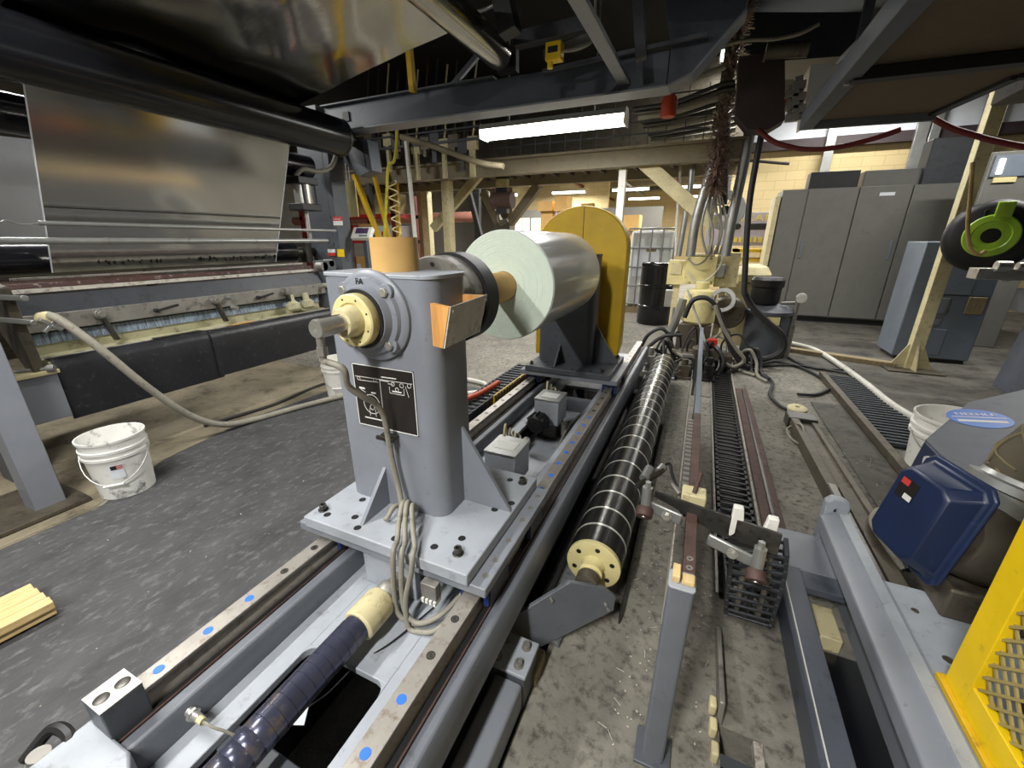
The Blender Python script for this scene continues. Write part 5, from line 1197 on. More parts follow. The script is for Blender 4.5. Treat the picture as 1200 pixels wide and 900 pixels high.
# operator panel on an arm
op = thing('operator_panel', 'small white operator panel with a violet screen behind the near stand', 'control panel', (-3.35, 3.62, 0.0))
pc_ = at(425, 274, Y=3.80)
M3 = Matrix.Rotation(math.radians(12), 3, 'Z') @ Matrix.Rotation(math.radians(-38), 3, 'X')
b = MB(); b.obox(pc_, (0.24, 0.05, 0.15), M3); pb_ = build('panel_case', b, 'white_plastic', op, bevel=0.008)
b = MB(); b.obox(pc_+M3 @ Vector((0.0, -0.027, 0.02)), (0.15, 0.004, 0.07), M3); build('display', b, 'screen', pb_)
b = MB(); b.obox(pc_+M3 @ Vector((0.03, -0.027, -0.045)), (0.10, 0.004, 0.018), M3); build('key_row', b, 'cabinet_blue', pb_)
b = MB(); b.bar((pc_.x, pc_.y+0.04, 0.0), (pc_.x, pc_.y+0.04, pc_.z-0.03), 0.05, 0.05, up=(0, 1, 0)); build('stand_post', b, 'paint_dark', op)
nb = MB(); a, c_ = at(404, 212, Y=4.0), at(420, 254, Y=4.0); nb.box((a.x, 4.0, c_.z), (c_.x, 4.012, a.z)); cb_ = thing('clipboard', 'cream instruction sheet hanging beside the far machine post', 'notice', ((a.x+c_.x)/2, 4.0, c_.z)); build('sheet', nb, 'cream', cb_)
b = MB(); b.cyl(((a.x+c_.x)/2, 4.006, a.z), ((a.x+c_.x)/2, 4.006, a.z+0.30), 0.004, 6); b.cyl((a.x+0.03, 4.006, a.z), (a.x+0.03, 4.006, a.z+0.30), 0.004, 6); build('hanging_cord', b, 'paper_white', cb_)

# ---------------------------------------------------------------- overhead steelwork
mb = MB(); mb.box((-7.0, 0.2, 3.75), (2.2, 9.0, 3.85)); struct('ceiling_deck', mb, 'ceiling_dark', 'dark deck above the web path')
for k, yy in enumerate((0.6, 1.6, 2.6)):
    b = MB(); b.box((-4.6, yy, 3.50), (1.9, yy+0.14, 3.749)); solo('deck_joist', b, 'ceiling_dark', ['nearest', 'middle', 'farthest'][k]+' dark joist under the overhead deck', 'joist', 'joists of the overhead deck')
cb1 = thing('cross_beam', 'deep grey cross beam overhead spanning right from the black roller end', 'beam', (-2.0, 3.7, 2.48))
b = MB(); b.box((-3.75, 3.66, 2.50), (-0.42, 3.74, 2.725)); build('beam_web', b, 'paint_blue', cb1, bevel=0.004)
b = MB(); b.box((-3.75, 3.60, 2.485), (-0.40, 3.80, 2.4995)); build('lower_flange', b, 'paint', cb1, bevel=0.002)
b = MB(); b.box((-3.75, 3.61, 2.7255), (-1.8, 3.79, 2.74)); build('upper_flange', b, 'paint_dark', cb1, bevel=0.002)
b = MB(); b.prism([(-0.419, 3.67, 2.50), (-0.25, 3.67, 2.56), (0.02, 3.67, 2.86), (0.10, 3.67, 3.49), (-0.60, 3.67, 3.49), (-0.419, 3.67, 2.725)], (0, 0.06, 0)); build('gusset_plate', b, 'paint_blue', cb1, bevel=0.003)
b = MB(); b.bar((-0.41, 3.70, 2.492), (-0.25, 3.70, 2.55), 0.18, 0.014); b.bar((-0.25, 3.70, 2.55), (0.03, 3.70, 2.855), 0.18, 0.014); build('gusset_flange', b, 'paint', cb1)
b = MB(); b.box((-3.50, 3.645, 2.58), (-3.42, 3.659, 2.66)); build('socket_cover', b, 'black', cb1)
tb_ = thing('tie_bar', 'grey flat tie bar running overhead to the cross beam', 'bar', (-0.72, 2.6, 2.55))
b = MB(); b.bar((-0.80, 1.2, 2.64), (-0.72, 3.655, 2.56), 0.085, 0.03); build('bar', b, 'paint', tb_, bevel=0.003)
b = MB(); b.bar((-0.80, 1.9, 2.68), (-0.80, 1.9, 3.50), 0.05, 0.05, up=(0, 1, 0)); build('hanger', b, 'paint_dark', tb_)
# yellow limit switch on the roof steel
sp_ = at(650, 62, Y=3.2)
ls = thing('limit_switch', 'small yellow limit switch box hanging above the cross beam', 'switch', (sp_.x, 3.2, sp_.z-0.06))
b = MB(); b.box((sp_.x-0.055, 3.16, sp_.z-0.05), (sp_.x+0.055, 3.24, sp_.z+0.055)); sb = build('switch_box', b, 'yellow_bright', ls, bevel=0.006)
b = MB(); b.cyl((sp_.x-0.03, 3.20, sp_.z-0.05), (sp_.x-0.03, 3.20, sp_.z-0.085), 0.02, 12); build('plunger', b, 'yellow_bright', ls)
b = MB(); b.box((sp_.x-0.035, 3.155, sp_.z-0.01), (sp_.x+0.035, 3.1595, sp_.z+0.025)); build('print', b, 'plate_black', sb)
b = MB(); b.bar((sp_.x-0.10, 3.25, sp_.z+0.02), (sp_.x+0.30, 3.25, sp_.z+0.08), 0.02, 0.05); build('mounting_arm', b, 'steel_dark', ls)
b = MB(); b.tube([(sp_.x+0.055, 3.2, sp_.z), (sp_.x+0.18, 3.2, sp_.z), (sp_.x+0.26, 3.22, sp_.z+0.06), (sp_.x+0.26, 3.22, sp_.z+0.3), (sp_.x+0.26, 3.22, 3.499)], 0.010, 8); build('conduit', b, 'hose', ls)
# dark braces, clevis, valve and boxes between deck and beam
def brace(u0, v0, y0, u1, v1, y1, w, m, label, cat='brace', h=None):
    b = MB(); b.bar(at(u0, v0, Y=y0), at(u1, v1, Y=y1), w, h or w); return solo('overhead_brace', b, m, label, cat, 'overhead braces', bevel=0.003)
brace(528, 103, 3.72, 560, 65, 3.72, 0.04, 'paint_dark', 'thin dark brace rising left of the polished idler end')
brace(605, 48, 3.4, 690, 28, 3.4, 0.09, 'frame_dark', 'dark crossbar above the yellow limit switch')
brace(636, 84, 3.6, 830, 40, 3.6, 0.03, 'paint_dark', 'thin pipe running above the cross beam', 'pipe')
brace(470, -52, 3.45, 484, 108, 3.45, 0.05, 'yellow', 'short dull yellow hanger above the cross beam beside the foil edge', 'hanger')
brace(748, 0, 3.3, 752, 70, 3.3, 0.07, 'frame_dark', 'dark vertical strut right of the tie bar', 'strut')
brace(590, 0, 3.0, 598, 40, 3.0, 0.12, 'black', 'black chain hoist block hanging at the top centre', 'hoist')
b = MB(); b.tube([at(u, v, Y=3.3) for u, v in ((540, 18), (570, 10), (600, -6))], 0.012, 8); solo('thin_pipe', b, 'galv', 'thin bright pipe at the top centre', 'pipe')
b = MB(); b.lathe([(0, 0), (0.17, 0), (0.17, 0.10), (0.12, 0.12), (0.12, 0.20), (0.17, 0.22), (0.17, 0.30), (0, 0.30)], at(845, 8, Y=4.0), (0, 0.1, 1), 28); solo('pulley_drum', b, 'casting', 'round grey pulley drum high at the top right of centre', 'drum')
bc = at(784, 124, Y=4.6); b = MB(); b.lathe([(0, 0), (0.06, 0), (0.07, 0.02), (0.07, 0.14), (0.05, 0.17), (0, 0.17)], bc-Vector((0, 0, 0.09)), (0, 0, 1), 20); bcn = thing('beacon', 'orange-red warning beacon hanging right of the strip lamp', 'beacon', bc-Vector((0, 0, 0.09)))
build('lens', b, 'orange', bcn); b = MB(); b.cyl(bc+Vector((0, 0, 0.081)), (bc.x, bc.y, 3.749), 0.02, 12); build('stem', b, 'black', bcn)
# top-left dark panel
b = MB(); b.prism([(-4.0, 0.9, 2.72), (-3.2, 0.9, 2.66), (-3.2, 1.42, 2.66), (-4.0, 1.42, 2.72)], (0, 0, 0.02)); solo('overhead_plate', b, 'frame_dark', 'dark plate edge in the top left corner above the black roller', 'plate')

# ---------------------------------------------------------------- brown-bottomed canopy at upper right
cp = thing('canopy', 'overhead platform with a brown board underside and blue-grey steel frame', 'canopy', (1.2, 3.0, 2.2))
Z = 2.235
b = MB(); b.prism([(0.53, 1.0, Z), (0.53, 3.86, Z), (1.22, 3.93, Z), (1.30, 3.28, Z), (2.6, 3.10, Z), (2.6, 1.0, Z)], (0, 0, 0.02)); build('board', b, 'panel_brown', cp)
b = MB(); b.box((0.49, 1.0, Z-0.04), (0.53, 3.90, Z+0.06)); b.box((0.4905, 1.0, Z-0.045), (0.57, 3.90, Z-0.0405)); build('edge_angle', b, 'paint_blue', cp, bevel=0.002)
b = MB(); b.bar((0.50, 3.89, Z), (1.25, 3.96, Z), 0.03, 0.09); build('end_angle', b, 'paint', cp, bevel=0.002)
b = MB(); b.bar((0.54, 2.86, Z-0.03), (2.6, 2.98, Z-0.03), 0.07, 0.05); build('cross_bearer', b, 'black', cp, bevel=0.002)
b = MB(); b.bar((1.23, 3.95, Z+0.01), (1.31, 3.28, Z+0.01), 0.05, 0.06); b.bar((1.31, 3.28, Z+0.01), (2.6, 3.10, Z+0.01), 0.05, 0.06); build('side_angle', b, 'frame_dark', cp, bevel=0.002)
for x, yy in ((0.52, 2.89), (0.52, 2.02), (0.52, 1.55)):
    b = MB(); b.cyl((x+0.01, yy, Z-0.045), (x+0.01, yy, Z-0.055), 0.014, 6); build('bolt', b, 'steel', cp)
for x, yy in ((0.70, 1.4), (2.3, 1.4), (0.70, 3.7)):
    b = MB(); b.bar((x, yy, Z+0.021), (x, yy, 3.749 if x < 2.2 else 5.199), 0.05, 0.05, up=(0, 1, 0)); build('hanger', b, 'frame_dark', cp)
b = MB(); b.box((1.40, 3.40, 2.19), (1.55, 3.70, 2.30)); lb = build('lamp_box', b, 'casting', cp, bevel=0.01)
# metal duct behind the canopy corner
b = MB(); b.prism([at(u, v, Y=5.0) for u, v in ((950, 75), (1000, 75), (962, 132), (940, 148))], (0, 0.3, 0)); solo('sheet_duct', b, 'white_plastic', 'pale sheet metal duct behind the corner of the brown canopy', 'duct', bevel=0.004)
hq = [at(u, v, Y=5.75) for u, v in ((868, 14), (1010, 14), (1010, 40), (985, 66), (905, 72), (868, 60))]
b = MB(); b.prism(hq, (0, 0.6, 0)); solo('lamp_blocker', b, 'frame_dark', 'dark added hopper overhead between garland and brown canopy', 'blocker', bevel=0.004)  # added box that keeps the strip lamp behind it out of view
# plum hood plate
hp_ = [at(u, v, Y=5.0) for u, v in ((866, 66), (893, 62), (920, 62), (920, 140), (900, 152), (876, 152), (862, 135))]
b = MB(); b.prism(hp_, (0, 0.25, 0)); hd_ = solo('hood_plate', b, 'panel_plum', 'dark plum-coloured sheet hood left of the brown canopy', 'hood', bevel=0.004)
for k, (u, v0, v1) in enumerate(((936, 90, 140), (928, 100, 135))):
    b = MB(); b.bar(at(u, v0, Y=4.9), at(u, v1, Y=4.9), 0.06, 0.06, up=(0, 1, 0)); 
    for q_ in range(3): b.box(at(u, v0+10+14*q_, Y=4.85)-Vector((0.05, 0.03, 0.03)), at(u, v0+10+14*q_, Y=4.85)+Vector((0.05, 0.03, 0.03)))
    solo('valve_stack', b, 'steel_dull', ['right', 'left'][k]+' stack of small air valves beside the plum hood', 'valve', 'air valves', bevel=0.003)
b = MB(); b.cyl(at(897, 60, Y=4.8), at(948, 57, Y=4.8), 0.06, 16); b.cyl(at(897, 60, Y=4.8), at(900, 60, Y=4.8), 0.075, 16); solo('actuator', b, 'casting', 'horizontal grey actuator tube above the plum hood', 'actuator')
# suspended conduit wrapped in tinsel
tp_ = [at(u, v, Y=5.45) for u, v in ((871, 4), (866, 30), (857, 90), (846, 150), (840, 200), (838, 222))]
b = MB(); b.tube([p+Vector((-0.05, 0.05, 0)) for p in tp_[:4]] , 0.05, 12, 4); solo('drop_conduit', b, 'casting', 'thick grey drop conduit beside the tinsel garland', 'conduit')
b = MB(); sp = smooth_path(tp_, 30); rg = random.Random(3)
for i, p in enumerate(sp):
    for k in range(16):
        d = Vector((rg.gauss(0, 1), rg.gauss(0, 1), rg.gauss(0, 0.7))).normalized(); s_, t__ = frame_of(d); l = rg.uniform(0.07, 0.14)*(1.0 if i < 90 else 1.5)
        q_ = p+Vector((rg.gauss(0, .01), rg.gauss(0, .01), rg.gauss(0, .01))); b.add([q_-s_*0.007, q_+s_*0.007, q_+d*l+s_*0.005, q_+d*l-s_*0.005], [(0, 1, 2, 3)])
b.tube(tp_, 0.012, 6); solo('tinsel_garland', b, 'tinsel', 'brown and silver tinsel garland wound down a hanging conduit', 'garland', kind='stuff')
def pipe(pts, Y, r, m, name, label, cat, group=None):
    b = MB(); b.tube([at(p[0], p[1], Y=(p[2] if len(p) > 2 else Y)) for p in pts], r, 10, 6); return solo(name, b, m, label, cat, group)
pipe([(880, 150), (870, 200), (857, 260), (850, 300)], 5.6, 0.055, 'galv', 'conduit_pipe', 'thick grey conduit dropping from the plum hood to the cream boxes', 'conduit')
pipe([(893, 155), (886, 190), (878, 240), (874, 300), (872, 345)], 5.5, 0.032, 'hose_dark', 'conduit_pipe', 'dark slim hose hanging right of the thick grey conduit', 'hose')
pipe([(838, 186), (828, 215), (815, 260), (809, 300)], 5.7, 0.055, 'galv', 'conduit_pipe', 'thick grey conduit slanting down left of the tinsel garland', 'conduit')
pipe([(811, 165), (810, 210), (802, 260), (795, 300)], 5.9, 0.035, 'galv', 'conduit_pipe', 'slim grey conduit left of the slanting thick conduit', 'conduit')
pipe([(813, 160), (800, 180), (796, 220), (793, 265), (792, 300)], 5.95, 0.018, 'hose_white', 'conduit_pipe', 'thin white cable bowing left of the conduits', 'cable')
pipe([(852, 130), (850, 190), (848, 240)], 5.75, 0.04, 'black', 'conduit_pipe', 'black conduit directly behind the tinsel garland', 'conduit')
for k in range(6):
    u = 826+4.5*k
    pipe([(836+k, 218), (u, 245), (u+(-4, 5, -3, 6, 0, 3)[k], 272), (828+3*k, 298)], 5.55+0.03*k, 0.014, 'hose' if k % 2 else 'galv', 'bundle_cable', ['first','second','third','fourth','fifth','sixth'][k]+' cable from the left in the bundle below the tinsel garland', 'cable', 'cables below the garland')
pipe([(888, 152), (905, 165), (925, 172), (950, 175), (985, 172), (1025, 162), (1055, 152)], 5.0, 0.022, 'red_pipe', 'red_hose', 'dark red hose sagging under the brown canopy', 'hose')
pipe([(1090, 137), (1115, 150), (1140, 158), (1165, 165), (1210, 174)], 5.0, 0.022, 'red_pipe', 'red_hose', 'dark red hose continuing right past the cream post', 'hose')
pipe([(800, 80), (830, 60), (870, 48), (905, 46), (935, 40), (960, 28)], 4.6, 0.014, 'hose', 'overhead_cable', 'thin cable looping overhead left of the plum hood', 'cable')
pipe([(745, 112), (780, 108), (815, 92), (850, 78)], 4.2, 0.020, 'hose', 'overhead_cable', 'pale cable rising right of the gusset plate', 'cable')
for k in range(9):
    v = 95+7*k
    pipe([(742+3*k, 128+5*k), (790, 120+5.5*k), (842, 100+7*k), (862, 96+7*k)], 5.2+0.12*k, 0.02+0.006*(k % 3), ('hose_dark', 'steel_dark', 'hose')[k % 3], 'overhead_cable', ['topmost','second','third','fourth','fifth','sixth','seventh','eighth','lowest'][k]+' cable in the dark run between strip lamp and garland', 'cable', 'cable run behind the lamp')

# ---------------------------------------------------------------- mezzanine behind the roll
mz = thing('mezzanine', 'tan steel mezzanine with a deep front beam and mesh floor behind the strip lamp', 'mezzanine', (-2.2, 6.6, 0.0))
b = MB(); b.box((-6.2, 5.60, 2.30), (0.28, 5.68, 2.47)); build('front_beam', b, 'mezz', mz, bevel=0.004)
b = MB(); b.box((-6.2, 5.56, 2.29), (0.28, 5.72, 2.2995)); build('beam_flange', b, 'mezz', mz)
b = MB(); b.box((-6.2, 5.55, 2.4705), (0.28, 7.12, 2.50)); build('deck', b, 'mezz', mz)
b = MB(); b.box((-6.2, 7.0, 2.32), (0.28, 7.1, 2.47)); build('inner_beam', b, 'mezz', mz)
b = MB(); b.box((-6.2, 7.06, 2.5005), (0.28, 7.10, 3.74)); build('back_screen', b, 'casting', mz)
for zz in (2.62, 2.74, 2.86, 2.98):
    b = MB(); b.box((-6.2, 5.60, zz), (0.28, 5.612, zz+0.012)); build('guard_wire', b, 'frame_dark', mz)
for kk in range(33):
    b = MB(); b.box((-6.2+0.2*kk, 5.612, 2.5005), (-6.19+0.2*kk, 5.62, 3.05)); build('guard_wire', b, 'frame_dark', mz)
b = MB()
for k in range(26):
    x = -6.1+0.25*k; b.box((x, 5.69, 2.42), (x+0.04, 6.99, 2.469))
build('floor_joists', b, 'casting', mz)
def vpost(u, v0, v1, Y, w, m, zb=0.0, zt=None):
    p = at(u, (v0+v1)/2, Y=Y); a = MB(); t_ = zt if zt is not None else at(u, v0, Y=Y).z
    a.bar((p.x, Y, zb), (p.x, Y, t_), w, w, up=(0, 1, 0)); return a
for u, Y, w in ((525, 5.75, 0.13), (727, 5.75, 0.09), (500, 7.1, 0.15)):
    build('post', vpost(u, 185, 300, Y, w, 'mezz', zt=2.289 if Y < 6 else 2.319), 'cream_worn' if u != 727 else 'white_plastic', mz, bevel=0.004)
b = MB(); b.bar(at(745, 182, Y=5.75), at(838, 265, Y=5.75), 0.12, 0.16); build('brace', b, 'cream_worn', mz, bevel=0.004)
b = MB(); b.bar(at(570, 195, Y=6.6), at(508, 268, Y=6.6), 0.10, 0.14); build('brace', b, 'cream_worn', mz, bevel=0.004)
b = MB(); b.bar(at(630, 218, Y=7.0), at(598, 262, Y=7.0), 0.12, 0.14); build('brace', b, 'mezz', mz, bevel=0.004)
b = MB(); b.bar(at(567, 225, Y=7.0), at(585, 262, Y=7.0), 0.12, 0.14); build('brace', b, 'mezz', mz, bevel=0.004)
b = MB(); b.bar(at(590, 258, Y=7.05), at(594, 300, Y=7.05), 0.30, 0.22, up=(0, 1, 0)); build('column_base', b, 'casting', mz, bevel=0.004)
# left steel: yellow ladder rails, dark posts, white pipe
for k, (u0, v0, u1, v1, Y, w, m, lb) in enumerate((
        (415, 205, 448, 288, 4.9, 0.06, 'yellow', 'slanting yellow stair rail nearest the operator panel'),
        (436, 195, 452, 262, 5.3, 0.05, 'yellow', 'second slanting yellow stair rail'),
        (432, 215, 441, 290, 5.0, 0.06, 'frame_dark', 'dark steel post between the yellow stair rails'),
        (464, 205, 468, 290, 6.4, 0.06, 'yellow', 'upright yellow post beside the coiled air hose'),
        (476, 165, 487, 283, 5.2, 0.045, 'white_plastic', 'thin white upright pipe right of the coiled air hose'),
        (490, 180, 497, 285, 8.2, 0.14, 'mezz', 'tan steel column behind the white pipe'),
        (547, 215, 560, 265, 8.6, 0.10, 'black', 'black upright behind the tan braces'),
        (560, 215, 560, 280, 9.5, 0.12, 'black', 'farther black upright behind the tan braces'))):
    pa, pb = at(u0, v0, Y=Y), at(u1, v1, Y=Y)
    d = pb-pa; pe = pa + d*((pa.z-0.0)/(pa.z-pb.z))
    b = MB(); b.bar(pa, pe, w, w, up=(0, 1, 0)); solo('steel_upright', b, m, lb, 'upright', 'uprights behind the coating station', bevel=0.003)
pipe([(464, 120), (465, 160), (462, 188), (455, 195), (453, 230), (450, 288)], 4.6, 0.018, 'yellow_hose', 'yellow_air_hose', 'bright yellow air hose hanging above the cardboard tube', 'hose')
b = MB(); pts = []
for i in range(0, 90):
    t_ = i/89; p = at(459+8*t_, 212+74*t_, Y=4.6); a = t_*2*math.pi*6; pts.append(p+Vector((0.055*math.cos(a), 0.055*math.sin(a), 0)))
b.tube(pts, 0.009, 6, 0); solo('coiled_hose', b, 'cream', 'cream coiled air hose hanging above the cardboard tube', 'hose')
# cable trays and diagonal strut under the beam, left
pipe([(470, 160), (510, 172), (560, 190), (590, 195)], 4.9, 0.035, 'mezz', 'diagonal_strut', 'tan diagonal strut running under the cross beam', 'strut')
for k in range(12):
    u = 432+11*k; v = 160+(k*7) % 12
    b = MB(); pa = at(u, v, Y=5.3); b.bar(pa, pa-Vector((0, 0, 0.18+0.12*(k % 3))), 0.05+0.02*(k % 2), 0.05, up=(0, 1, 0)); 
    b.box(pa+Vector((-0.06, -0.03, -0.10)), pa+Vector((0.08, 0.03, 0.05)))
    b.tube([pa, pa+Vector((0.04, 0, 0.2)), pa+Vector((0, 0.05, 0.45)), pa+Vector((0.05, 0.1, 0.9))], 0.012, 6)
    solo('junction_fitting', b, ('casting', 'frame_dark', 'cream_worn')[k % 3], 'fitting number %s from the left in the cluttered cable tray under the cross beam' % ['one','two','three','four','five','six','seven','eight','nine','ten','eleven','twelve'][k], 'fitting', 'cable tray fittings')
b = MB(); pa, pb = at(425, 172, Y=5.35), at(585, 172, Y=5.35); b.box((pa.x, 5.25, pa.z-0.09), (pb.x, 5.5, pa.z-0.06)); b.box((pa.x, 5.25, pa.z+0.05), (pb.x, 5.27, pa.z+0.07)); solo('cable_tray', b, 'frame_dark', 'dark cable tray hung in front of the mezzanine', 'tray')
# red rack far left behind the web
mat('pink_duct', '#b07a68', 0.6)
rk_ = thing('storage_rack', 'red and white loaded storage rack seen behind the coating station', 'rack', (-7.8, 6.6, 0.0))
for zz in (0.1, 0.75, 1.40, 1.85):
    b = MB(); b.box((-7.6, 6.4, zz), (-5.2, 7.1, zz+0.06)); build('shelf', b, 'red', rk_)
for xx in (-7.6, -6.4, -5.28):
    for yy in (6.4, 7.02):
        b = MB(); b.box((xx, yy, 0.0), (xx+0.08, yy+0.08, 2.25)); build('upright', b, 'red_pipe', rk_)
rg = random.Random(11)
shelf_n = ['bottom', 'second', 'third', 'top']; pos_n = ['leftmost', 'second', 'third', 'fourth', 'fifth', 'sixth', 'seventh']
mn = {'cardboard': 'brown', 'paper_white': 'white', 'red': 'red', 'cream': 'cream'}
for i, zz in enumerate((0.161, 0.811, 1.461, 1.911)):
    x = -7.45; j = 0
    while x < -5.7:
        w = rg.uniform(0.28, 0.5); h = rg.uniform(0.2, 0.36); m = rg.choice(['cardboard', 'paper_white', 'red', 'cream', 'cardboard'])
        if x+w < -5.3:
            ca = thing('carton', mn[m]+' carton, '+pos_n[j]+' from the left on the '+shelf_n[i]+' shelf of the red rack', 'carton', (x+w/2, 6.7, zz), 'cartons on the red rack')
            b = MB(); b.box((x, 6.5, zz), (x+w, 6.95, zz+h)); build('box', b, m, ca, bevel=0.004)
            b = MB(); b.box((x+w*0.3, 6.496, zz+h*0.3), (x+w*0.7, 6.4995, zz+h*0.6)); build('carton_label', b, 'print_white' if m != 'paper_white' else 'print_red', ca)
        x += w+0.05; j += 1
sr_ = thing('pallet_rack', 'red pallet rack beams glimpsed beyond the white web at the left edge', 'rack', (-7.4, 1.5, 0))
for zz in (0.9, 1.25, 1.6, 2.0):
    b = MB(); b.box((-7.6, -0.5, zz), (-7.2, 3.6, zz+0.10)); build('beam', b, 'red_pipe' if zz > 1.3 else 'rust', sr_)
for yy in (-0.5, 1.5, 3.5):
    b = MB(); b.box((-7.6, yy, 0), (-7.5, yy+0.1, 2.6)); build('upright', b, 'rust', sr_)
b = MB(); b.cyl((-11.5, 9.5, 2.0), (-5.2, 9.5, 2.0), 0.12, 20); solo('large_duct', b, 'pink_duct', 'faded red horizontal duct behind the timber posts', 'duct')
# hook block
hk = thing('hook_block', 'black and yellow striped hoist hook block hanging behind the film roll', 'hook block', at(589, 262, Y=6.2))
for k in range(5):
    pa, pb = at(589, 200+10*k, Y=6.2), at(589, 210+10*k, Y=6.2); b = MB(); b.box((pa.x-0.09, 6.15, pb.z), (pa.x+0.09, 6.25, pa.z)); build('stripe', b, 'black' if k % 2 == 0 else 'cream_worn', hk)
pa = at(589, 235, Y=6.2); b = MB(); b.cyl((pa.x-0.17, 6.2, pa.z), (pa.x+0.17, 6.2, pa.z), 0.12, 20); build('sheave', b, 'rust', hk)
pb = at(589, 200, Y=6.2); b = MB(); b.cyl(pb, (pb.x, 6.2, 2.399), 0.03, 8); build('rope', b, 'black', hk)
b = MB(); b.tube([pa-Vector((0, 0, 0.1)), pa-Vector((0.09, 0, 0.2)), pa-Vector((0.05, 0, 0.33)), pa-Vector((-0.08, 0, 0.28))], 0.03, 8); build('hook', b, 'casting', hk)

# ---------------------------------------------------------------- far hall
pl_ = thing('partition', 'grey partition wall with bright framed windows far behind the yellow guard', 'partition', (-6, 16, 0))
pa, pb = at(600, 247, Y=16.0), at(690, 290, Y=16.0)
b = MB(); b.box((pa.x, 16.0, 0), (pb.x+2.5, 16.15, pa.z)); build('panel', b, 'cabinet_grey', pl_)
glow('lit_window', '#fff2cf', 1.1)
for u0, u1 in ((604, 620), (623, 645), (650, 662)):
    a_, c_ = at(u0, 256, Y=15.98), at(u1, 285, Y=15.98); b = MB(); b.box((a_.x, 15.97, c_.z), (c_.x, 15.999, a_.z)); w_ = build('window', b, 'lit_window', pl_)
    b = MB(); m_ = (a_.x+c_.x)/2; b.box((m_-0.03, 15.95, c_.z), (m_+0.03, 15.9695, a_.z)); b.box((a_.x, 15.95, c_.z-0.05), (c_.x, 15.9695, c_.z)); build('frame', b, 'cream', w_)
b = MB(); pa, pb = at(600, 216, Y=19), at(680, 245, Y=19); b.box((pa.x, 19, 0), (pb.x+1.2, 19.2, pa.z)); solo('far_crate_wall', b, 'block_wall', 'cream block wall above the grey partition', 'wall')
for k, (u0, v0, u1, v1) in enumerate(((650, 230, 664, 247), (630, 236, 647, 247), (730, 252, 748, 270))):
    a_, c_ = at(u0, v0, Y=14), at(u1, v1, Y=14); b = MB(); b.box((a_.x, 14, c_.z), (c_.x, 14.6, a_.z)); b.box((a_.x+0.05, 14.2, 0), (c_.x-0.05, 14.5, c_.z-0.001)); solo('wooden_crate', b, 'cardboard', ['tall', 'low', 'right-hand'][k]+' wooden crate stacked far behind the yellow guard', 'crate', 'far crates')
# roof pipes and far lights
names = ['nearest', 'second', 'third', 'fourth', 'fifth', 'sixth', 'seventh', 'eighth', 'ninth', 'farthest']
for k in range(10):
    yy = 9.5+1.6*k
    b = MB(); b.bar((-11.5, yy, 3.9-0.05*(k % 3)), (0.19, yy, 3.9-0.05*(k % 3)), 0.12, 0.16); solo('roof_truss', b, 'mezz' if k % 2 else 'casting', names[k]+' roof truss of the far hall', 'truss', 'roof trusses')
for k in range(5):
    x = -9+1.9*k; b = MB(); b.cyl((x, 9, 3.65), (x, 25.9, 3.65), 0.06, 10); solo('roof_pipe', b, 'galv' if k % 2 else 'red_pipe', names[k]+' lengthwise roof pipe counted from the left wall', 'pipe', 'roof pipes')
LAMPS['far'] = (0, 0, 0, 0, 'x', 0)
k = 0
ords = 'one two three four five six seven eight nine ten eleven twelve thirteen fourteen fifteen sixteen'.split()
for yy in (11.5, 14.5, 18.0, 22.0):
    for x in (-8.5, -5.5, -3.0, -1.0):
        LAMPS['far'] = (x, yy, 3.35, 1.4, 'x', 110)
        t_ = strip_lamp('far', 'distant strip lamp of the far hall, %s row, %s from the left wall' % ({11.5: 'nearest', 14.5: 'second', 18.0: 'third', 22.0: 'farthest'}[yy], {-8.5: 'first', -5.5: 'second', -3.0: 'third', -1.0: 'fourth'}[x]), light=(x in (-5.5, -1.0)))
# IBC tote
tt = thing('bulk_tote', 'white bulk liquid tote in a steel cage behind the yellow guard', 'tote', (-1.2, 9.2, 0))
a_, c_ = at(738, 268, Y=9.0), at(783, 345, Y=9.0)
x0, x1, z1 = a_.x, c_.x, a_.z
b = MB(); b.box((x0+0.04, 9.04, 0.15), (x1-0.04, 9.95, z1-0.04)); tk_ = build('tank', b, 'tote', tt, bevel=0.05, seg=3)
b = MB(); b.box((x0, 9.0, 0.0), (x1, 10.0, 0.14)); build('pallet', b, 'old_wood', tt)
for k in range(5):
    x = x0+(x1-x0)*k/4; b = MB(); b.cyl((x, 9.0, 0.14), (x, 9.0, z1), 0.016, 8); build('cage_bar', b, 'galv', tt)
for k in range(5):
    zz = 0.2+(z1-0.2)*k/4; b = MB(); b.cyl((x0, 9.0, zz), (x1, 9.0, zz), 0.016, 8); build('cage_bar', b, 'galv', tt)
b = MB(); b.box((x0+0.12, 9.02, z1*0.45), (x0+0.62, 9.03, z1*0.80)); lbq = build('data_sheet', b, 'paper_white', tt)
b = MB(); b.box((x0+0.36, 9.012, z1*0.74), (x0+0.55, 9.0195, z1*0.79)); build('sheet_print', b, 'old_wood', lbq)
# drum
dr = thing('plastic_drum', 'black plastic drum standing in front of the bulk tote', 'drum', (at(768, 380, Z=0).x, 8.0, 0))
dx = at(768, 350, Y=8.0).x
b = MB(); b.lathe([(0, 0), (0.28, 0), (0.295, 0.02), (0.295, 0.30), (0.305, 0.31), (0.305, 0.34), (0.295, 0.35), (0.295, 0.66), (0.305, 0.67), (0.305, 0.70), (0.295, 0.71), (0.295, 1.02), (0.30, 1.05), (0.285, 1.08), (0.27, 1.07), (0, 1.06)], (dx, 8.0, 0), (0, 0, 1), 36); build('drum_body', b, 'black_gloss', dr)
b = MB(); b.cyl((dx-0.12, 8.0, 1.06), (dx-0.12, 8.0, 1.085), 0.04, 12); build('bung', b, 'black', dr)
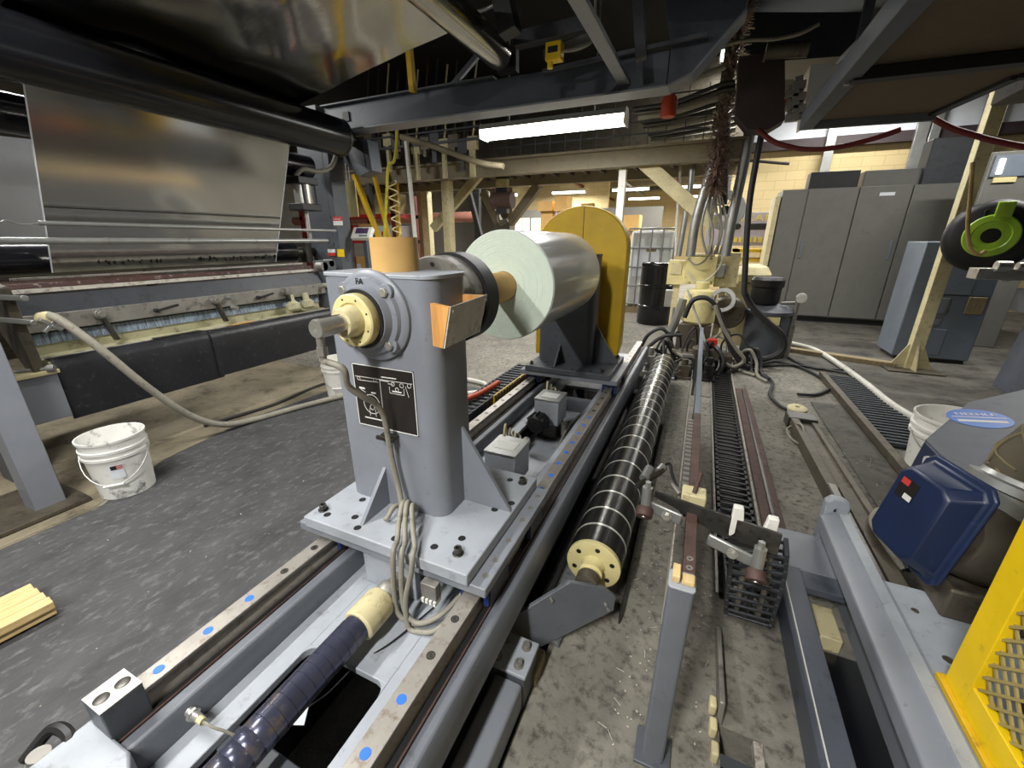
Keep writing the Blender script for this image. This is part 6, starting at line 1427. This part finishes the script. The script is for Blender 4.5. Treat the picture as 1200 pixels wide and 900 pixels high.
# cream junction boxes on a frame
jb = thing('junction_boxes', 'cream electrical boxes on a floor frame with cables behind the cable chain', 'junction boxes', (0.05, 6.2, 0.0))
def bx(u0, v0, u1, v1, Y, d, m, nm, parent, bev=0.004):
    a_, c_ = at(u0, v0, Y=Y), at(u1, v1, Y=Y); b = MB(); b.box((a_.x, Y, c_.z), (c_.x, Y+d, a_.z)); return build(nm, b, m, parent, bevel=bev)
e1 = bx(805, 300, 836, 334, 6.0, 0.18, 'cream', 'box', jb)
bx(803, 297, 838, 300, 5.98, 0.22, 'cream_worn', 'box_hood', jb)
e2 = bx(784, 305, 801, 334, 6.1, 0.15, 'cream', 'box', jb)
bx(842, 296, 862, 337, 6.15, 0.16, 'cream_worn', 'box', jb)
bx(787, 308, 798, 322, 6.085, 0.012, 'cream_worn', 'box_lid', jb)
for u, v in ((808, 303), (833, 303), (808, 331), (833, 331)):
    p = at(u, v, Y=6.0); b = MB(); b.cyl(p, p-Vector((0, 0.01, 0)), 0.014, 8); build('lid_screw', b, 'steel_dull', e1)
bx(780, 340, 790, 360, 6.2, 0.08, 'galv', 'small_box', jb); bx(838, 310, 848, 325, 6.05, 0.08, 'galv', 'small_box', jb)
p = at(820, 340, Y=6.1)
b = MB(); b.box((p.x-0.34, 6.16, 0), (p.x-0.26, 6.24, 1.15)); b.box((p.x+0.24, 6.31, 0), (p.x+0.32, 6.39, 1.15)); b.box((p.x-0.34, 6.245, 0.9), (p.x+0.32, 6.305, 0.98)); build('frame', b, 'cream_worn', jb)
b = MB(); b.lathe([(0, 0), (0.17, 0), (0.20, 0.03), (0.20, 0.36), (0.17, 0.42), (0.08, 0.44), (0.08, 0.52), (0, 0.52)], at(817, 378, Y=5.9), (0, 0, 1), 28); build('cream_motor', b, 'cream', jb)
b = MB(); b.box((p.x-0.2, 5.75, 0), (p.x+0.2, 6.05, at(817, 378, Y=5.9).z-0.001)); build('motor_plinth', b, 'casting', jb, bevel=0.01)
b = MB(); b.lathe([(0.10, 0), (0.145, 0), (0.15, 0.03), (0.145, 0.06), (0.10, 0.06), (0.10, 0)], at(847, 352, Y=5.8), (-0.1, -1, 0.2), 28); build('round_gauge_housing', b, 'galv', jb)
b = MB(); b.lathe([(0, 0), (0.19, 0), (0.21, 0.04), (0.21, 0.25), (0, 0.26)], at(853, 368, Y=6.0)+Vector((0, 0.05, 0)), (0, 1, 0), 28); build('dark_motor', b, 'casting', jb)
bx(830, 398, 840, 407, 5.2, 0.10, 'red', 'emergency_button', jb)
bx(812, 408, 842, 425, 5.1, 0.20, 'casting', 'drive_block', jb, 0.01); bx(800, 415, 812, 420, 5.0, 0.05, 'galv', 'drive_pin', jb)
b = MB(); q_ = at(826, 418, Y=5.2); b.box((q_.x-0.3, 5.3, 0), (q_.x+0.3, 5.5, 0.16)); build('drive_plinth', b, 'casting', jb, bevel=0.01)
b = MB(); b.bar((at(834, 402, Y=5.2).x, 5.26, 0.161), (at(834, 402, Y=5.2).x, 5.26, 0.26), 0.05, 0.05, up=(0, 1, 0)); build('button_post', b, 'steel_dark', jb)
# heaps of hoses round the motor
rg = random.Random(21)
hoses = [
    ([(786, 395), (775, 385), (760, 392), (752, 405), (748, 412)], 5.2, 0.022, 'hose_dark', 'black hose arching left of the rack rail toward the bed'),
    ([(800, 392), (778, 394), (764, 403), (755, 412)], 5.1, 0.022, 'hose_dark', 'lower black hose arching left of the rack rail'),
    ([(802, 372), (812, 352), (830, 350), (842, 365), (850, 390), (858, 410), (868, 425), (880, 432)], 5.3, 0.028, 'hose_dark', 'thick dark hose arching over the cream motor'),
    ([(838, 358), (848, 385), (862, 408), (872, 422), (860, 430), (850, 426)], 5.2, 0.02, 'hose', 'grey hose crossing down right of the cream motor'),
    ([(872, 342), (882, 360), (900, 378), (916, 392), (918, 408), (905, 418), (885, 422), (872, 418)], 5.6, 0.036, 'hose_dark', 'thick black hose looping round the grey tank'),
    ([(852, 405), (856, 420), (880, 427), (915, 424), (950, 436), (972, 452), (958, 462), (935, 462)], None, 0.016, 'hose_dark', 'black cable snaking over the floor to the slide coupling'),
    ([(860, 426), (890, 436), (905, 448), (902, 462), (912, 474), (922, 480)], None, 0.016, 'hose_dark', 'black cable dropping to the left of the slide coupling'),
    ([(855, 430), (880, 430), (930, 428), (985, 436), (1010, 442)], None, 0.014, 'hose_dark', 'black cable running right across the floor toward the grating'),
    ([(880, 420), (915, 416), (935, 425), (960, 432), (1000, 434)], None, 0.014, 'hose_dark', 'upper black cable running right across the floor'),
    ([(826, 400), (820, 380), (812, 360), (806, 340)], 5.7, 0.014, 'hose_white', 'white cable running up the front of the cream motor'),
    ([(806, 318), (815, 330), (828, 328), (842, 315), (848, 298)], 5.95, 0.010, 'hose_white', 'thin pale cable sagging across the cream box'),
    ([(806, 303), (815, 310), (825, 306), (832, 297)], 5.9, 0.010, 'hose', 'coil of thin grey wire on top of the cream box'),
    ([(790, 360), (787, 380), (783, 400)], 5.9, 0.016, 'galv', 'thin upright conduit below the small grey box'),
    ([(801, 350), (792, 375), (780, 400)], 5.8, 0.05, 'galv', 'thick slanting grey pipe left of the cream motor'),
]
for pl, Y, r, m, lb in hoses:
    b = MB()
    pts = [at(p[0], p[1], Y=Y) if Y else at(p[0], p[1], Z=r+0.004+0.003*(i % 2)) for i, p in enumerate(pl)]
    b.tube(pts, r, 8, 6); solo('loose_hose', b, m, lb, 'hose', 'hoses round the cream motor')
hl = 'leftmost second third fourth fifth sixth seventh eighth ninth tenth eleventh rightmost'.split()
for k in range(12):
    b = MB(); x = -0.30+0.095*k; yy = 5.35+0.10*(k % 3); h = rg.uniform(0.22, 0.52); e_ = rg.uniform(-0.35, 0.35)
    b.tube([(x, yy, 0.02), (x-0.03, yy-0.02, h*0.7), (x+e_*0.4, yy-0.08, h), (x+e_*0.9, yy-0.12, h*0.55), (x+e_, yy-0.25, 0.03), (x+e_*1.5, yy-0.45, 0.025)], rg.choice([0.012, 0.016, 0.024]), 8, 6)
    solo('motor_hose', b, rg.choice(['hose_dark', 'hose_dark', 'black', 'hose']), hl[k]+' of the hoses arching out of the drive plinth in front of the cream motor', 'hose', 'hoses out of the drive plinth')
for k in range(10):
    b = MB(); x = -0.35+0.075*k+rg.uniform(-.02, .02); yy = 4.85+0.07*(k % 4); h = rg.uniform(0.12, 0.34)
    b.tube([(x, yy, 0.02), (x+rg.uniform(-.1, .1), yy+0.05, h*0.6), (x+rg.uniform(-.1, .15), yy+0.15, h), (x+rg.uniform(-.05, .2), yy+0.30, h*0.5), (x+0.1, yy+0.42, 0.03)], rg.choice([0.012, 0.018, 0.022]), 8, 5)
    solo('hose_loop', b, rg.choice(['hose_dark', 'hose_dark', 'hose', 'black']), names[k]+' in the row of hose loops at the far end of the striped roller' if k else 'leftmost in the row of hose loops at the far end of the striped roller', 'hose', 'hose loops at the roller end')
for k, (x, yy, sx, sy, h, m) in enumerate(((-0.30, 4.62, 0.16, 0.2, 0.18, 'paint_light'), (-0.10, 4.70, 0.12, 0.18, 0.22, 'casting'), (0.03, 4.80, 0.10, 0.16, 0.32, 'steel_dark'), (0.16, 4.72, 0.10, 0.14, 0.26, 'black'), (-0.46, 4.75, 0.10, 0.2, 0.30, 'steel_dull'))):
    b = MB(); b.box((x, yy, 0), (x+sx, yy+sy, h*0.7)); b.cyl((x+sx/2, yy+sy*0.3, h*0.7), (x+sx/2, yy+sy*0.3, h), sx*0.3, 12); b.cyl((x+sx*0.2, yy, h*0.4), (x+sx*0.2, yy-0.04, h*0.4), sx*0.16, 10); b.box((x-0.02, yy-0.02, 0), (x+sx+0.02, yy+sy, 0.03))
    solo('drive_unit', b, m, ['pale grey', 'brown', 'dark steel', 'black', 'dull steel'][k]+' drive unit at the far end of the striped roller', 'drive unit', 'drive units', bevel=0.004)
# grey tank with pump
gt_ = thing('filter_tank', 'dark grey round tank with a black pump head and a pressure gauge', 'tank', (0.88, 6.3, 0))
tx, ty = at(893, 405, Y=6.25).x, 6.25
b = MB(); b.lathe([(0, 0), (0.24, 0), (0.26, 0.02), (0.26, 0.55), (0.28, 0.56), (0.28, 0.60), (0.26, 0.61), (0.20, 0.66), (0, 0.68)], (tx, ty, 0), (0, 0, 1), 36); build('shell', b, 'paint_dark', gt_)
b = MB(); b.lathe([(0, 0), (0.15, 0), (0.17, 0.03), (0.17, 0.20), (0.19, 0.22), (0.19, 0.30), (0.16, 0.33), (0, 0.33)], (tx-0.08, ty, 0.68), (0, 0, 1), 28); build('pump_head', b, 'black', gt_)
p = Vector((tx+0.30, ty-0.1, 0.78)); b = MB(); b.lathe([(0, 0), (0.055, 0), (0.06, 0.01), (0.06, 0.03), (0.05, 0.035), (0, 0.032)], p, (-0.2, -1, 0), 20); build('gauge', b, 'white_plastic', gt_)
b = MB(); b.cyl((tx+0.27, ty-0.08, 0.45), (tx+0.27, ty-0.08, 0.80), 0.03, 12); b.cyl((tx+0.10, ty-0.08, 0.70), (tx+0.30, ty-0.08, 0.72), 0.02, 10); b.cyl((tx+0.27, ty-0.08, 0.0), (tx+0.27, ty-0.08, 0.45), 0.04, 12); build('pipework', b, 'steel_dull', gt_)
b = MB(); b.obox((tx+0.02, ty-0.262, 0.50), (0.16, 0.004, 0.10), Matrix.Identity(3)); build('label_plate', b, 'cream', gt_)
sk = MB(); sp_ = at(880, 330, Y=6.9); sk.lathe([(0, -0.02), (0.20, 0.0), (0.24, 0.10), (0.18, 0.20), (0.06, 0.24), (0, 0.24)], (sp_.x, 6.9, 0.9), (0, 0, 1), 18); sk.box((sp_.x-0.3, 6.7, 0.0), (sp_.x+0.3, 7.1, 0.879)); solo('filled_sack', sk, 'cream_worn', 'pale sack slumped on a box behind the black pump head', 'sack')
# yellow shelf and banner
ys = thing('yellow_rack', 'yellow steel rack with boards below the grey banner', 'rack', (1.3, 10.3, 0))
for v in (292, 303, 313):
    a_, c_ = at(861, v, Y=10.3), at(900, v+4, Y=10.3); b = MB(); b.box((a_.x, 10.3, c_.z), (c_.x, 11.1, a_.z)); build('beam', b, 'yellow', ys)
for u in (861, 897):
    a_ = at(u, 292, Y=10.3); b = MB(); b.box((a_.x, 10.3, 0), (a_.x+0.10, 11.1, a_.z)); build('upright', b, 'yellow', ys)
a_, c_ = at(866, 317, Y=10.4), at(897, 335, Y=10.4); b = MB(); b.box((a_.x, 10.4, c_.z-0.1), (c_.x, 11.0, a_.z)); build('load', b, 'cardboard', ys)
b = MB(); b.box((a_.x, 10.4, 0), (c_.x, 11.0, c_.z-0.101)); build('lower_load', b, 'old_wood', ys)
bn = thing('banner_sign', 'grey equipment sign with gold lettering ending in CLEAN behind the conduits', 'sign', (1.2, 11.6, 0))
a_, c_ = at(830, 250, Y=11.6), at(914, 288, Y=11.6)
b = MB(); b.box((a_.x, 11.6, c_.z), (c_.x, 11.7, a_.z)); build('sign_panel', b, 'banner_grey', bn, bevel=0.01)
b = MB(); b.box((a_.x+0.1, 11.62, 0), (a_.x+0.25, 11.69, c_.z-0.001)); b.box((c_.x-0.25, 11.62, 0), (c_.x-0.1, 11.69, c_.z-0.001)); build('sign_leg', b, 'galv', bn)
for u0, u1 in ((853, 868), (877, 901)):
    q0, q1 = at(u0, 262, Y=11.6), at(u1, 269, Y=11.6); b = MB(); b.prism([(p[0], 11.595, p[1]) for p in rrect(q0.x, q1.x, q1.z, q0.z, 0.07, 4)], (0, 0.004, 0)); build('slot', b, 'plate_black', bn)
q0 = at(882, 255.5, Y=11.59); lettering('CLEAN', 0.20, basis(q0, (1, 0, 0), (0, 0, 1)), 'banner_gold', bn, font_sx=1.5)
q0 = at(880, 281, Y=11.59); lettering('ENCLOSURE', 0.13, basis(q0, (1, 0, 0), (0, 0, 1)), 'banner_gold', bn, font_sx=1.3) if False else None
b = MB(); q0, q1 = at(855, 278, Y=11.6), at(902, 284, Y=11.6)
x = q0.x
while x < q1.x:
    w = rnd.uniform(0.05, 0.09); b.box((x, 11.59, q1.z), (x+w, 11.599, q0.z)); x += w+0.035
build('small_gold_letters', b, 'banner_gold', bn)
# fan
fn = thing('wall_fan', 'pale round fan housing hanging behind the cable bundle', 'fan', at(850, 250, Y=7.5))
fc = at(850, 246, Y=7.5); b = MB(); b.lathe([(0.16, 0), (0.27, 0), (0.28, 0.05), (0.28, 0.22), (0.16, 0.24), (0.16, 0)], fc, (0, 1, 0), 32); build('shroud', b, 'galv', fn)
b = MB(); b.cyl(fc+Vector((0, 0.10, 0)), fc+Vector((0, 0.2, 0)), 0.07, 20); build('hub', b, 'black', fn)
for k in range(5):
    a = 2*math.pi*k/5; b = MB(); b.bar(fc+Vector((0.06*math.cos(a), 0.15, 0.06*math.sin(a))), fc+Vector((0.165*math.cos(a), 0.15, 0.165*math.sin(a))), 0.06, 0.01); build('blade', b, 'black', fn)
b = MB(); b.bar(fc+Vector((0, 0.12, 0.27)), (fc.x, fc.y+0.12, 5.199), 0.05, 0.05, up=(0, 1, 0)); build('drop_rod', b, 'galv', fn)

# ---------------------------------------------------------------- tall grey cabinets
tc_ = thing('tall_cabinets', 'row of tall grey sheet metal electrical cabinets along the back', 'cabinet', (2.6, 9.5, 0))
CYF = 9.3
us = [(1.13, 2.27), (1.50, 2.29)]
edges = [at(918, 225, Y=CYF).x, at(948, 222, Y=CYF).x, at(1010, 213, Y=CYF).x, at(1073, 212, Y=CYF).x, at(1073, 212, Y=CYF).x+0.72, at(1073, 212, Y=CYF).x+1.44]
b = MB(); b.box((edges[0], CYF+0.02, 0.10), (edges[-1], CYF+0.7, 2.30)); build('carcass', b, 'cabinet_grey', tc_)
b = MB(); b.box((edges[0]+0.05, CYF+0.06, 0.0), (edges[-1], CYF+0.65, 0.0995)); build('plinth', b, 'black', tc_)
for k in range(5):
    b = MB(); b.box((edges[k]+0.008, CYF-0.012, 0.12), (edges[k+1]-0.008, CYF+0.0195, 2.27 if k == 0 else 2.30)); d_ = build('cabinet_door', b, 'cabinet_grey', tc_, bevel=0.006)
    if k in (1, 3):
        hx = edges[k]+0.06 if k == 1 else edges[k]-0.10
        b = MB(); b.box((hx, CYF-0.03, 1.15), (hx+0.03, CYF-0.0125, 1.45)); build('door_handle', b, 'cabinet_blue', d_, bevel=0.004)
    if k == 2:
        b = MB(); b.box((edges[k]+0.28, CYF-0.016, 2.15), (edges[k]+0.48, CYF-0.0125, 2.20)); build('door_label', b, 'paper_white', d_)
b = MB(); b.box((edges[0]-0.10, CYF+0.0, 0.0), (edges[0]-0.02, CYF+0.6, 2.2)); solo('cream_upright', b, 'cream_worn', 'cream steel upright against the left side of the tall cabinets', 'upright', bevel=0.004)
def topbox(u0, v0, u1, v1, Y, d, m, label):
    a_, c_ = at(u0, v0, Y=Y), at(u1, v1, Y=Y); b = MB(); b.box((a_.x, Y, 2.3005), (c_.x, Y+d, a_.z)); solo('cabinet_top_unit', b, m, label, 'box', bevel=0.01)
topbox(951, 202, 1006, 214, 9.45, 0.3, 'black', 'low black box on top of the tall cabinets')
topbox(1015, 200, 1083, 210, 9.6, 0.3, 'cabinet_grey', 'long low grey tray on top of the tall cabinets')
topbox(1095, 162, 1150, 208, 9.5, 0.35, 'frame_dark', 'large grey fan box on top of the tall cabinets')
for k, (u, w) in enumerate(((962, 0.14), (970, 0.05), (1062, 0.20), (1078, 0.16), (1132, 0.14), (1142, 0.12))):
    p = at(u, 190, Y=12.3); b = MB(); b.box((p.x, 12.22, 0), (p.x+w, 12.299, 4.6)); solo('wall_conduit', b, 'galv', 'grey vertical duct on the block wall, number %s from the left' % ords[k], 'duct', 'vertical ducts on the block wall', bevel=0.006)
pipe([(800, 195), (860, 188), (925, 192)], 11.9, 0.03, 'black', 'wall_rod', 'thin dark rod hung in front of the block wall', 'rod')
b = MB(); b.cyl((0.5, 12.2, 4.4), (8.9, 12.2, 4.4), 0.10, 14); solo('sprinkler_main', b, 'red_pipe', 'dark red sprinkler main along the top of the block wall', 'pipe')

# cream post with its gusseted foot
cpst = thing('cream_post', 'worn cream steel column standing in front of the tall cabinets', 'post', (2.39, 6.2, 0))
b = MB(); b.box((2.34, 6.14, 0.02), (2.46, 6.26, 2.95)); build('shaft', b, 'cream_worn', cpst, bevel=0.005)
b = MB(); b.box((2.14, 5.98, 0.0035), (2.66, 6.42, 0.02)); build('base_plate', b, 'casting', cpst)
for sx in (-1, 1):
    xx = 2.34 if sx < 0 else 2.46
    b = MB(); b.prism([(xx, 6.19, 0.0205), (xx+sx*0.14, 6.19, 0.0205), (xx, 6.19, 0.32)], (0, 0.015, 0)); build('gusset', b, 'cream_worn', cpst)
b = MB(); b.prism([(2.39, 6.14, 0.0205), (2.39, 6.02, 0.0205), (2.39, 6.14, 0.32)], (0.015, 0, 0)); build('gusset', b, 'cream_worn', cpst)
b = MB(); b.bar((2.40, 6.2, 2.95), (3.1, 6.2, 3.7), 0.12, 0.12); build('head_brace', b, 'cream_worn', cpst)
b = MB(); b.bar((2.40, 6.2, 2.95), (2.40, 6.2, 5.19), 0.12, 0.12, up=(0, 1, 0)); build('upper_shaft', b, 'casting', cpst)
# hose reel on it
rc = at(1160, 277, Y=5.95)
rl_ = thing('hose_reel', 'round black hose reel with a lime green hub bolted to the cream post', 'hose reel', rc-Vector((0, 0, 0.36)))
rn = Vector((-0.35, -0.93, 0.05)).normalized()
b = MB(); b.lathe([(0, 0.09), (0.27, 0.09), (0.32, 0.06), (0.345, 0.02), (0.345, -0.08), (0.27, -0.12), (0, -0.12)], rc, rn, 44); build('reel_case', b, 'black', rl_)
b = MB(); b.lathe([(0.07, 0.091), (0.19, 0.091), (0.20, 0.10), (0.19, 0.112), (0.14, 0.116), (0.13, 0.105), (0.08, 0.105), (0.07, 0.10), (0.07, 0.091)], rc, rn, 40); hb_ = build('green_hub', b, 'green_reel', rl_)
s_, t__ = frame_of(rn)
b = MB(); b.obox(rc+rn*0.10+Vector((0.03, -0.01, 0.24)), (0.12, 0.03, 0.14), Matrix.Rotation(math.radians(-20), 3, 'Z')); build('hub_tab', b, 'green_reel', rl_, bevel=0.01)
b = MB(); b.box((2.462, 5.90, rc.z-0.25), (2.52, 6.14, rc.z+0.25)); build('wall_bracket', b, 'black', rl_, bevel=0.004)
b = MB(); b.tube([at(u, v, Y=5.70) for u, v in ((1140, 190), (1137, 230), (1134, 265), (1137, 290), (1147, 298), (1155, 294))], 0.018, 8); build('reel_hose', b, 'straw', rl_)
# blue-grey control cabinet
ec_ = thing('control_cabinet', 'blue-grey control cabinet with raised door panels behind the cream post', 'cabinet', (2.75, 6.95, 0))
b = MB(); b.box((2.38, 6.70, 0.05), (3.12, 7.25, 1.44)); build('carcass', b, 'cabinet_blue', ec_, bevel=0.012)
b = MB(); b.box((2.42, 6.74, 0.0), (3.10, 7.2, 0.0495)); build('plinth', b, 'black', ec_)
for (x0, z0, x1, z1, m, nm) in ((2.66, 0.84, 2.92, 1.24, 'cabinet_blue', 'raised_panel'), (2.62, 0.10, 2.82, 0.42, 'cabinet_blue', 'raised_panel'), (2.60, 0.60, 2.76, 0.80, 'cabinet_grey', 'meter_frame'), (2.56, 0.46, 2.74, 0.56, 'cabinet_grey', 'meter_frame'), (2.92, 0.62, 3.08, 0.82, 'old_wood', 'yellow_tag')):
    b = MB(); b.box((x0, 6.685, z0), (x1, 6.6995, z1)); q_ = build(nm, b, m, ec_, bevel=0.004)
    if nm == 'meter_frame':
        b = MB(); b.box((x0+0.02, 6.682, z0+0.02), (x1-0.02, 6.6845, z1-0.02)); build('meter_face', b, 'cabinet_blue', q_)
b = MB(); b.box((2.50, 6.693, 0.83), (3.10, 6.6995, 0.835)); build('door_seam', b, 'black', ec_)
# dark clutter and blue steel at the right edge
bs = thing('blue_machine_frame', 'dark blue-grey machine frame at the right edge behind the blower', 'machine frame', (3.3, 5.2, 0))
b = MB(); b.prism([at(1155, 443, Y=5.2)*0+Vector((2.95, 5.3, 0.0035)), Vector((3.35, 5.3, 0.0035)), Vector((3.35, 5.3, 1.3)), Vector((3.05, 5.3, 1.3))], (0, 0.5, 0)); build('side_plate', b, 'paint_blue', bs, bevel=0.006)
b = MB(); b.box((2.60, 4.30, 0.0035), (2.78, 4.6, 1.05)); build('front_leg', b, 'paint', bs, bevel=0.006)
b = MB(); b.box((2.60, 4.6005, 0.85), (3.35, 5.29, 1.05)); build('cross_member', b, 'paint_dark', bs, bevel=0.006)
b = MB(); b.box((3.76, 5.9, 0.0035), (4.5, 6.5, 1.7)); solo('pale_panel_box', b, 'wall_grey', 'pale grey enclosure at the right edge below the hose reel', 'enclosure', bevel=0.01)
b = MB(); rg = random.Random(9)
for k in range(26):
    x, yy, zz = 3.30+0.18*rg.random(), 5.95+0.3*rg.random(), 0.1+0.9*rg.random()
    b.tube([(x, yy, zz), (x+rg.uniform(-.15, .15), yy-0.08, zz+rg.uniform(-.15, .15)), (x+rg.uniform(-.2, .2), yy, zz+rg.uniform(-.2, .2))], 0.03, 6, 5)
solo('cable_heap', b, 'black', 'black heap of coiled cable beside the control cabinet', 'cable heap', kind='stuff')
nc = at(1180, 320, Y=5.4); b = MB(); b.box(nc-Vector((0.22, 0.05, 0.06)), nc+Vector((0.15, 0.12, 0.04))); b.cyl(nc+Vector((-0.12, -0.06, 0.06)), nc+Vector((-0.02, -0.06, 0.06)), 0.05, 14); b.cyl(nc+Vector((0.02, -0.06, 0.06)), nc+Vector((0.10, -0.06, 0.06)), 0.04, 14); b.bar((3.1, 5.4, 1.3005), nc+Vector((0, 0.03, -0.04)), 0.08, 0.08); solo('clamp_head', b, 'steel', 'shiny steel clamp head at the right edge below the hose reel', 'clamp', bevel=0.006)
b = MB(); a_, c_ = at(1165, 178, Y=8.0), at(1230, 245, Y=8.0); b.box((a_.x, 8.0, 0.0035), (c_.x, 8.6, a_.z)); eb = thing('instrument_rack', 'grey instrument rack with a screen at the right edge behind the hose reel', 'rack', ((a_.x+c_.x)/2, 8.3, 0)); build('rack_body', b, 'cabinet_grey', eb, bevel=0.01)
a2, c2 = at(1168, 182, Y=7.98), at(1215, 205, Y=7.98); b = MB(); b.box((a2.x, 7.98, c2.z), (c2.x, 7.999, a2.z)); build('screen_frame', b, 'cabinet_blue', eb)
b = MB(); b.bar(at(1170, 204, Y=7.97), at(1176, 186, Y=7.97), 0.05, 0.02, up=(0, 1, 0)); build('bright_strip', b, 'tube_far', eb)
a2, c2 = at(1165, 208, Y=7.98), at(1190, 213, Y=7.98); b = MB(); b.box((a2.x, 7.98, c2.z), (c2.x, 7.999, a2.z)); build('label_strip', b, 'cream', eb)
# low kerb behind the tank, pallet at the left edge
b = MB(); b.bar(at(915, 408, Z=0.03), at(1050, 428, Z=0.03), 0.12, 0.06); solo('floor_kerb', b, 'old_wood', 'low wooden kerb on the floor behind the white hose', 'kerb', bevel=0.008)
pt = thing('timber_bundle', 'short bundle of clean pine boards on the walkway at the left edge', 'timber', (-2.35, 0.22, 0.006))
c0 = at(12, 760, Z=0.05)
for k in range(4):
    for j in range(2):
        b = MB(); b.obox((-2.42+0.055*k+0.012*j, 0.17, 0.035+0.034*j), (0.052, 0.46, 0.032), Matrix.Rotation(math.radians(-6), 3, 'Z')); build('board', b, 'pine', pt, bevel=0.002)

mat('straw_pale', '#c9c4b4', 0.7)
# chips, straw and paper scraps strewn over the concrete
b = MB(); rg = random.Random(33)
for k in range(220):
    x, yy = rg.uniform(-0.1, 1.3), 0.75+4.2*rg.random()**1.4
    if TX0-0.03 < x < TX1+0.03 or 0.46 < x < 1.05 or x > 1.08 and yy < 2.3: x = rg.uniform(-0.09, 0.02) if rg.random() < 0.6 else rg.uniform(0.10, 0.235)
    a = rg.random()*6.28; l = rg.choice([0.004, 0.006, 0.006, 0.03]); w = 0.003 if l < 0.02 else 0.0012
    b.obox((x, yy, 0.0012 if x < 1.08 else 0.016), (l, w, 0.002), Matrix.Rotation(a, 3, 'Z'))
for k in range(60):
    x, yy = rg.uniform(-2.9, -1.6), rg.uniform(0.1, 3.2); a = rg.random()*6.28; l = rg.choice([0.003, 0.005, 0.012])
    b.obox((x, yy, 0.007), (l, 0.002, 0.002), Matrix.Rotation(a, 3, 'Z'))
solo('floor_litter', b, 'straw_pale', 'pale chips and straw scraps strewn over the floor', 'litter', kind='stuff')
